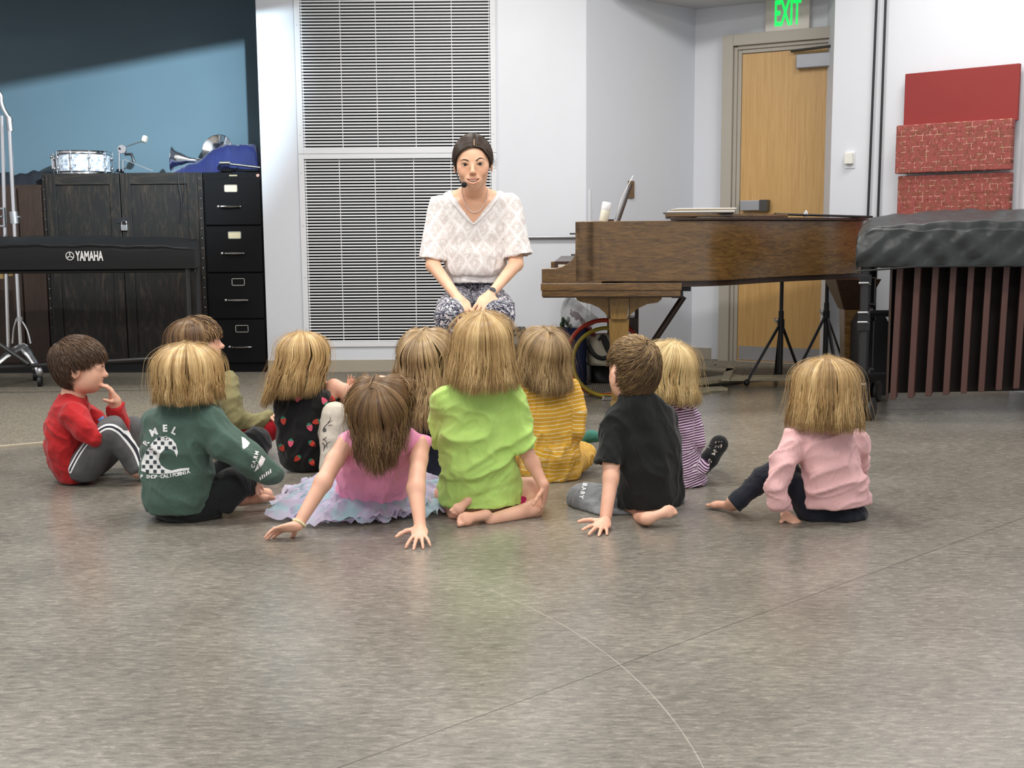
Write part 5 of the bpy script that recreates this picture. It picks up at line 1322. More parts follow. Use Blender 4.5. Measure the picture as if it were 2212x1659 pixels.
# ================================================================== DECALS THAT FOLLOW A SURFACE
from mathutils.bvhtree import BVHTree
from mathutils.geometry import tessellate_polygon
def bvh_of(objs):
    vs = []; fs = []
    for o in (objs if isinstance(objs, (list, tuple)) else [objs]):
        off = parent_world(o.parent) + o.location; n = len(vs)
        a = np.empty(len(o.data.vertices) * 3, np.float32); o.data.vertices.foreach_get('co', a); a = a.reshape(-1, 3) + np.array(off)
        vs += [tuple(x) for x in a]; fs += [tuple(i + n for i in p.vertices) for p in o.data.polygons]
    return BVHTree.FromPolygons(vs, fs)
def project(bm, bvh, lift, far=8.0):
    dead = []
    for v in bm.verts:
        d = ray(v.co.x, v.co.y).normalized(); h = bvh.ray_cast(CP, d, far)
        if h[0] is None: dead.append(v)
        else:
            v.co = h[0] + (h[1] if h[1].dot(d) < 0 else -h[1]) * lift
    if dead: bmesh.ops.delete(bm, geom=dead, context='VERTS')
def decal(name, polys, bvh, m, parent, lift=.0012, cell=8.0, smoothp=False, grid=None):
    """polygons in picture pixels laid onto the surface they cover"""
    bm = bmesh.new()
    for poly in polys:
        if smoothp:
            q = np.array(poly + poly[:1]); poly = [tuple(x) for x in smoothpath(q, len(poly) * 4)[:-1]]
        vs = [bm.verts.new((x, y, 0)) for x, y in poly]
        for tri in tessellate_polygon([[Vector((x, y, 0)) for x, y in poly]]):
            try: bm.faces.new([vs[i] for i in tri])
            except ValueError: pass
    for _ in range(6):
        es = [e for e in bm.edges if e.calc_length() > cell]
        if not es: break
        bmesh.ops.subdivide_edges(bm, edges=es, cuts=1); bmesh.ops.triangulate(bm, faces=bm.faces, quad_method='SHORT_EDGE', ngon_method='EAR_CLIP')
    project(bm, bvh, lift)
    es = [f for f in bm.faces if f.calc_area() > .004 or max(e.calc_length() for e in f.edges) > .06]
    if es: bmesh.ops.delete(bm, geom=es, context='FACES')
    me = bpy.data.meshes.new(name); base = parent_world(parent)
    for v in bm.verts: v.co -= base
    bm.to_mesh(me); bm.free(); me.materials.append(m)
    o = bpy.data.objects.new(name, me); COL.objects.link(o); o.parent = parent; return o
def glyphs(name, items, bvh, m, parent, lift=.0014):
    """items: (char, px, py, size_px, rotation) drawn in the picture plane and laid on the surface"""
    bm = bmesh.new()
    for ch, x, y, sz, rot in items:
        me = text_mesh(ch, sz * 1.35, 0.0, sz * .055); b2 = bmesh.new(); b2.from_mesh(me)
        bmesh.ops.triangulate(b2, faces=b2.faces)
        cs, sn = math.cos(rot), math.sin(rot)
        mp = {v: bm.verts.new((x + v.co.x * cs + v.co.y * sn, y + v.co.x * sn - v.co.y * cs, 0)) for v in b2.verts}
        for f in b2.faces:
            try: bm.faces.new([mp[v] for v in f.verts])
            except ValueError: pass
        b2.free()
    project(bm, bvh, lift)
    es = [f for f in bm.faces if max(e.calc_length() for e in f.edges) > .05]
    if es: bmesh.ops.delete(bm, geom=es, context='FACES')
    me = bpy.data.meshes.new(name); base = parent_world(parent)
    for v in bm.verts: v.co -= base
    bm.to_mesh(me); bm.free(); me.materials.append(m)
    o = bpy.data.objects.new(name, me); COL.objects.link(o); o.parent = parent; return o
def set_vv(o, vals):
    at = o.data.attributes.get('vv') or o.data.attributes.new('vv', 'FLOAT', 'POINT'); at.data.foreach_set('value', np.asarray(vals, np.float32))
def wv(o):
    a = np.empty(len(o.data.vertices) * 3, np.float32); o.data.vertices.foreach_get('co', a); return a.reshape(-1, 3) + np.array(parent_world(o.parent) + o.location)
# hair colours
H_blonde = hairmat('golden_blonde_hair', (86, 62, 36), (182, 146, 94), (246, 220, 164))
H_sand = hairmat('sandy_hair', (68, 52, 34), (148, 120, 84), (224, 196, 148))
H_lightb = hairmat('light_brown_hair', (52, 35, 22), (108, 80, 52), (184, 150, 104))
H_brown = hairmat('brown_hair', (40, 26, 18), (78, 56, 40), (120, 92, 66))
H_pale = hairmat('pale_blonde_hair', (108, 82, 46), (200, 170, 114), (250, 232, 182))
H_short = hairmat('short_ash_brown_hair', (52, 38, 26), (108, 84, 56), (184, 152, 106))
H_dark = hairmat('dark_brown_hair', (26, 18, 13), (56, 41, 31), (96, 74, 58), .46)
def cap(hd, S_, off=.02, back=True, k=.01, cut=None):
    S_.ell(hd.w(0, -.05, .10), ((.372 + off) * hd.H * hd.wf, (.445 + off) * hd.H, (.382 + off) * hd.H), hd.X, hd.Y, hd.Z, k=k)
def hair_base(hd, par, m, hang=None, off=.01, cutY=.20, vox=.006, extra=None):
    """solid mass of hair under the locks; hang: list of (point, half width, half depth) below the skull"""
    S_ = SDF(.02); cap(hd, S_, off)
    if hang: S_.loft(hang, hd.X, k=.02)
    if extra: extra(S_)
    # keep it off the face
    S_.half(hd.w(0, cutY, 0), hd.Y * .85 - hd.Z * .42)
    o, V = S_.mesh('hair_underlayer', m, par, vox, None, wrinkle(.003, tuple(hd.Z), 30, .2), 1, origin=nv(parent_world(par)), floor=.002)
    at = o.data.attributes.new('rnd', 'FLOAT', 'POINT'); at.data.foreach_set('value', np.full(len(V), .12, np.float32)); return o
def eye_set(hd, par, xs=(-.148, .148), r=.058, iris=(70, 48, 32), y=.31, z=0.0, look=(0, 0, 0)):
    for x in xs:
        mb = MB(); c = Vector(hd.w(x, y, z)); mb.ell(c, r * hd.H, 20); e = mb.build('eye', mat('eye_white', srgb(226, 218, 212), .2, var=.02), par, smooth='all')
        d = Vector(unit(hd.Y + np.array(look))); mb = MB(); mb.lathe(c + d * r * hd.H * .80, d, [(r * hd.H * .50, 0), (r * hd.H * .45, r * hd.H * .12), (.0003, r * hd.H * .235)], 20); ir = mb.build('iris', mat('iris_%d' % iris[0], srgb(*iris), .15, var=.2), e, smooth='all')
        mb = MB(); mb.lathe(c + d * r * hd.H * .97, d, [(r * hd.H * .24, 0), (r * hd.H * .2, r * hd.H * .06), (.0003, r * hd.H * .08)], 14); mb.build('pupil', M_black, ir, smooth='all')
def brow(hd, par, pts, r, m, name='eyebrow'):
    S_ = SDF(.003); S_.chain([hd.w(*p) for p in pts], [x * hd.H for x in r]); o, V = S_.mesh(name, m, par, .0015, None, None, 1, origin=nv(parent_world(par)))
    at = o.data.attributes.new('rnd', 'FLOAT', 'POINT'); at.data.foreach_set('value', np.full(len(V), .1, np.float32)); return o
def hang_under(hd, L, w0=.36, w1=.40, d=.30, back=-.12, dn=(0, 0, -1), n=3):
    out = []; L = max(.015, L - .045)
    for q in np.linspace(0, 1, n + 1):
        out.append((hd.w(0, back, .05) + unit(dn) * L * .92 * q, hd.H * (w0 + (w1 - w0) * q), hd.H * (d * (1 - .35 * q))))
    return out
def onface(hd, fb):
    def of(x, z):
        h = fb.ray_cast(Vector(hd.w(x, .9, z)), Vector(-hd.Y), .5)
        q = nv(h[0]) if h[0] is not None else hd.w(x, .38, z); d = (q - hd.c) / hd.H; return (d @ hd.X / hd.wf, d @ hd.Y, d @ hd.Z)
    return of
WH = [WOMAN[0], WOMAN[1], WOMAN[2]]
def look(c, bias=(0, 0, 0)): d = np.array(WH) - nv(c); d[2] *= .38; return unit(d) + np.array(bias)
# ================================================================== GIRL IN LIME GREEN
def lime():
    K = CR_(860, 650, 3.191, 3.74); r = K.r
    hd = Head(K(585, 292, .0), .205, look(K(585, 292)), wf=1.0)
    B = SDF(.014); hd.build(B)
    sec = [((585, 600, 0), 130, 100), ((570, 680, 0), 230, 120), ((560, 900, 0), 220, 140), ((562, 1150, .0), 225, 140), ((570, 1350, .02), 240, 150)]
    B.loft([(K(*c), r(w), r(d)) for c, w, d in sec], (1, 0, 0))
    # right arm resting on the knee
    B.chain([K(800, 700, 0), K(868, 1010, -.02), K(925, 1120, -.02), K(1000, 1265, -.05)], [r(62), r(56), r(50), r(36)])
    hand(B, K(1003, 1268, -.05), K(1015, 1420, -.03) - K(1003, 1268, -.05), (-1, .35, -.1), .115, side=1, curl=(.35, .35, .35, .4), spread=.1)
    B.chain([K(340, 700, 0), K(300, 960, .08), K(420, 1180, .2)], [r(62), r(52), r(38)])
    # legs folded under, feet crossed behind
    B.chain([K(740, 1330, .06), K(930, 1300, .05)], [r(120), r(92)]); B.chain([K(945, 1330, .05), K(935, 1435, -.01), K(640, 1515, -.10)], [r(78), r(62), r(48)])
    B.chain([K(420, 1330, .06), K(330, 1330, .1)], [r(110), r(85)]); B.chain([K(330, 1340, .1), K(400, 1480, -.02), K(520, 1500, -.06)], [r(70), r(52), r(46)])
    h1 = K.fl(640, 1530); h1[2] = .030; t1 = K.fl(400, 1560); t1[2] = .022; foot(B, h1, t1, (0, -.75, .5), side=1)
    h2 = K.fl(520, 1500); h2[2] = .075; t2 = K.fl(375, 1535); t2[2] = .03; foot(B, h2, t2, (.3, -.8, .45), side=-1)
    p = person(K(585, 1500), 'girl kneeling in a lime green t-shirt, blonde bob, tallest of the seated children', B, vox=.0036)
    S_ = SDF(.016)
    sec = [((585, 575, 0), 120, 95), ((575, 640, 0), 235, 135), ((565, 760, 0), 270, 160), ((555, 930, 0), 262, 172), ((560, 1120, .0), 262, 178), ((575, 1290, .02), 290, 190), ((578, 1420, .02), 285, 195), ((590, 1470, .02), 245, 180)]
    S_.loft([(K(*c), r(w), r(d)) for c, w, d in sec], (1, 0, 0))
    S_.cone(K(800, 665, 0), K(868, 1035, -.02), r(92), r(84), flat=True); S_.cone(K(330, 680, 0), K(300, 980, .06), r(92), r(80), flat=True)
    S_.cone(K(868, 1015, -.02), K(878, 1075, -.02), r(64), r(70), sub=True)
    garment('t_shirt', cloth('lime_green_jersey', (186, 222, 120), .06, 7), p, S_, disp=wrinkle(.0055, (1, -.2, .6), 17, .38, 3, .010), floor=.035)
    W = SDF(.01); W.chain([K(740, 1400, .04), K(905, 1400, .03)], [r(118), r(80)]); W.ell(K(590, 1400, .05), (r(270), r(150), r(90)))
    garment('shorts', cloth('magenta_shorts', (168, 28, 84)), p, W, floor=.03)
    hair_base(hd, p, H_blonde, hang_under(hd, .115, .37, .44, .36), off=.015)
    long_hair(hd, p, H_blonde, .138, n=3640, part=(0, -.1), face_gap=.75, flare=.018, tip=.022, wav=.003, seed=1, width=.0015)
# ================================================================== GIRL IN YELLOW
M_yel = striped('mustard_striped_jersey', (222, 170, 60), (246, 232, 196), .0145, .17)
def yellow():
    K = CR_(860, 650, 3.191, 4.30); r = K.r
    hd = Head(K(1000, 357, 0), .2, look(K(1000, 357)), wf=.98)
    B = SDF(.014); hd.build(B)
    B.loft([(K(x, y, dy), r(w), r(d)) for x, y, dy, w, d in ((1010, 600, 0, 120, 80), (1030, 700, 0, 150, 100), (1055, 1000, 0, 130, 110), (1060, 1150, .02, 150, 110))], (1, 0, 0))
    B.chain([K(1190, 1010, -.03), K(1150, 1040, .05)], [r(30), r(26)])
    hand(B, K(1190, 1000, .02), (-.6, .5, -.2), (0, .3, -1), .11)
    p = person(K(1050, 1250), 'girl sitting in a mustard yellow dress with white stripes', B, vox=.005)
    S_ = SDF(.014); S_.loft([(K(x, y, dy), r(w), r(d)) for x, y, dy, w, d in ((1005, 560, 0, 110, 85), (1020, 620, 0, 205, 115), (1040, 760, 0, 190, 135), (1052, 900, 0, 168, 140), (1055, 960, 0, 162, 138))], (1, 0, 0), v0=0)
    S_.loft([(K(x, y, dy), r(w), r(d)) for x, y, dy, w, d in ((1055, 960, 0, 162, 138), (1060, 1060, .0, 190, 160), (1050, 1160, .02, 212, 175), (1060, 1205, .03, 185, 150))], (1, 0, 0), v0=.24)
    S_.chain([K(1200, 610, 0), K(1240, 760, -.02), K(1238, 900, -.03), K(1205, 985, .02)], [r(62), r(50), r(44), r(36)], v=.02)
    S_.chain([K(830, 620, 0), K(815, 800, .05), K(850, 950, .1)], [r(60), r(50), r(44)], v=.02)
    S_.chain([K(1130, 1120, .04), K(1290, 1050, .12)], [r(120), r(80)], v=.0); S_.cone(K(1285, 1045, .12), K(1200, 1160, .0), r(78), r(70), v=(.12, .30))
    S_.chain([K(960, 1130, .1), K(850, 1080, .2)], [r(110), r(80)], v=0)
    garment('dress', M_yel, p, S_, disp=wrinkle(.0035, (.2, 0, 1), 24, .35, 5, .006))
    W = SDF(.01); W.chain([K(1190, 1000, .26), K(1330, 932, .24), K(1370, 938, .24)], [r(40), r(44), r(40)])
    garment('leggings', cloth('teal_leggings', (62, 122, 108)), p, W)
    hair_base(hd, p, H_sand, hang_under(hd, .12, .36, .40, .32), off=.012)
    long_hair(hd, p, H_sand, .124, n=2860, part=(-.05, -.25), face_gap=.7, flare=.004, tip=.016, wav=.005, seed=2, width=.0015)
# ================================================================== BOY IN BLACK T-SHIRT
def blackboy():
    K = CR_(1200, 680, 3.2525, 3.76); r = K.r
    fd = unit((-.42, .88, -.06)); hd = Head(K(545, 382, 0), .203, fd, wf=.95)
    B = SDF(.014); hd.build(B); hd.e(B, -.425, -.04, -.12, .03, .085, .135, k=.006); hd.e(B, -.465, -.03, -.12, .02, .04, .08, sub=True)
    sd = (.92, .38, 0)
    B.loft([(K(x, y, dy), r(w), r(d)) for x, y, dy, w, d in ((570, 625, 0, 90, 70), (590, 700, 0, 180, 100), (650, 1000, 0, 190, 130), (630, 1300, .02, 190, 140))], sd)
    B.chain([K(420, 730, -.02), K(392, 1040, -.06), K(388, 1150, -.09), K(352, 1420, -.16)], [r(62), r(58), r(54), r(42)])
    wr = K(350, 1452, -.20); tipp = K.fl(235, 1590); tipp[2] = .012; d = tipp - wr
    hand(B, wr, d, (-.1, .25, -1), .125, side=1, curl=(.10, .12, .14, .18), spread=.42, thumb=(.75, .05))
    ft = K.fl(850, 1478); ft[2] = .055; hl = K.fl(640, 1498); hl[2] = .030; foot(B, hl, ft, (.1, -.92, .2), side=-1)
    B.chain([K(560, 1440, .0), hl], [r(50), r(46)])
    p = person(K(620, 1450), 'boy in a black t-shirt and grey trousers leaning on his left hand', B, vox=.0038)
    S_ = SDF(.016); S_.loft([(K(x, y, dy), r(w), r(d)) for x, y, dy, w, d in ((566, 600, -.018, 116, 112), (586, 650, -.010, 180, 128), (625, 750, 0, 232, 145), (655, 900, 0, 240, 160), (668, 1080, 0, 232, 175), (668, 1230, .01, 235, 180), (640, 1340, .02, 220, 170), (600, 1385, .02, 180, 140))], sd)
    S_.cone(K(425, 715, -.02), K(374, 1050, -.06), r(92), r(96), flat=True); S_.chain([K(780, 740, .06), K(800, 950, .14)], [r(85), r(70)])
    S_.cone(K(378, 1030, -.06), K(368, 1090, -.062), r(78), r(84), sub=True)
    sh = garment('t_shirt', cloth('black_jersey', (30, 32, 32), .12, 9), p, S_, disp=wrinkle(.0045, (-.5, 0, 1), 16, .38, 7, .008), floor=.02)
    W = SDF(.014); W.chain([K(560, 1340, .04), K(200, 1285, .10)], [r(120), r(112)]); W.chain([K(190, 1300, .10), K(330, 1420, -.01), K(600, 1440, -.02)], [r(100), r(62), r(52)]); W.chain([K(640, 1360, .05), K(820, 1300, .15)], [r(120), r(90)])
    tr = garment('trousers', cloth('grey_jersey', (128, 131, 134), .10, 16), p, W, disp=wrinkle(.003, (0, 0, 1), 20, .4, 2, .004))
    bv = bvh_of(tr); glyphs('print', [(c, K.x + (205 - 14 * i * .55) / K.s, K.y + (1195 + 28 * i) / K.s, 9, 1.75) for i, c in enumerate('BABY')], bv, M_wp, tr)
    def lim(l): return not (l[1] > .55 + .35 * min(0, l[2] - .2) and l[2] < .62) and l[2] > -.88 + .9 * max(0, l[1] + .35) * 1.3 and not (abs(l[0]) > .45 and l[2] < .28 and l[1] > -.50 and l[1] < .35)
    S_ = SDF(.01); cap(hd, S_, .004); S_.ell(hd.w(0, -.20, -.20), (.25 * hd.H, .22 * hd.H, .24 * hd.H), hd.X, hd.Y, hd.Z, k=.02); S_.half(hd.w(0, .18, .05), hd.Y * .8 - hd.Z * .6); S_.ell(hd.w(-.42, -.02, -.14), (.09 * hd.H, .13 * hd.H, .19 * hd.H), hd.X, hd.Y, hd.Z, sub=True); S_.half(hd.w(0, -.2, -.42), -hd.Z * .9 + hd.Y * .35)
    o, V = S_.mesh('hair_underlayer', H_short, p, .005, None, None, 1, origin=nv(parent_world(p))); at = o.data.attributes.new('rnd', 'FLOAT', 'POINT'); at.data.foreach_set('value', np.full(len(V), .3, np.float32))
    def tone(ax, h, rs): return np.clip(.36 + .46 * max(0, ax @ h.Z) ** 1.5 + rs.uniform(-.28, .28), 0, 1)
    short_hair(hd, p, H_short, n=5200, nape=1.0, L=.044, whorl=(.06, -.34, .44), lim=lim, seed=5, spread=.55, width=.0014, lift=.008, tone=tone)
# ================================================================== GIRL IN PURPLE STRIPES
M_pur = striped('purple_white_striped_jersey', (98, 44, 96), (232, 220, 232), .0092, .5)
def purple():
    K = CR_(1200, 680, 3.2525, 4.18); r = K.r
    hd = Head(K(775, 372, 0), .2, look(K(775, 372)), wf=1.0)
    B = SDF(.014); hd.build(B); B.loft([(K(x, y, dy), r(w), r(d)) for x, y, dy, w, d in ((805, 600, 0, 90, 70), (840, 800, 0, 90, 80), (900, 1100, 0, 90, 80))], (1, 0, 0))
    hand(B, K(985, 995, .0), (-.5, .6, -.3), (0, 0, -1), .1)
    p = person(K(920, 1250), 'girl sitting in a purple and white striped dress with pale blonde hair', B, vox=.005)
    S_ = SDF(.012); S_.loft([(K(x, y, dy), r(w), r(d)) for x, y, dy, w, d in ((800, 590, 0, 90, 75), (825, 650, 0, 155, 100), (840, 800, 0, 140, 110), (860, 960, 0, 130, 115))], (1, 0, 0), v0=0)
    S_.loft([(K(x, y, dy), r(w), r(d)) for x, y, dy, w, d in ((860, 960, 0, 130, 115), (905, 1080, .0, 135, 130), (930, 1180, .0, 130, 130), (935, 1215, .0, 105, 110))], (1, 0, 0), v0=.2)
    S_.chain([K(935, 635, 0), K(985, 780, -.01), K(1005, 900, -.02), K(985, 975, .0)], [r(55), r(47), r(43), r(36)], v=0)
    S_.cone(K(930, 1170, .0), K(1020, 1070, -.03), r(80), r(55), v=(0, .1)); S_.chain([K(850, 1150, .1), K(780, 1080, .2)], [r(90), r(80)], v=0)
    garment('dress', M_pur, p, S_, disp=wrinkle(.003, (.3, 0, 1), 26, .4, 9, .004), vox=.0048)
    W = SDF(.01); W.chain([K(1000, 1100, .03), K(1085, 1010, .05), K(1150, 908, .08)], [r(62), r(62), r(62)]); W.chain([K(1150, 908, .08), K(1090, 1000, .25)], [r(60), r(50)])
    lg = garment('leggings', cloth('black_leggings', (20, 22, 24)), p, W); bv = bvh_of(lg)
    rs = np.random.RandomState(4)
    for (x, y) in ((1140, 910), (1110, 965), (1075, 1030), (1060, 915)):
        ps = []
        for k in range(12):
            a, b, q = x + rs.uniform(-20, 26), y + rs.uniform(-18, 24), rs.uniform(2.5, 5.5)
            ps.append([((a + q * math.cos(t)) / K.s + K.x, (b + q * math.sin(t)) / K.s + K.y) for t in np.linspace(0, 2 * PI, 7)[:-1]])
        decal('flower_print', ps, bv, mat('pale_print', srgb(206, 196, 186), .7), lg)
    hair_base(hd, p, H_pale, hang_under(hd, .105, .37, .42, .34), off=.015)
    long_hair(hd, p, H_pale, .112, n=2860, part=(.05, -.15), face_gap=.8, flare=.006, tip=.02, wav=.005, seed=6, width=.0015)
# ================================================================== GIRL IN LIGHT PINK, RIGHT
def pinkgirl():
    K = CR_(1500, 740, 3.771, 3.66); r = K.r; f = look(K(1050, 393)); hd = Head(K(1052, 385, 0), .2, unit((-.62, .8, 0)), wf=1.03)
    B = SDF(.014); hd.build(B); sd = (.86, .5, 0)
    B.loft([(K(x, y, dy), r(w), r(d)) for x, y, dy, w, d in ((1055, 720, 0, 130, 100), (1080, 850, 0, 220, 130), (1130, 1100, 0, 220, 140), (1150, 1250, .02, 200, 130))], sd)
    hand(B, K(735, 1400, -.02), K.fl(830, 1470) - K(735, 1400, -.02), (0, .2, -1), .105, curl=(.2,) * 4)
    hl = K.fl(330, 1395); hl[2] = .026; tt = K.fl(112, 1348); tt[2] = .016; foot(B, hl, tt, (.1, -.15, 1), side=1, w=.17); B.chain([hl + np.array([-.005, 0, .012]), K(380, 1290, .0)], [.026, .024])
    p = person(K(1100, 1500), 'little girl on the far right in a light pink top and navy trousers', B, vox=.0042)
    S_ = SDF(.018); S_.loft([(K(x, y, dy), r(w), r(d)) for x, y, dy, w, d in ((1060, 700, 0, 125, 100), (1050, 760, 0, 235, 140), (1070, 860, 0, 280, 175), (1110, 1000, 0, 288, 195), (1135, 1150, .0, 300, 205), (1155, 1280, .01, 308, 215), (1180, 1370, .02, 275, 205), (1190, 1405, .02, 240, 180))], sd)
    S_.chain([K(800, 810, -.03), K(735, 960, -.07), K(665, 1165, -.09), K(690, 1290, -.08), K(738, 1405, -.03)], [r(112), r(96), r(76), r(68), r(58)]); S_.chain([K(1320, 820, .06), K(1330, 1050, .16), K(1200, 1250, .25)], [r(100), r(80), r(70)])
    garment('long_sleeved_top', cloth('light_pink_jersey', (232, 184, 184), .05, 7), p, S_, disp=wrinkle(.0050, (1, 0, .30), 17, .30, 12, .007), floor=.045)
    W = SDF(.016); W.ell(K(1160, 1400, .03), (r(250), r(230), r(135)), k=.02); W.chain([K(980, 1360, .0), K(830, 1180, -.01), K(760, 1010, .05)], [r(150), r(105), r(95)])
    W.chain([K(740, 980, .06), K(560, 1110, .03), K(395, 1255, .0)], [r(100), r(92), r(76)]); W.cone(K(365, 1280, 0), K(318, 1318, .0), r(76), r(80), flat=True)
    garment('trousers', cloth('dark_navy_jersey', (24, 27, 38), .1, 14), p, W, disp=wrinkle(.002, (-.6, 0, .5), 20, .4, 3, .003))
    hair_base(hd, p, H_blonde, hang_under(hd, .12, .37, .42, .36), off=.015, cutY=.24)
    long_hair(hd, p, H_blonde, .136, n=3900, part=(0, -.05), face_gap=.62, flare=.010, tip=.016, wav=.003, seed=8, width=.0015)
# ================================================================== GIRL IN GREEN SWEATSHIRT
def greengirl():
    K = CR_(60, 650, 3.2534, 3.72); r = K.r; hd = Head(K(1145, 530, 0), .205, unit((.62, .78, .0)), wf=1.0)
    B = SDF(.014); hd.build(B); sd = (.9, -.42, 0)
    B.loft([(K(x, y, dy), r(w), r(d)) for x, y, dy, w, d in ((1110, 770, 0, 100, 70), (1070, 900, 0, 180, 120), (1045, 1250, 0, 200, 140), (1060, 1400, .0, 190, 140))], sd)
    hand(B, K(1690, 1215, .02), (-.5, .3, -.5), (0, .3, -1), .11, curl=(.4,) * 4)
    hl = K.fl(1465, 1478); hl[2] = .035; tt = K.fl(1750, 1470); tt[2] = .045; foot(B, hl, tt, (-.15, .35, .95), side=-1, w=.2); B.chain([hl + np.array([-.005, 0.01, .02]), K(1440, 1380, .02)], [.034, .032])
    h2 = K.fl(1560, 1420); h2[2] = .03; B.chain([h2, h2 + np.array([.06, 0, 0])], [.026, .022])
    p = person(K(1100, 1500), 'child with a blonde bob in a dark green sweatshirt with a white checkered wave print', B, vox=.0042)
    S_ = SDF(.02); S_.loft([(K(x, y, dy), r(w), r(d)) for x, y, dy, w, d in ((1115, 715, 0, 112, 92), (1105, 770, 0, 185, 120), (1075, 880, 0, 245, 165), (1052, 1020, 0, 255, 185), (1048, 1200, 0, 262, 205), (1050, 1360, .0, 255, 210), (1062, 1460, .01, 222, 185), (1075, 1500, .01, 190, 150))], sd)
    S_.chain([K(1270, 850, -.02), K(1400, 1010, -.05), K(1540, 1110, -.05), K(1680, 1195, -.02)], [r(135), r(118), r(100), r(82)]); S_.chain([K(920, 860, .05), K(900, 1060, .16), K(1050, 1200, .26)], [r(115), r(95), r(80)])
    S_.cone(K(1675, 1190, -.02), K(1728, 1215, -.015), r(62), r(64), k=.004)
    sw = garment('sweatshirt', cloth('dark_green_fleece', (74, 97, 87), .08, 18, weave=300), p, S_, disp=wrinkle(.0042, (.8, 0, -.8), 14, .4, 14, .008), floor=.03)
    W = SDF(.016); W.ell(K(1130, 1455, .03), (r(250), r(220), r(115)), k=.02); W.chain([K(1220, 1420, .05), K(1600, 990, .16)], [r(130), r(102)]); W.chain([K(1610, 985, .16), K(1560, 1300, .10)], [r(100), r(80)])
    W.chain([K(1180, 1440, .0), K(1440, 1290, .02), K(1560, 1230, .08)], [r(125), r(110), r(90)]); W.chain([K(1500, 1290, .03), K(1410, 1430, .0)], [r(90), r(62)])
    garment('trousers', cloth('black_cotton', (24, 26, 28), .12, 14), p, W, disp=wrinkle(.003, (-.5, 0, .6), 18, .4, 3, .004))
    # back print
    bv = bvh_of(sw); q = lambda L_: [(K.x + x / K.s, K.y + y / K.s) for x, y in L_]
    wave = [(800, 1195), (802, 1135), (822, 1080), (850, 1035), (882, 990), (918, 955), (975, 950), (1018, 975), (1042, 1008), (1055, 1062), (1048, 1098), (1030, 1056), (1000, 1040), (960, 1046), (932, 1075), (921, 1112), (936, 1152), (972, 1180), (1012, 1192), (1070, 1178), (1134, 1172), (1136, 1186), (1078, 1196), (1000, 1212), (930, 1216), (850, 1212)]
    pr = decal('checkered_wave_print', [q(wave)], bv, M_wp, sw, .0012, 6)
    def inside(x, y, poly):
        c = False; j = len(poly) - 1
        for i in range(len(poly)):
            if (poly[i][1] > y) != (poly[j][1] > y) and x < (poly[j][0] - poly[i][0]) * (y - poly[i][1]) / (poly[j][1] - poly[i][1]) + poly[i][0]: c = not c
            j = i
        return c
    sqs = []
    for i in range(10):
        for j in range(8):
            x = 806 + i * 26.5; y = 955 + j * 33
            if (i + j) % 2: continue
            c = [(x, y), (x + 23, y + 1), (x + 23, y + 24), (x, y + 24)]
            if sum(inside(a, b, wave) for a, b in c) >= 3 and inside(x + 11, y + 12, wave): sqs.append(q(c))
    decal('print_squares', sqs, bv, mat('print_dark', srgb(44, 56, 62), .7), pr, .0022, 12)
    it = []
    for ch, x, y, sz, rt in (('R', 834, 1000, 38, -.95), ('M', 888, 925, 52, -.38), ('E', 965, 898, 48, -.02), ('L', 1030, 915, 50, .5)): it.append((ch, K.x + x / K.s, K.y + y / K.s, sz / K.s, rt))
    s2 = 'P SHOP·CALIFORNIA'
    for i, ch in enumerate(s2):
        if ch == ' ': continue
        t = i / (len(s2) - 1); it.append((ch, K.x + (802 + 326 * t) / K.s, K.y + (1226 + 8 * math.sin(t * PI) - 24 * t ** 2 + 8 * (1 - t)) / K.s, 25 / K.s, .12 - .36 * t))
    glyphs('print_lettering', it, bv, M_wp, sw)
    it = [(ch, K.x + (1598 + 8 * i - 14) / K.s, K.y + (1160 - 30 * i) / K.s, 26 / K.s, -1.3) for i, ch in enumerate('CARM')]
    glyphs('sleeve_lettering', it, bv, M_wp, sw)
    decal('sleeve_print', [q([(1500, 955), (1525, 965), (1560, 1000), (1545, 1025), (1510, 1050)]), q([(1592, 1200), (1612, 1150), (1640, 1085), (1668, 1110), (1650, 1150), (1620, 1180)])], bv, M_wp, sw, .0012, 8)
    cf = [q([(1628 + 14 * i, 1238 - 9.5 * i - 6 * (i % 2)), (1637 + 14 * i, 1234 - 9.5 * i - 6 * (i % 2)), (1641 + 14 * i, 1256 - 9.5 * i), (1632 + 14 * i, 1260 - 9.5 * i)]) for i in range(6)]
    decal('cuff_print', cf, bv, M_wp, sw)
    hair_base(hd, p, H_blonde, hang_under(hd, .075, .39, .47, .38), off=.02, cutY=.26)
    long_hair(hd, p, H_blonde, .095, n=3640, part=(.05, -.1), face_gap=.62, flare=.006, tip=.012, wav=.003, seed=9, out=.012, width=.0015, layers=(.03, .08, .12))
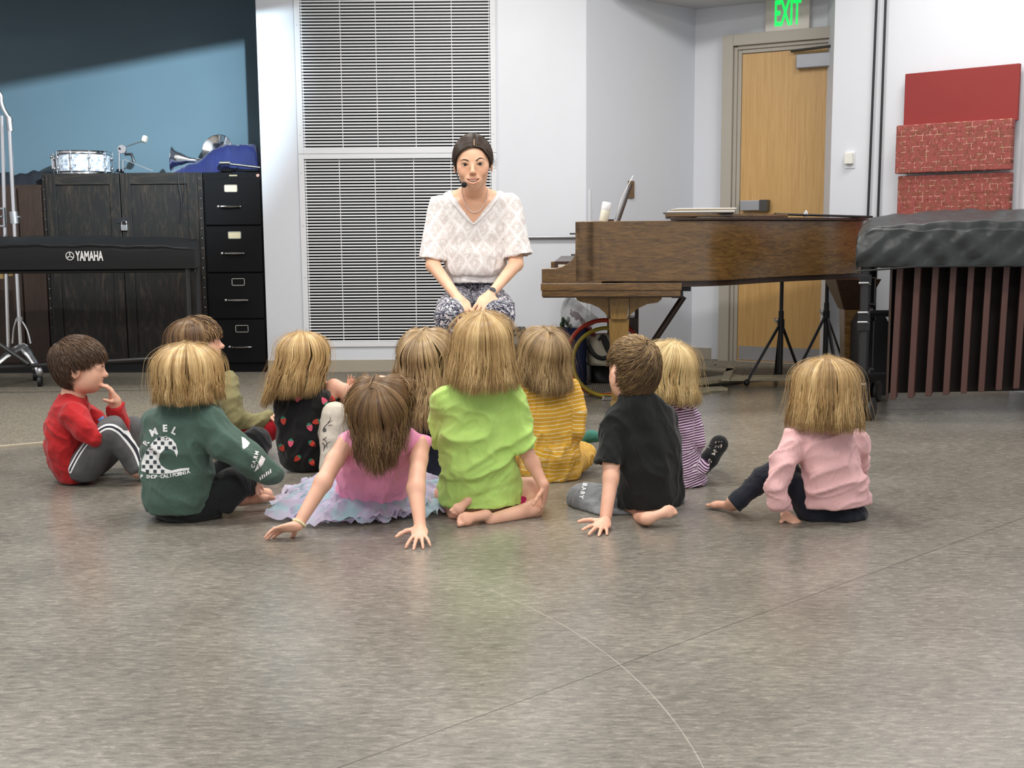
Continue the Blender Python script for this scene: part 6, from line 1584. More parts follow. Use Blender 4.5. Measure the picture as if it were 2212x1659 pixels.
# ================================================================== BOY IN RED
M_trk = None
def redboy():
    K = CR_(60, 650, 3.2534, 4.32); r = K.r; hd = Head(K(366, 455, 0), .203, unit((1, .20, -.10)), wf=.98)
    B = SDF(.012); hd.build(B, nose=.8); sd = (-.25, .96, 0)
    B.loft([(K(x, y, dy), r(w), r(d)) for x, y, dy, w, d in ((318, 690, 0, 100, 85), (300, 780, 0, 170, 100), (290, 1000, 0, 160, 110), (320, 1200, 0, 150, 90))], sd)
    hw = K(612, 705, .05); hand(B, hw, K(562, 560, .01) - hw, (-.75, -.2, -.3), .115, side=-1, curl=(.35, .5, .6, .7), spread=.1, thumb=(.55, .5)); B.chain([hw, K(625, 800, .07)], [r(44), r(48)])
    hl = K.fl(735, 1262); hl[2] = .028; tt = K.fl(960, 1262); tt[2] = .018; foot(B, hl, tt, (0, -.1, 1), side=-1); B.chain([hl + np.array([0, 0, .02]), hl + np.array([-.005, 0, .08])], [.026, .026])
    mo = hd.w(0, .43, -.25)
    p = person(K(330, 1250), 'boy in a red shirt and grey striped trousers, far left, hand at his mouth', B, vox=.0040, tintf=lambda V: .8 * np.exp(-((V - mo) ** 2).sum(1) / .0085 ** 2))
    S_ = SDF(.016); S_.loft([(K(x, y, dy), r(w), r(d)) for x, y, dy, w, d in ((318, 695, 0, 88, 78), (305, 760, 0, 190, 118), (285, 880, 0, 205, 142), (277, 1000, 0, 200, 145), (295, 1120, 0, 195, 135), (330, 1210, .0, 180, 105), (345, 1225, .0, 150, 85))], sd)
    S_.chain([K(320, 800, -.10), K(400, 900, -.13), K(480, 965, -.12), K(600, 930, -.01)], [r(88), r(75), r(62), r(52)]); S_.chain([K(400, 790, .13), K(560, 900, .12), K(655, 900, .10), K(628, 800, .07)], [r(80), r(62), r(56), r(55)]); S_.cone(K(645, 850, .09), K(615, 735, .055), r(56), r(60), flat=True)
    sh = garment('long_sleeved_shirt', cloth('red_jersey', (178, 34, 38), .08, 9), p, S_, disp=wrinkle(.0035, (1, 0, -.5), 20, .35, 15, .005), floor=.004)
    W = SDF(.014); W.chain([K(400, 1165, -.06), K(590, 915, -.09), K(765, 1140, -.07)], [r(118), r(96), r(68)]); W.cone(K(755, 1130, -.07), K(790, 1185, -.07), r(70), r(76), flat=True)
    W.chain([K(420, 1165, .1), K(740, 905, .14), K(850, 1160, .13)], [r(115), r(92), r(68)])
    pn = garment('track_trousers', None or cloth('tmp_grey', (84, 84, 86)), p, W, disp=wrinkle(.002, (.3, 0, 1), 16, .4, 3, .003), vox=.0045)
    V = wv(pn); poly = [K(*q) for q in ((300, 1192, -.1), (360, 1080, -.1), (430, 985, -.1), (520, 905, -.1), (590, 872, -.1), (660, 905, -.1), (740, 1020, -.1), (800, 1150, -.1))]
    poly = smoothpath(poly, 40); d = np.full(len(V), 9.); A2 = V[:, [0, 2]]
    for i in range(len(poly) - 1):
        a, b = poly[i][[0, 2]], poly[i + 1][[0, 2]]; ab = b - a; h = np.clip(((A2 - a) @ ab) / (ab @ ab), 0, 1); d = np.minimum(d, np.linalg.norm(A2 - a - h[:, None] * ab, axis=1))
    d[V[:, 1] > poly[0][1] + .07] = 9; set_vv(pn, d)
    m = bpy.data.materials.new('grey_track_fabric'); t = NT(m); at = t.add('ShaderNodeAttribute'); at.attribute_name = 'vv'
    base = t.ramp(t.noise(t.coord(), 14, 4), [(.3, srgb(76, 76, 78)), (.7, srgb(94, 94, 95))])
    c1 = t.mix(t.math('LESS_THAN', at.outputs['Fac'], .0098), base, srgb(232, 232, 234)); c1 = t.mix(t.math('LESS_THAN', at.outputs['Fac'], .0036), c1, srgb(34, 36, 48))
    t.col(c1); t.b.inputs['Roughness'].default_value = .8; pn.data.materials[0] = m
    bv = bvh_of(sh); decal('blue_tag', [[(K.x + x / K.s, K.y + y / K.s) for x, y in ((492, 832), (528, 808), (540, 822), (502, 852))]], bv, mat('sky_blue_patch', srgb(92, 140, 200), .6), sh)
    def lim(l): return not (l[1] > .48 and l[2] < .42 + .0 * l[0]) and l[2] > -.85 + .95 * max(0, l[1] + .45) and not (l[1] > .02 and l[2] < .02 + .5 * l[1]) and not (abs(l[0]) > .5 and l[2] < .02 and l[1] > -.32)
    S_ = SDF(.01); cap(hd, S_, .006); S_.ell(hd.w(0, -.20, -.18), (.25 * hd.H, .22 * hd.H, .24 * hd.H), hd.X, hd.Y, hd.Z, k=.02); S_.half(hd.w(0, .25, .14), hd.Y * .7 - hd.Z * .7); S_.half(hd.w(0, -.1, -.30), -hd.Z * .8 + hd.Y * .6)
    o, V = S_.mesh('hair_underlayer', H_brown, p, .005, None, None, 1, origin=nv(parent_world(p))); at = o.data.attributes.new('rnd', 'FLOAT', 'POINT'); at.data.foreach_set('value', np.full(len(V), .25, np.float32))
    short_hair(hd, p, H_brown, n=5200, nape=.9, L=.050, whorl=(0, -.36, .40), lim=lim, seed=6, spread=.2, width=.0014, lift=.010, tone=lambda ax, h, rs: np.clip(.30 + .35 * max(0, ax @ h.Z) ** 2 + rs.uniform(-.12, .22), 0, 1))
    eye_set(hd, p, (.14,), .055, y=.350, z=-.01); of = onface(hd, bvh_of(p)); brow(hd, p, [of(x, z) for x, z in ((.07, .07), (.12, .09), (.17, .095), (.22, .08))], [.006, .009, .008, .004], H_brown); brow(hd, p, [of(x, z) for x, z in ((.085, .005), (.12, .03), (.16, .035), (.20, .01))], [.006, .008, .009, .006], mat('eyelash', (.015, .010, .008), .6), 'eyelashes')
# ================================================================== CHILD IN OLIVE
def olive():
    K = CR_(60, 650, 3.2534, 4.78); r = K.r; hd = Head(K(1200, 292, 0), .2, unit((1, .18, .10)), wf=.98)
    B = SDF(.012); hd.build(B, nose=.9); sd = (-.2, .97, 0)
    B.loft([(K(x, y, dy), r(w), r(d)) for x, y, dy, w, d in ((1290, 520, 0, 90, 70), (1300, 650, 0, 120, 80), (1290, 900, 0, 120, 90))], sd)
    hw = K(1690, 805, -.04); hand(B, hw, (1, .2, -.15), (0, 0, -1), .1, curl=(.3,) * 4)
    mo = hd.w(0, .43, -.25)
    p = person(K(1300, 1000), 'child in an olive green top and red trousers, seen in profile behind the green sweatshirt', B, vox=.0045, tintf=lambda V: .7 * np.exp(-((V - mo) ** 2).sum(1) / .008 ** 2))
    S_ = SDF(.014); S_.loft([(K(x, y, dy), r(w), r(d)) for x, y, dy, w, d in ((1275, 510, 0, 75, 70), (1290, 580, 0, 150, 105), (1300, 700, 0, 160, 120), (1290, 900, 0, 150, 110))], sd)
    S_.chain([K(1400, 570, -.05), K(1425, 700, -.09), K(1475, 830, -.10), K(1600, 850, -.08), K(1690, 810, -.04)], [r(78), r(70), r(62), r(50), r(40)])
    garment('long_sleeved_top', cloth('olive_jersey', (134, 128, 90), .08, 9), p, S_, disp=wrinkle(.003, (1, 0, .5), 20, .35, 18, .004), floor=.01)
    W = SDF(.014); W.chain([K(1330, 960, .0), K(1580, 900, .0), K(1700, 890, -.03)], [r(100), r(90), r(82)]); W.chain([K(1700, 890, -.03), K(1600, 1000, .0)], [r(82), r(60)])
    garment('trousers', cloth('crimson_jersey', (178, 26, 40), .08), p, W, disp=wrinkle(.002, (.5, 0, 1), 20, .4))
    hair_base(hd, p, H_lightb, hang_under(hd, .05, .36, .36, .26, back=-.1), off=.01, cutY=.12)
    long_hair(hd, p, H_lightb, .055, n=2340, part=(0, -.1), face_gap=1.15, flare=.004, tip=.02, wav=.003, seed=12, width=.0015, layers=(.02, .06, .11))
    def lim(l): return l[2] > .3 and l[1] > -.2 and not (l[1] > .7 and l[2] < .45)
    short_hair(hd, p, H_lightb, n=900, L=.06, whorl=(0, -.3, .44), lim=lim, seed=8, spread=.3, width=.0024, lift=.016, name='fringe')
    eye_set(hd, p, (.14,), .055, y=.350, z=-.01); of = onface(hd, bvh_of(p)); brow(hd, p, [of(x, z) for x, z in ((.085, .005), (.12, .03), (.16, .035), (.20, .01))], [.005, .007, .008, .005], mat('eyelash', (.015, .010, .008), .6), 'eyelashes')
# ================================================================== GIRL IN STRAWBERRY DRESS
def strawberry():
    K = CR_(560, 640, 2.861, 4.5); r = K.r; hd = Head(K(285, 385, 0), .203, unit((.62, .78, .03)), wf=.98)
    B = SDF(.012); hd.build(B); sd = (.9, -.35, 0)
    B.loft([(K(x, y, dy), r(w), r(d)) for x, y, dy, w, d in ((300, 590, 0, 80, 65), (285, 680, 0, 130, 90), (270, 900, 0, 110, 95), (290, 1000, 0, 110, 90))], sd)
    B.chain([K(430, 660, .02), K(462, 560, .03), K(540, 590, .02), K(572, 720, .0)], [r(44), r(48), r(46), r(36)])
    hand(B, K(545, 600, .06), K(570, 530, .06) - K(545, 600, .06), (-.3, -1, 0), .085, curl=(.15,) * 4, spread=.15); B.chain([K(545, 600, .06), K(520, 640, .05)], [r(28), r(30)])
    B.chain([K(430, 590, .05), K(395, 510, .05)], [r(22), r(12)])
    p = person(K(290, 1050), 'girl with long blonde hair in a black dress printed with strawberries', B, vox=.0045)
    S_ = SDF(.014); S_.loft([(K(x, y, dy), r(w), r(d)) for x, y, dy, w, d in ((300, 595, 0, 85, 70), (290, 645, 0, 175, 105), (262, 760, 0, 168, 125), (258, 880, 0, 160, 135), (280, 980, .0, 150, 130), (300, 1040, 0, 115, 100))], sd)
    S_.cone(K(420, 640, .02), K(450, 640, .03), r(60), r(52)); S_.cone(K(150, 650, .03), K(140, 700, .08), r(60), r(50))
    dr = garment('dress', cloth('black_cotton_dress', (18, 18, 20), .12, 12), p, S_, disp=wrinkle(.0035, (.6, 0, .9), 18, .4, 19, .005), floor=.004)
    bv = bvh_of(dr); q = lambda L_: [(K.x + x / K.s, K.y + y / K.s) for x, y in L_]
    reds, pinks, greens, green2 = [], [], [], []
    for x, y, a, cl in ((240, 628, .3, 1), (402, 648, 2.6, 1), (150, 768, -.1, 0), (352, 775, 1.3, 0), (312, 808, -.3, 1), (195, 905, .1, 1), (326, 910, -.9, 0), (325, 1025, -.6, 0), (140, 935, -.5, 0), (236, 1000, .8, 0), (455, 632, 1.2, 0)):
        c, s_ = math.cos(a), math.sin(a); R = lambda u, v: (x + u * c - v * s_, y + u * s_ + v * c)
        body = [R(-15, -14), R(0, -19), R(15, -14), R(17, 0), R(11, 16), R(0, 27), R(-11, 16), R(-17, 0)]
        leaf = [R(-18, -16), R(-8, -18), R(-6, -30), R(0, -20), R(8, -30), R(8, -18), R(19, -16), R(6, -10), R(0, -13), R(-7, -9)]
        (pinks if cl else reds).append(q(body)); greens.append(q(leaf))
    sb = decal('strawberry_print', reds, bv, mat('print_red', srgb(204, 66, 52), .7), dr, smoothp=True); decal('strawberry_print', pinks, bv, mat('print_pink', srgb(226, 92, 120), .7), dr, smoothp=True); decal('leaf_print', greens, bv, mat('print_green', srgb(54, 140, 112), .7), dr, .0018)
    W = SDF(.012); W.chain([K(466, 735, -.10), K(450, 900, -.12), K(430, 1060, -.14)], [r(80), r(72), r(58)]); W.chain([K(466, 735, -.10), K(400, 960, .02)], [r(70), r(80)])
    lg = garment('leggings', cloth('cream_leggings', (208, 200, 186), .05, 14), p, W, disp=wrinkle(.0015, (1, 0, .2), 20, .4)); bv = bvh_of(lg)
    def stroke(pts, w):
        pts = smoothpath(pts, 8); n = len(pts); g = np.gradient(pts, axis=0); g /= np.linalg.norm(g, axis=1)[:, None]; nn = np.stack([-g[:, 1], g[:, 0]], 1); ww = np.linspace(w, w * .3, n)[:, None]
        return q([tuple(x) for x in np.concatenate([pts + nn * ww, (pts - nn * ww)[::-1]])])
    st = [stroke([(398, 815), (420, 790), (455, 765)], 3), stroke([(425, 785), (440, 760), (436, 742)], 3), stroke([(400, 940), (425, 905), (450, 900)], 3), stroke([(395, 880), (415, 900), (420, 940)], 3), stroke([(430, 800), (445, 795), (458, 800)], 2.5), q([(392, 822), (402, 810), (414, 818), (416, 834), (402, 840), (393, 836)]), stroke([(392, 905), (404, 925), (398, 960)], 4), stroke([(415, 870), (402, 885), (392, 890)], 3)]
    decal('twig_print', st, bv, mat('print_grey', srgb(84, 82, 80), .7), lg, cell=6)
    hair_base(hd, p, H_sand, hang_under(hd, .17, .35, .36, .30, dn=(-.22, -.05, -1)), off=.012, cutY=.24)
    long_hair(hd, p, H_blonde, .20, n=3120, part=(0, -.15), face_gap=.7, flare=.0, tip=.02, wav=.006, down=(-.28, -.05, -1), seed=14, width=.0015, lens=lambda ph: .20 if ph > PI else .16)
# ================================================================== GIRL IN NAVY
def navy():
    K = CR_(560, 640, 2.861, 4.28); r = K.r; hd = Head(K(1035, 365, 0), .2, look(K(1035, 365)), wf=1.0)
    B = SDF(.012); hd.build(B); B.loft([(K(x, y, dy), r(w), r(d)) for x, y, dy, w, d in ((1040, 580, 0, 80, 65), (1040, 700, 0, 120, 80), (1050, 1000, 0, 120, 95))], (1, 0, 0))
    p = person(K(1045, 1150), 'girl with long tangled blonde hair in a dark navy dress', B, vox=.005)
    S_ = SDF(.014); S_.loft([(K(x, y, dy), r(w), r(d)) for x, y, dy, w, d in ((1040, 580, 0, 80, 65), (1040, 640, 0, 165, 95), (1042, 800, 0, 150, 110), (1050, 1000, 0, 165, 130), (1050, 1110, .0, 170, 140), (1050, 1150, 0, 140, 110))], (1, 0, 0))
    S_.chain([K(900, 670, 0), K(890, 830, .03), K(930, 960, .1)], [r(50), r(44), r(38)]); S_.chain([K(1180, 670, 0), K(1190, 830, .03), K(1160, 960, .1)], [r(50), r(44), r(38)])
    garment('dress', cloth('navy_cotton', (27, 31, 46), .12, 9), p, S_, disp=wrinkle(.004, (.2, 0, 1), 18, .35, 21, .006))
    W = SDF(.01); W.ell(K.fl(1030, 1165) + np.array([0, .1, .03]), (r(170), r(150), r(50))); garment('skirt_hem', cloth('navy_cotton_darker', (30, 35, 50)), p, W)
    hair_base(hd, p, H_sand, hang_under(hd, .15, .38, .40, .32), off=.018)
    long_hair(hd, p, H_sand, .225, n=3120, part=(.03, -.1), face_gap=.75, flare=.012, tip=.05, wav=.010, seed=16, width=.0015, layers=(.03, .09, .16), clump=.7)
# ================================================================== GIRL IN PINK WITH TULLE SKIRT
def ballerina():
    K = CR_(560, 640, 2.861, 3.82); r = K.r; fdir = unit((.10, .80, .58)); hd = Head(K(752, 672, -.20), .203, fdir, wf=.98)
    B = SDF(.014); hd.build(B)
    B.loft([(K(x, y, dy), r(w), r(d)) for x, y, dy, w, d in ((772, 850, -.2, 150, 75), (755, 920, -.18, 225, 90), (715, 1080, -.11, 190, 110), (690, 1270, 0, 160, 110))], (1, 0, 0))
    B.chain([K(540, 905, -.19), K(470, 1010, -.23), K(395, 1150, -.29), K(250, 1395, -.36)], [r(58), r(52), r(50), r(34)])
    B.chain([K(1000, 915, -.19), K(985, 1010, -.23), K(968, 1190, -.31), K(992, 1400, -.385)], [r(56), r(52), r(52), r(34)])
    w1 = K(236, 1420, -.375); t1 = K.fl(85, 1505); t1[2] = .030
    hand(B, w1, t1 - w1, (.15, -.55, -.8), .118, side=1, curl=(.30, .32, .30, .35), spread=.28, thumb=(.6, .3))
    w2 = K(994, 1428, -.395); t2 = K.fl(985, 1562); t2[2] = .016
    hand(B, w2, t2 - w2, (0, .2, -1), .118, side=1, curl=(.16, .14, .15, .2), spread=.42, thumb=(.75, .05))
    p = person(K(700, 1330), 'girl in a pink top and lilac tulle skirt leaning back on both hands', B, vox=.0036)
    S_ = SDF(.014); S_.loft([(K(x, y, dy), r(w), r(d)) for x, y, dy, w, d in ((772, 868, -.195, 190, 78), (762, 905, -.185, 228, 98), (735, 1000, -.15, 212, 118), (710, 1110, -.10, 222, 132), (695, 1210, -.05, 214, 138), (690, 1290, 0, 180, 125))], (1, 0, 0))
    S_.cone(K(580, 890, -.19), K(525, 892, -.19), r(58), r(44), k=.01); S_.cone(K(950, 895, -.19), K(1012, 902, -.19), r(58), r(44), k=.01)
    garment('pink_top', cloth('bubblegum_pink_jersey', (246, 158, 192), .05, 7), p, S_, disp=wrinkle(.0035, (.3, 0, 1), 15, .3, 23, .006), floor=.02)
    W = SDF(.012); W.ell(K(700, 1300, .03), (r(200), r(190), r(90)), k=.02); W.chain([K(620, 1290, .08), K(560, 1180, .35)], [r(80), r(60)]); W.chain([K(780, 1290, .08), K(820, 1180, .35)], [r(80), r(60)])
    garment('tights', cloth('pale_aqua_tights', (160, 204, 206)), p, W)
    # tulle skirt: ruffled layers spread on the floor
    def tulle(nm, c, al):
        m = bpy.data.materials.new(nm); t = NT(m); n = t.noise(t.coord(), 7, 3)
        t.col(t.ramp(n, [(.38, srgb(*c[0])), (.52, srgb(*c[1])), (.62, srgb(*c[2]))])); t.b.inputs['Roughness'].default_value = .6
        lw = t.add('ShaderNodeLayerWeight', Blend=.35); t.link(t.math('ADD', al, t.math('MULTIPLY', lw.outputs['Facing'], 1 - al)), t.b.inputs['Alpha']); return m
    mats_ = [tulle('lilac_tulle', ((172, 162, 190), (190, 180, 202), (160, 184, 196)), .62), tulle('aqua_lilac_tulle', ((146, 186, 192), (182, 172, 200), (196, 186, 206)), .5)]
    cx, cy = K.fl(700, 1350)[:2]; cy += .16
    for li, (rad, hgt, amp, m) in enumerate(((.30, .085, .020, mats_[0]), (.345, .060, .026, mats_[1]), (.375, .038, .020, mats_[0]))):
        rows = []; ns = 12; na = 180; rs = np.random.RandomState(30 + li)
        for i in range(ns + 1):
            q = i / ns; row = []
            for a in range(na + 1):
                th = 2 * PI * a / na
                ex = 1 + .13 * math.sin(th * 3 + li) + .05 * math.sin(th * 11 + li * 2)
                dirx, diry = math.cos(th), math.sin(th)
                stretch = (1.02 if dirx < 0 else .80); R_ = (.085 + (rad * ex - .085) * q)
                ruf = amp * q * (math.sin(th * 19 + li * 1.3 + 3 * math.sin(th * 4 + q * 3) + 2.5 * q) * .8 + math.sin(th * 37 + 1.7 * li + q * 9) * .35 + math.sin(th * 9 - q * 11 + li) * .6)
                z = hgt * (1 - q ** 1.4) * 1.3 + .006 + abs(ruf) * 1.0 + .012 * (1 - abs(2 * q - 1)) 
                row.append(Vector((cx + dirx * (R_ + ruf * .5) * stretch, cy + diry * (R_ + ruf * .3) * .86, max(.003, z))))
            rows.append(row)
        mb = MB(); mb.grid(rows); mb.build('tulle_layer', m, p, smooth='all')
    # bracelets
    mb = MB(); c = Vector(K(247, 1402, -.365)); ax = Vector(K(395, 1150, -.29) - K(250, 1395, -.36)).normalized(); a_, b_ = basis(ax)
    for k in range(22):
        th = 2 * PI * k / 22; mb.ell(c + (a_ * math.cos(th) + b_ * math.sin(th)) * r(37), .0042, 8)
    mb.build('bead_bracelet', mat('pastel_beads', srgb(224, 214, 170), .3, var=.4, vscale=90), p, smooth='all')
    dn = unit((.06, -.22, -1))
    hair_base(hd, p, H_lightb, hang_under(hd, .17, .36, .34, .30, dn=dn, back=-.15), off=.012)
    Mh = hairmat('warm_brown_hair', (58, 38, 24), (104, 76, 48), (170, 136, 92))
    long_hair(hd, p, Mh, .235, n=3640, part=(-.05, -.2), face_gap=.75, flare=.0, tip=.035, wav=.006, down=tuple(dn), seed=18, width=.0015, lens=lambda ph: .09 + .055 * max(0, -math.cos(ph)) , layers=(.02, .06, .12), out=.035, wig=.009)
    for sx, (x, y), (x2, y2) in ((-1, (606, 572), (600, 800)), (1, (862, 506), (915, 700))):
        a, b = K(x, y, -.19), K(x2, y2, -.22); Hh = Hair(); rs = np.random.RandomState(50 + sx)
        for i in range(130):
            o1 = rs.normal(size=3) * .004; o2 = rs.normal(size=3) * .014; md = (a + b) / 2 + np.array([sx * .02, -.01, .01]) + rs.normal(size=3) * .010
            st = a + (hd.c - a) * rs.uniform(.2, .5) + rs.normal(size=3) * .02 * np.array([.5, 1, 1])
            Hh.add(smoothpath([st, a + o1, md, b + o2], 14), .0026, .45 + .5 * rs.rand(), up=hd.c, taper=(.8, 1, .15))
        pg = Hh.build('pigtail', Mh, p)
        mb = MB(); mb.lathe(Vector(a), Vector(b - a), [(.008, -.004), (.0105, 0), (.008, .004)], 14); mb.build('hair_tie', mat('pink_elastic', srgb(222, 150, 170), .6), pg, smooth='all')
# ================================================================== SEATED WOMAN
def lace_mat():
    m = bpy.data.materials.new('white_lace_knit'); t = NT(m); v = t.coord(); sep = t.add('ShaderNodeSeparateXYZ'); t.link(v, sep.inputs[0])
    nz = t.noise(v, 9, 2); X = t.math('ADD', t.math('MULTIPLY', sep.outputs[0], 46), t.math('MULTIPLY', nz, 2.2)); Z = t.math('ADD', t.math('MULTIPLY', sep.outputs[2], 34), t.math('MULTIPLY', nz, 2.0))
    a = t.math('ABSOLUTE', t.math('SINE', t.math('ADD', X, Z))); b = t.math('ABSOLUTE', t.math('SINE', t.math('SUBTRACT', X, Z)))
    mn = t.math('MINIMUM', a, b); n2 = t.noise(v, 55, 3, .6, 2.5)
    hole = t.math('MULTIPLY', t.math('MULTIPLY', t.math('GREATER_THAN', mn, .34), t.math('LESS_THAN', mn, .95)), t.math('GREATER_THAN', n2, .47))
    t.col(t.mix(t.math('MULTIPLY', hole, .85), srgb(244, 241, 240), srgb(222, 212, 208)))
    t.b.inputs['Roughness'].default_value = .85; t.bump(t.math('ADD', t.math('MULTIPLY', hole, -.6), n2), .5, .003); return m
def paisley_mat():
    m = bpy.data.materials.new('navy_white_scroll_print'); t = NT(m); v = t.coord()
    n = t.noise(v, 17, 2, .5, 3.0); n2 = t.noise(v, 22, 2, .5, 3.4); f = t.math('ABSOLUTE', t.math('SUBTRACT', n, .5)); g = t.math('ABSOLUTE', t.math('SUBTRACT', n2, .5))
    c = t.mix(t.math('LESS_THAN', f, .022), srgb(34, 37, 62), srgb(206, 202, 206)); c = t.mix(t.math('LESS_THAN', g, .018), c, srgb(176, 176, 182))
    c = t.mix(t.math('GREATER_THAN', t.noise(v, 19, 2, .5, 3), .60), c, srgb(214, 208, 212)); c = t.mix(t.math('GREATER_THAN', n2, .68), c, srgb(128, 138, 146))
    t.col(c); t.b.inputs['Roughness'].default_value = .8; t.bump(t.noise(v, 24, 3), .3, .006); return m
def woman():
    K = CR_(840, 260, 3.607, 5.0); r = K.r; H = .226
    hd = Head(K(655, 336, -.14), H, unit((.01, -1, -.10)), (-.03, 0, 1), wf=.90)
    B = SDF(.014); e = lambda *a, **k: hd.e(B, *a, **k); k = .022
    e(0, -.04, .10, .36, .45, .385, k=k); e(0, .13, -.13, .28, .25, .32, k=k); e(0, .285, -.40, .10, .08, .07, k=k)
    for s in (-1, 1):
        e(.15 * s, .08, -.26, .10, .16, .12, k=k); e(.19 * s, .22, -.09, .11, .10, .09, k=k); e(.17 * s, .285, -.165, .085, .07, .07, k=.014)
        e(.115 * s, .325, .060, .09, .055, .035, k=.018); e(.372 * s, -.05, -.06, .028, .07, .11, k=.006); e(.048 * s, .430, -.150, .030, .040, .026, k=.004)
    hd.co(B, (0, .365, .03), (0, .470, -.115), .022, .037, k=.010); e(0, .472, -.130, .038, .042, .034, k=.007); e(0, .335, -.29, .165, .095, .11, k=.018)
    for s in (-1, 1):
        e(.150 * s, .300, 0, .078, .078, .066, k=.003); B.ell(hd.w(.150 * s, .385, -.004), (.060 * H * .95, .055 * H, .0205 * H), hd.X, hd.Y, hd.Z, sub=True)
        B.ell(hd.w(.028 * s, .455, -.168), (.014 * H, .02 * H, .01 * H), hd.X, hd.Y, hd.Z, sub=True)
    mpath = [(-0.1469, 0.334, -0.244), (-0.1058, 0.379, -0.268), (-0.054, 0.41, -0.288), (0.0, 0.42, -0.295), (0.054, 0.41, -0.288), (0.1058, 0.379, -0.268), (0.1469, 0.334, -0.244)]
    mr = (.004, .017, .026, .030, .026, .017, .004)
    for i in range(6):
        a, b = mpath[i], mpath[i + 1]
        for q in (-.02, .01, .045): B.cone(hd.w(a[0], a[1] + q, a[2]), hd.w(b[0], b[1] + q, b[2]), mr[i] * H, mr[i + 1] * H, sub=True)
    ul = [(-0.1534, 0.326, -0.242), (-0.0972, 0.382, -0.246), (-0.027, 0.42, -0.253), (0.0, 0.42, -0.259), (0.027, 0.42, -0.253), (0.0972, 0.382, -0.246), (0.1534, 0.326, -0.242)]
    ll = [(-0.1512, 0.33, -0.248), (-0.108, 0.386, -0.29), (-0.054, 0.42, -0.328), (0.0, 0.428, -0.338), (0.054, 0.42, -0.328), (0.108, 0.386, -0.29), (0.1512, 0.33, -0.248)]
    for i in range(6):
        B.cone(hd.w(*ul[i]), hd.w(*ul[i + 1]), .008 * H, .008 * H, k=.004); B.cone(hd.w(*ll[i]), hd.w(*ll[i + 1]), (.006 + .008 * (1 - abs(i - 3) / 3)) * H, (.006 + .008 * (1 - abs(i - 2) / 3)) * H, k=.004)
    # neck, chest, shoulders
    B.cone(hd.w(0, -.08, -.18), K(664, 600, .005), .044, .045, k=.02); B.cone(hd.w(0, -.1, -.2), K(662, 640, .03), .044, .052, k=.025)
    B.loft([(K(*c), r(w), r(d)) for c, w, d in (((664, 604, .015), 150, 90), ((666, 640, .01), 262, 112), ((668, 700, .0), 262, 128), ((668, 800, 0), 225, 130), ((668, 1000, 0), 205, 125), ((668, 1150, 0), 180, 100))], (1, 0, 0), k=.02)
    for s, x in ((1, 545), (-1, 785)): B.cone(K(x, 640, -.055), K(664 + (x - 664) * .25, 668, -.062), r(17), r(20), k=.02)
    B.chain([K(415, 665, .0), K(350, 1000, -.01), K(345, 1130, -.06), K(535, 1382, -.31)], [r(64), r(58), r(54), r(33)]); B.chain([K(920, 660, .0), K(985, 980, -.01), K(990, 1120, -.06), K(800, 1349, -.30)], [r(64), r(58), r(54), r(33)])
    w1 = K(545, 1398, -.325); hand(B, w1, K(610, 1535, -.43) - w1, (.1, .45, -.8), .165, side=1, curl=(.25, .28, .3, .32), spread=.16, thumb=(.7, .1))
    w2 = K(788, 1364, -.315); hand(B, w2, K(690, 1505, -.43) - w2, (-.1, .45, -.8), .165, side=-1, curl=(.25, .28, .3, .32), spread=.12, thumb=(.6, .1))
    # lower legs and feet
    for kx, sx in ((500, -1), (848, 1)):
        kn = K(kx, 1500, -.40); an = np.array([kn[0] + .02 * -sx, kn[1] + .06, .09]); B.cone(kn * .3 + an * .7, an, .040, .036); foot(B, an + np.array([0, .03, -.055]), an + np.array([.02 * sx, -.17, -.072]), (0, 0, 1), side=sx)
    lp = np.array([hd.w(*q) for L_ in (ul, ll) for q in smoothpath(L_, 50)]); ck = [hd.w(.19, .28, -.13), hd.w(-.19, .28, -.13)]; mc = np.array([hd.w(*q) for q in mpath])
    def tint(V):
        out = np.zeros(len(V)); nb = np.linalg.norm(V - hd.c, axis=1) < .2; W_ = V[nb]
        d = np.min(np.linalg.norm(W_[:, None] - lp[None], axis=2), axis=1); o = .50 * np.clip((.0036 - d) / .0014 + .5, 0, 1)
        for c in ck: o = np.maximum(o, .20 * np.exp(-((W_ - c) ** 2).sum(1) / .022 ** 2))
        out[nb] = o; return out
    c = hd.c; fine = [(0, c[0] - .085, c[0] + .085, .0018), (1, c[1] - .125, c[1] - .02, .0018), (2, c[2] - .115, c[2] + .09, .0018)]
    p = person(K(665, 1500), 'smiling woman in a white lace blouse and printed trousers sitting facing the children', B, skin('skin_woman', (234, 190, 158)), vox=.0042, fine=fine, tintf=tint)
    # mouth interior, teeth
    mb = MB(); pts = [Vector(hd.w(*q)) for q in ((-.11, .29, -.268), (-.05, .325, -.292), (0, .335, -.298), (.05, .325, -.292), (.11, .29, -.268))]; mb.tube(pts, [.006, .010, .011, .010, .006], 10); mb.build('mouth_interior', mat('mouth_dark', srgb(70, 22, 24), .5), p, smooth='all')
    rows = []
    for q in np.linspace(-1, 1, 25):
        x = .118 * q; y = .402 - .066 * q * q; zt = -.252 + .010 * q * q; zb_ = -.300 + .036 * q * q; g = .0 if (int((q + 1) * 12.0001)) % 4 else .0
        rows.append([Vector(hd.w(x, y - .012, zt)), Vector(hd.w(x, y - g, (zt + zb_) / 2)), Vector(hd.w(x, y - .004, zb_)), Vector(hd.w(x, y - .03, zb_))])
    mb = MB(); mb.grid(rows); mb.build('teeth', mat('teeth', srgb(238, 232, 222), .25, var=.02), p, smooth='all', solid=.0008)
    eye_set(hd, p, (-.150, .150), .0600, (62, 50, 42), y=.314, z=-.004, look=(.05, 0, -.10))
    of = onface(hd, bvh_of(p))
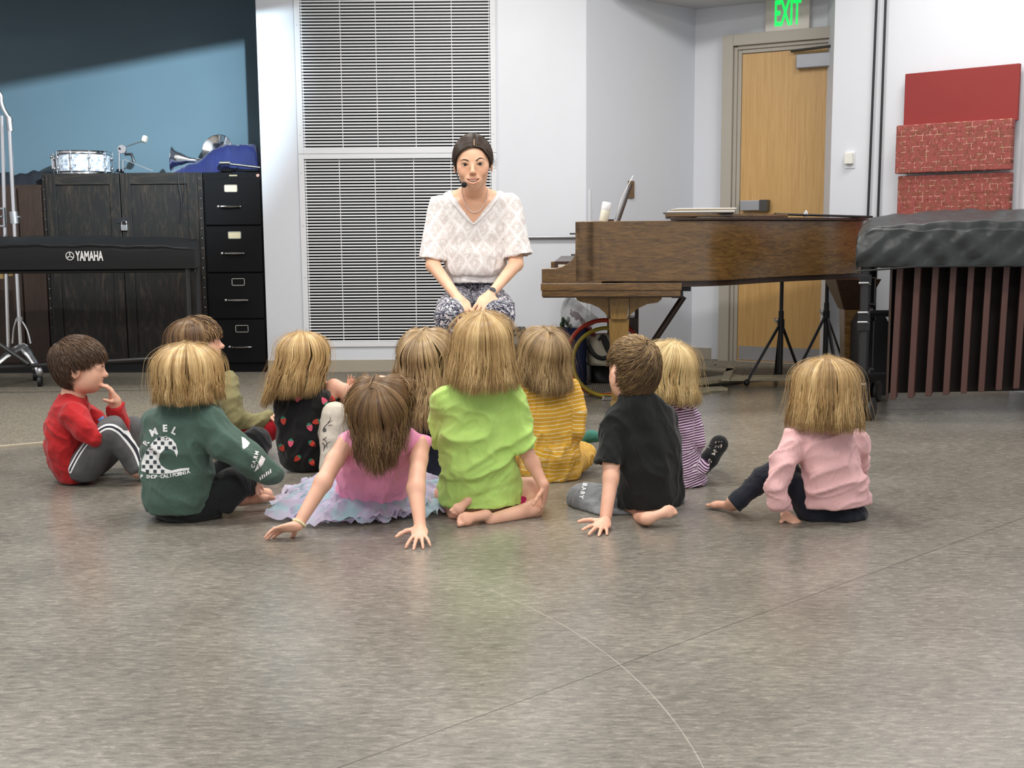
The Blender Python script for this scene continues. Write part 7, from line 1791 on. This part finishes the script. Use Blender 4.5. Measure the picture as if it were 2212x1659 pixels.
    for s in (-1, 1):
        brow(hd, p, [of(x * s, z + (.014 if s < 0 and x > .1 else 0)) for x, z in ((.072, .064), (.10, .076), (.135, .088), (.17, .091), (.205, .084), (.240, .064))], [.009, .011, .011, .010, .008, .006], mat('eyebrow_brown', srgb(92, 68, 54), .8, var=.2))
        brow(hd, p, [of(x * s, z) for x, z in ((.092, .004), (.11, .018), (.14, .027), (.165, .027), (.19, .018), (.212, .004))], [.003, .004, .005, .0055, .005, .004], mat('eyelash', (.015, .010, .008), .6), 'eyelashes')
    # blouse
    S_ = SDF(.016); S_.loft([(K(*c), r(w), r(d)) for c, w, d in (((665, 618, .01), 205, 108), ((665, 655, .0), 282, 132), ((668, 740, .0), 262, 146), ((668, 880, -.005), 240, 156), ((668, 1040, -.01), 236, 158), ((668, 1130, -.01), 236, 152), ((668, 1168, 0), 216, 140))], (1, 0, 0))
    S_.half(K(668, 1205, 0), (0, 0, -1)); S_.cone(K(398, 664, 0), K(350, 1085, -.03), r(84), r(112), flat=True, k=.003); S_.cone(K(936, 656, 0), K(1010, 1060, -.03), r(84), r(116), flat=True, k=.003)
    S_.cone(K(353, 1040, -.02), K(348, 1110, -.025), r(90), r(100), sub=True); S_.cone(K(1003, 1015, -.02), K(1012, 1085, -.025), r(92), r(104), sub=True)
    a_, b_, v_ = K(468, 545), K(872, 540), K(664, 800)
    def vcut(G):
        def ln(p0, p1, sg):
            d = p1 - p0; n = np.array([d[2], -d[0]]) * sg; n /= np.linalg.norm(n); return (G[..., 0] - p0[0]) * n[0] + (G[..., 2] - p0[2]) * n[1]
        return np.maximum(np.maximum(ln(a_, v_, 1), ln(b_, v_, -1)), G[..., 1] - (K.Y + .055))
    S_.cutfn(vcut)
    bl = garment('blouse', lace_mat(), p, S_, vox=.0042, disp=wrinkle(.0028, (.1, 0, 1), 18, .3, 40, .006))
    mb = MB(); 
    bv = bvh_of(bl)
    def onb(x, y):
        d = ray(K.x + x / K.s, K.y + y / K.s).normalized(); h = bv.ray_cast(CP, d, 8); return h[0]
    for seg in ([(478, 590), (520, 640), (575, 705), (630, 765), (664, 800)], [(664, 800), (710, 750), (765, 690), (820, 620), (858, 575)]):
        pp = [onb(x + (-9 if seg[0][0] < 600 else 9) * (1 if i not in (4, 0) or x != 664 else 0), y + 12) for i, (x, y) in enumerate(seg)]; pp = [q - Vector((0, .002, 0)) for q in pp if q is not None]
        if len(pp) > 2: mb.tube(spline(pp, 5), .0055, 8, flat=.6)
    mb.build('neck_band', cloth('white_knit', (246, 244, 244), .02), bl, smooth='all')
    Bd = SDF(.01); Bd.loft([(K(*c), r(w), r(d)) for c, w, d in (((668, 1150, 0), 200, 128), ((669, 1200, 0), 205, 134), ((670, 1262, .0), 210, 140))], (1, 0, 0)); Bd.half(K(670, 1264, -.02), (0, 0, -1)); Bd.half(K(670, 1160, -.02), (0, 0, 1))
    garment('waistband', cloth('white_knit', (246, 244, 244), .02), bl, Bd, vox=.004, disp=wrinkle(.002, (0, 0, 1), 40, .2, 3))
    W = SDF(.02); W.loft([(K(*c), r(w), r(d)) for c, w, d in (((670, 1345, .03), 225, 120), ((672, 1400, .04), 262, 160))], (1, 0, 0))
    W.chain([K(560, 1400, .0), K(500, 1475, -.20), K(492, 1535, -.36), ], [r(130), r(122), r(116)]); W.chain([K(780, 1400, .0), K(845, 1475, -.20), K(852, 1535, -.36)], [r(130), r(122), r(116)])
    for kx, sx in ((490, -1), (852, 1)):
        kn = K(kx, 1535, -.36); W.chain([kn, np.array([kn[0] - .01 * sx, kn[1] + .03, .14])], [r(114), .062])
    garment('trousers', paisley_mat(), p, W, vox=.005, disp=wrinkle(.003, (.3, .5, 1), 18, .4, 44, .004))
    # necklace, watch, ring, headset
    nk = [(570, 520, .02), (572, 570, -.055), (592, 640, -.095), (625, 695, -.105), (662, 717, -.108), (700, 708, -.105), (735, 665, -.095), (762, 590, -.055), (768, 520, .02)]
    bb = bvh_of(p); out = []
    for x, y, dy in smoothpath(nk, 56):
        d = ray(K.x + x / K.s, K.y + y / K.s).normalized(); h = bb.ray_cast(CP, d, 8)
        if h[0] is not None: out.append(h[0] - d * .003)
    mb = MB()
    for q in out: mb.ell(q, .0030, 8)
    mb.build('necklace', mat('pink_pearls', srgb(236, 212, 202), .3, var=.05), p, smooth='all')
    wc = Vector(K(797, 1353, -.305)); ax = Vector(K(990, 1120, -.06) - K(795, 1353, -.305)).normalized(); fn = Vector((.15, -.75, .6)); fn = (fn - ax * fn.dot(ax)).normalized()
    mb = MB(); mb.lathe(wc, ax, [(.0225, -.006), (.0240, 0), (.0225, .006), (.0205, .006), (.0205, -.006), (.0225, -.006)], 24, caps=False); wt = mb.build('wristwatch', mat('silver_band', (.5, .5, .52), .3, .9), p, smooth=True)
    mb = MB(); mb.lathe(wc + fn * .020, fn, [(.013, 0), (.0135, .004), (.011, .006), (.011, .0062)], 24); mb.build('watch_face', mat('watch_glass', (.08, .08, .09), .15), wt, smooth=True)
    mb = MB(); pts = spline([Vector(hd.w(*q)) for q in ((.335, .02, .20), (.355, .05, .02), (.345, .06, -.12), (.30, .20, -.26), (.20, .37, -.345))], 6); mb.tube(pts, .0024, 8); hs = mb.build('headset_boom', M_black, p, smooth=True)
    mb = MB(); mb.ell(Vector(hd.w(.185, .40, -.355)), .0118, 16); mb.build('microphone_foam', mat('black_foam', (.012, .012, .014), .95, bump=.5, bscale=600), hs, smooth='all')
    # hair swept back from a parting
    S2 = SDF(.01); cap(hd, S2, .018); S2.half(hd.w(0, .335, .27), hd.Y * .80 - hd.Z * .60); S2.half(hd.w(0, .0, -.25), -hd.Z); S2.ell(hd.w(0, -.52, -.05), (.03, .03, .03), k=.02)
    o, V = S2.mesh('hair_underlayer', H_dark, p, .004, None, None, 1, origin=nv(parent_world(p))); at = o.data.attributes.new('rnd', 'FLOAT', 'POINT'); at.data.foreach_set('value', np.full(len(V), .3, np.float32))
    Hh = Hair(); rs = np.random.RandomState(77); px = -.13
    for i in range(2200):
        s = 1 if rs.rand() < .58 else -1; q = rs.rand() ** 1.3; lay = rs.uniform(.016, .040) + .012 * q
        A_ = np.array([(px, .86, .50), (px + .42 * s, .82, .44), (.70 * s, .68, .20), (.86 * s, .46, -.05), (.93 * s, .12, -.28), (.55 * s, -.8, -.25)]); B_ = np.array([(px, -.45, .88), (.5 * s, -.5, .7), (.8 * s, -.5, .3), (.85 * s, -.52, 0), (.8 * s, -.6, -.15), (.5 * s, -.85, -.25)])
        pp_ = A_ * (1 - q) + B_ * q + rs.normal(size=(6, 3)) * .012
        dd = smoothpath(pp_, 18); dd = dd / np.linalg.norm(dd, axis=1)[:, None]
        pts = hd.c + H * ((.372 + lay) * hd.wf * dd[:, :1] * hd.X + (-.04 + (.452 + lay) * dd[:, 1:2]) * hd.Y + (.10 + (.395 + lay) * dd[:, 2:]) * hd.Z)
        Hh.add(pts, .0016 * rs.uniform(.7, 1.3), rs.rand() * .75, up=hd.c, taper=(.6, 1, .5))
    for i in range(16):
        s = rs.choice((-1, 1)); a = hd.w(.37 * s, rs.uniform(-.2, .05), rs.uniform(-.12, .18)); b = a + hd.X * s * rs.uniform(.008, .025) + hd.Z * rs.uniform(-.035, .01); c_ = b + hd.X * s * rs.uniform(-.01, .012) - hd.Z * rs.uniform(.0, .03)
        Hh.add(smoothpath([a, b, c_], 8), .0008, rs.rand(), up=hd.c)
    Hh.build('hair', H_dark, p)
    mb = MB(); mb.tube([Vector(hd.w(-.05, .27, .435)), Vector(hd.w(-.05, .385, .335))], .0014, 6)
    mb.build('hair_parting', skin('skin_woman'), p)
import time as _t
_sel = WHO if 'WHO' in globals() else ['lime', 'yellow', 'blackboy', 'purple', 'pinkgirl', 'greengirl', 'redboy', 'olive', 'strawberry', 'navy', 'ballerina', 'woman']
for fn in _sel:
    if fn in globals(): globals()[fn]()
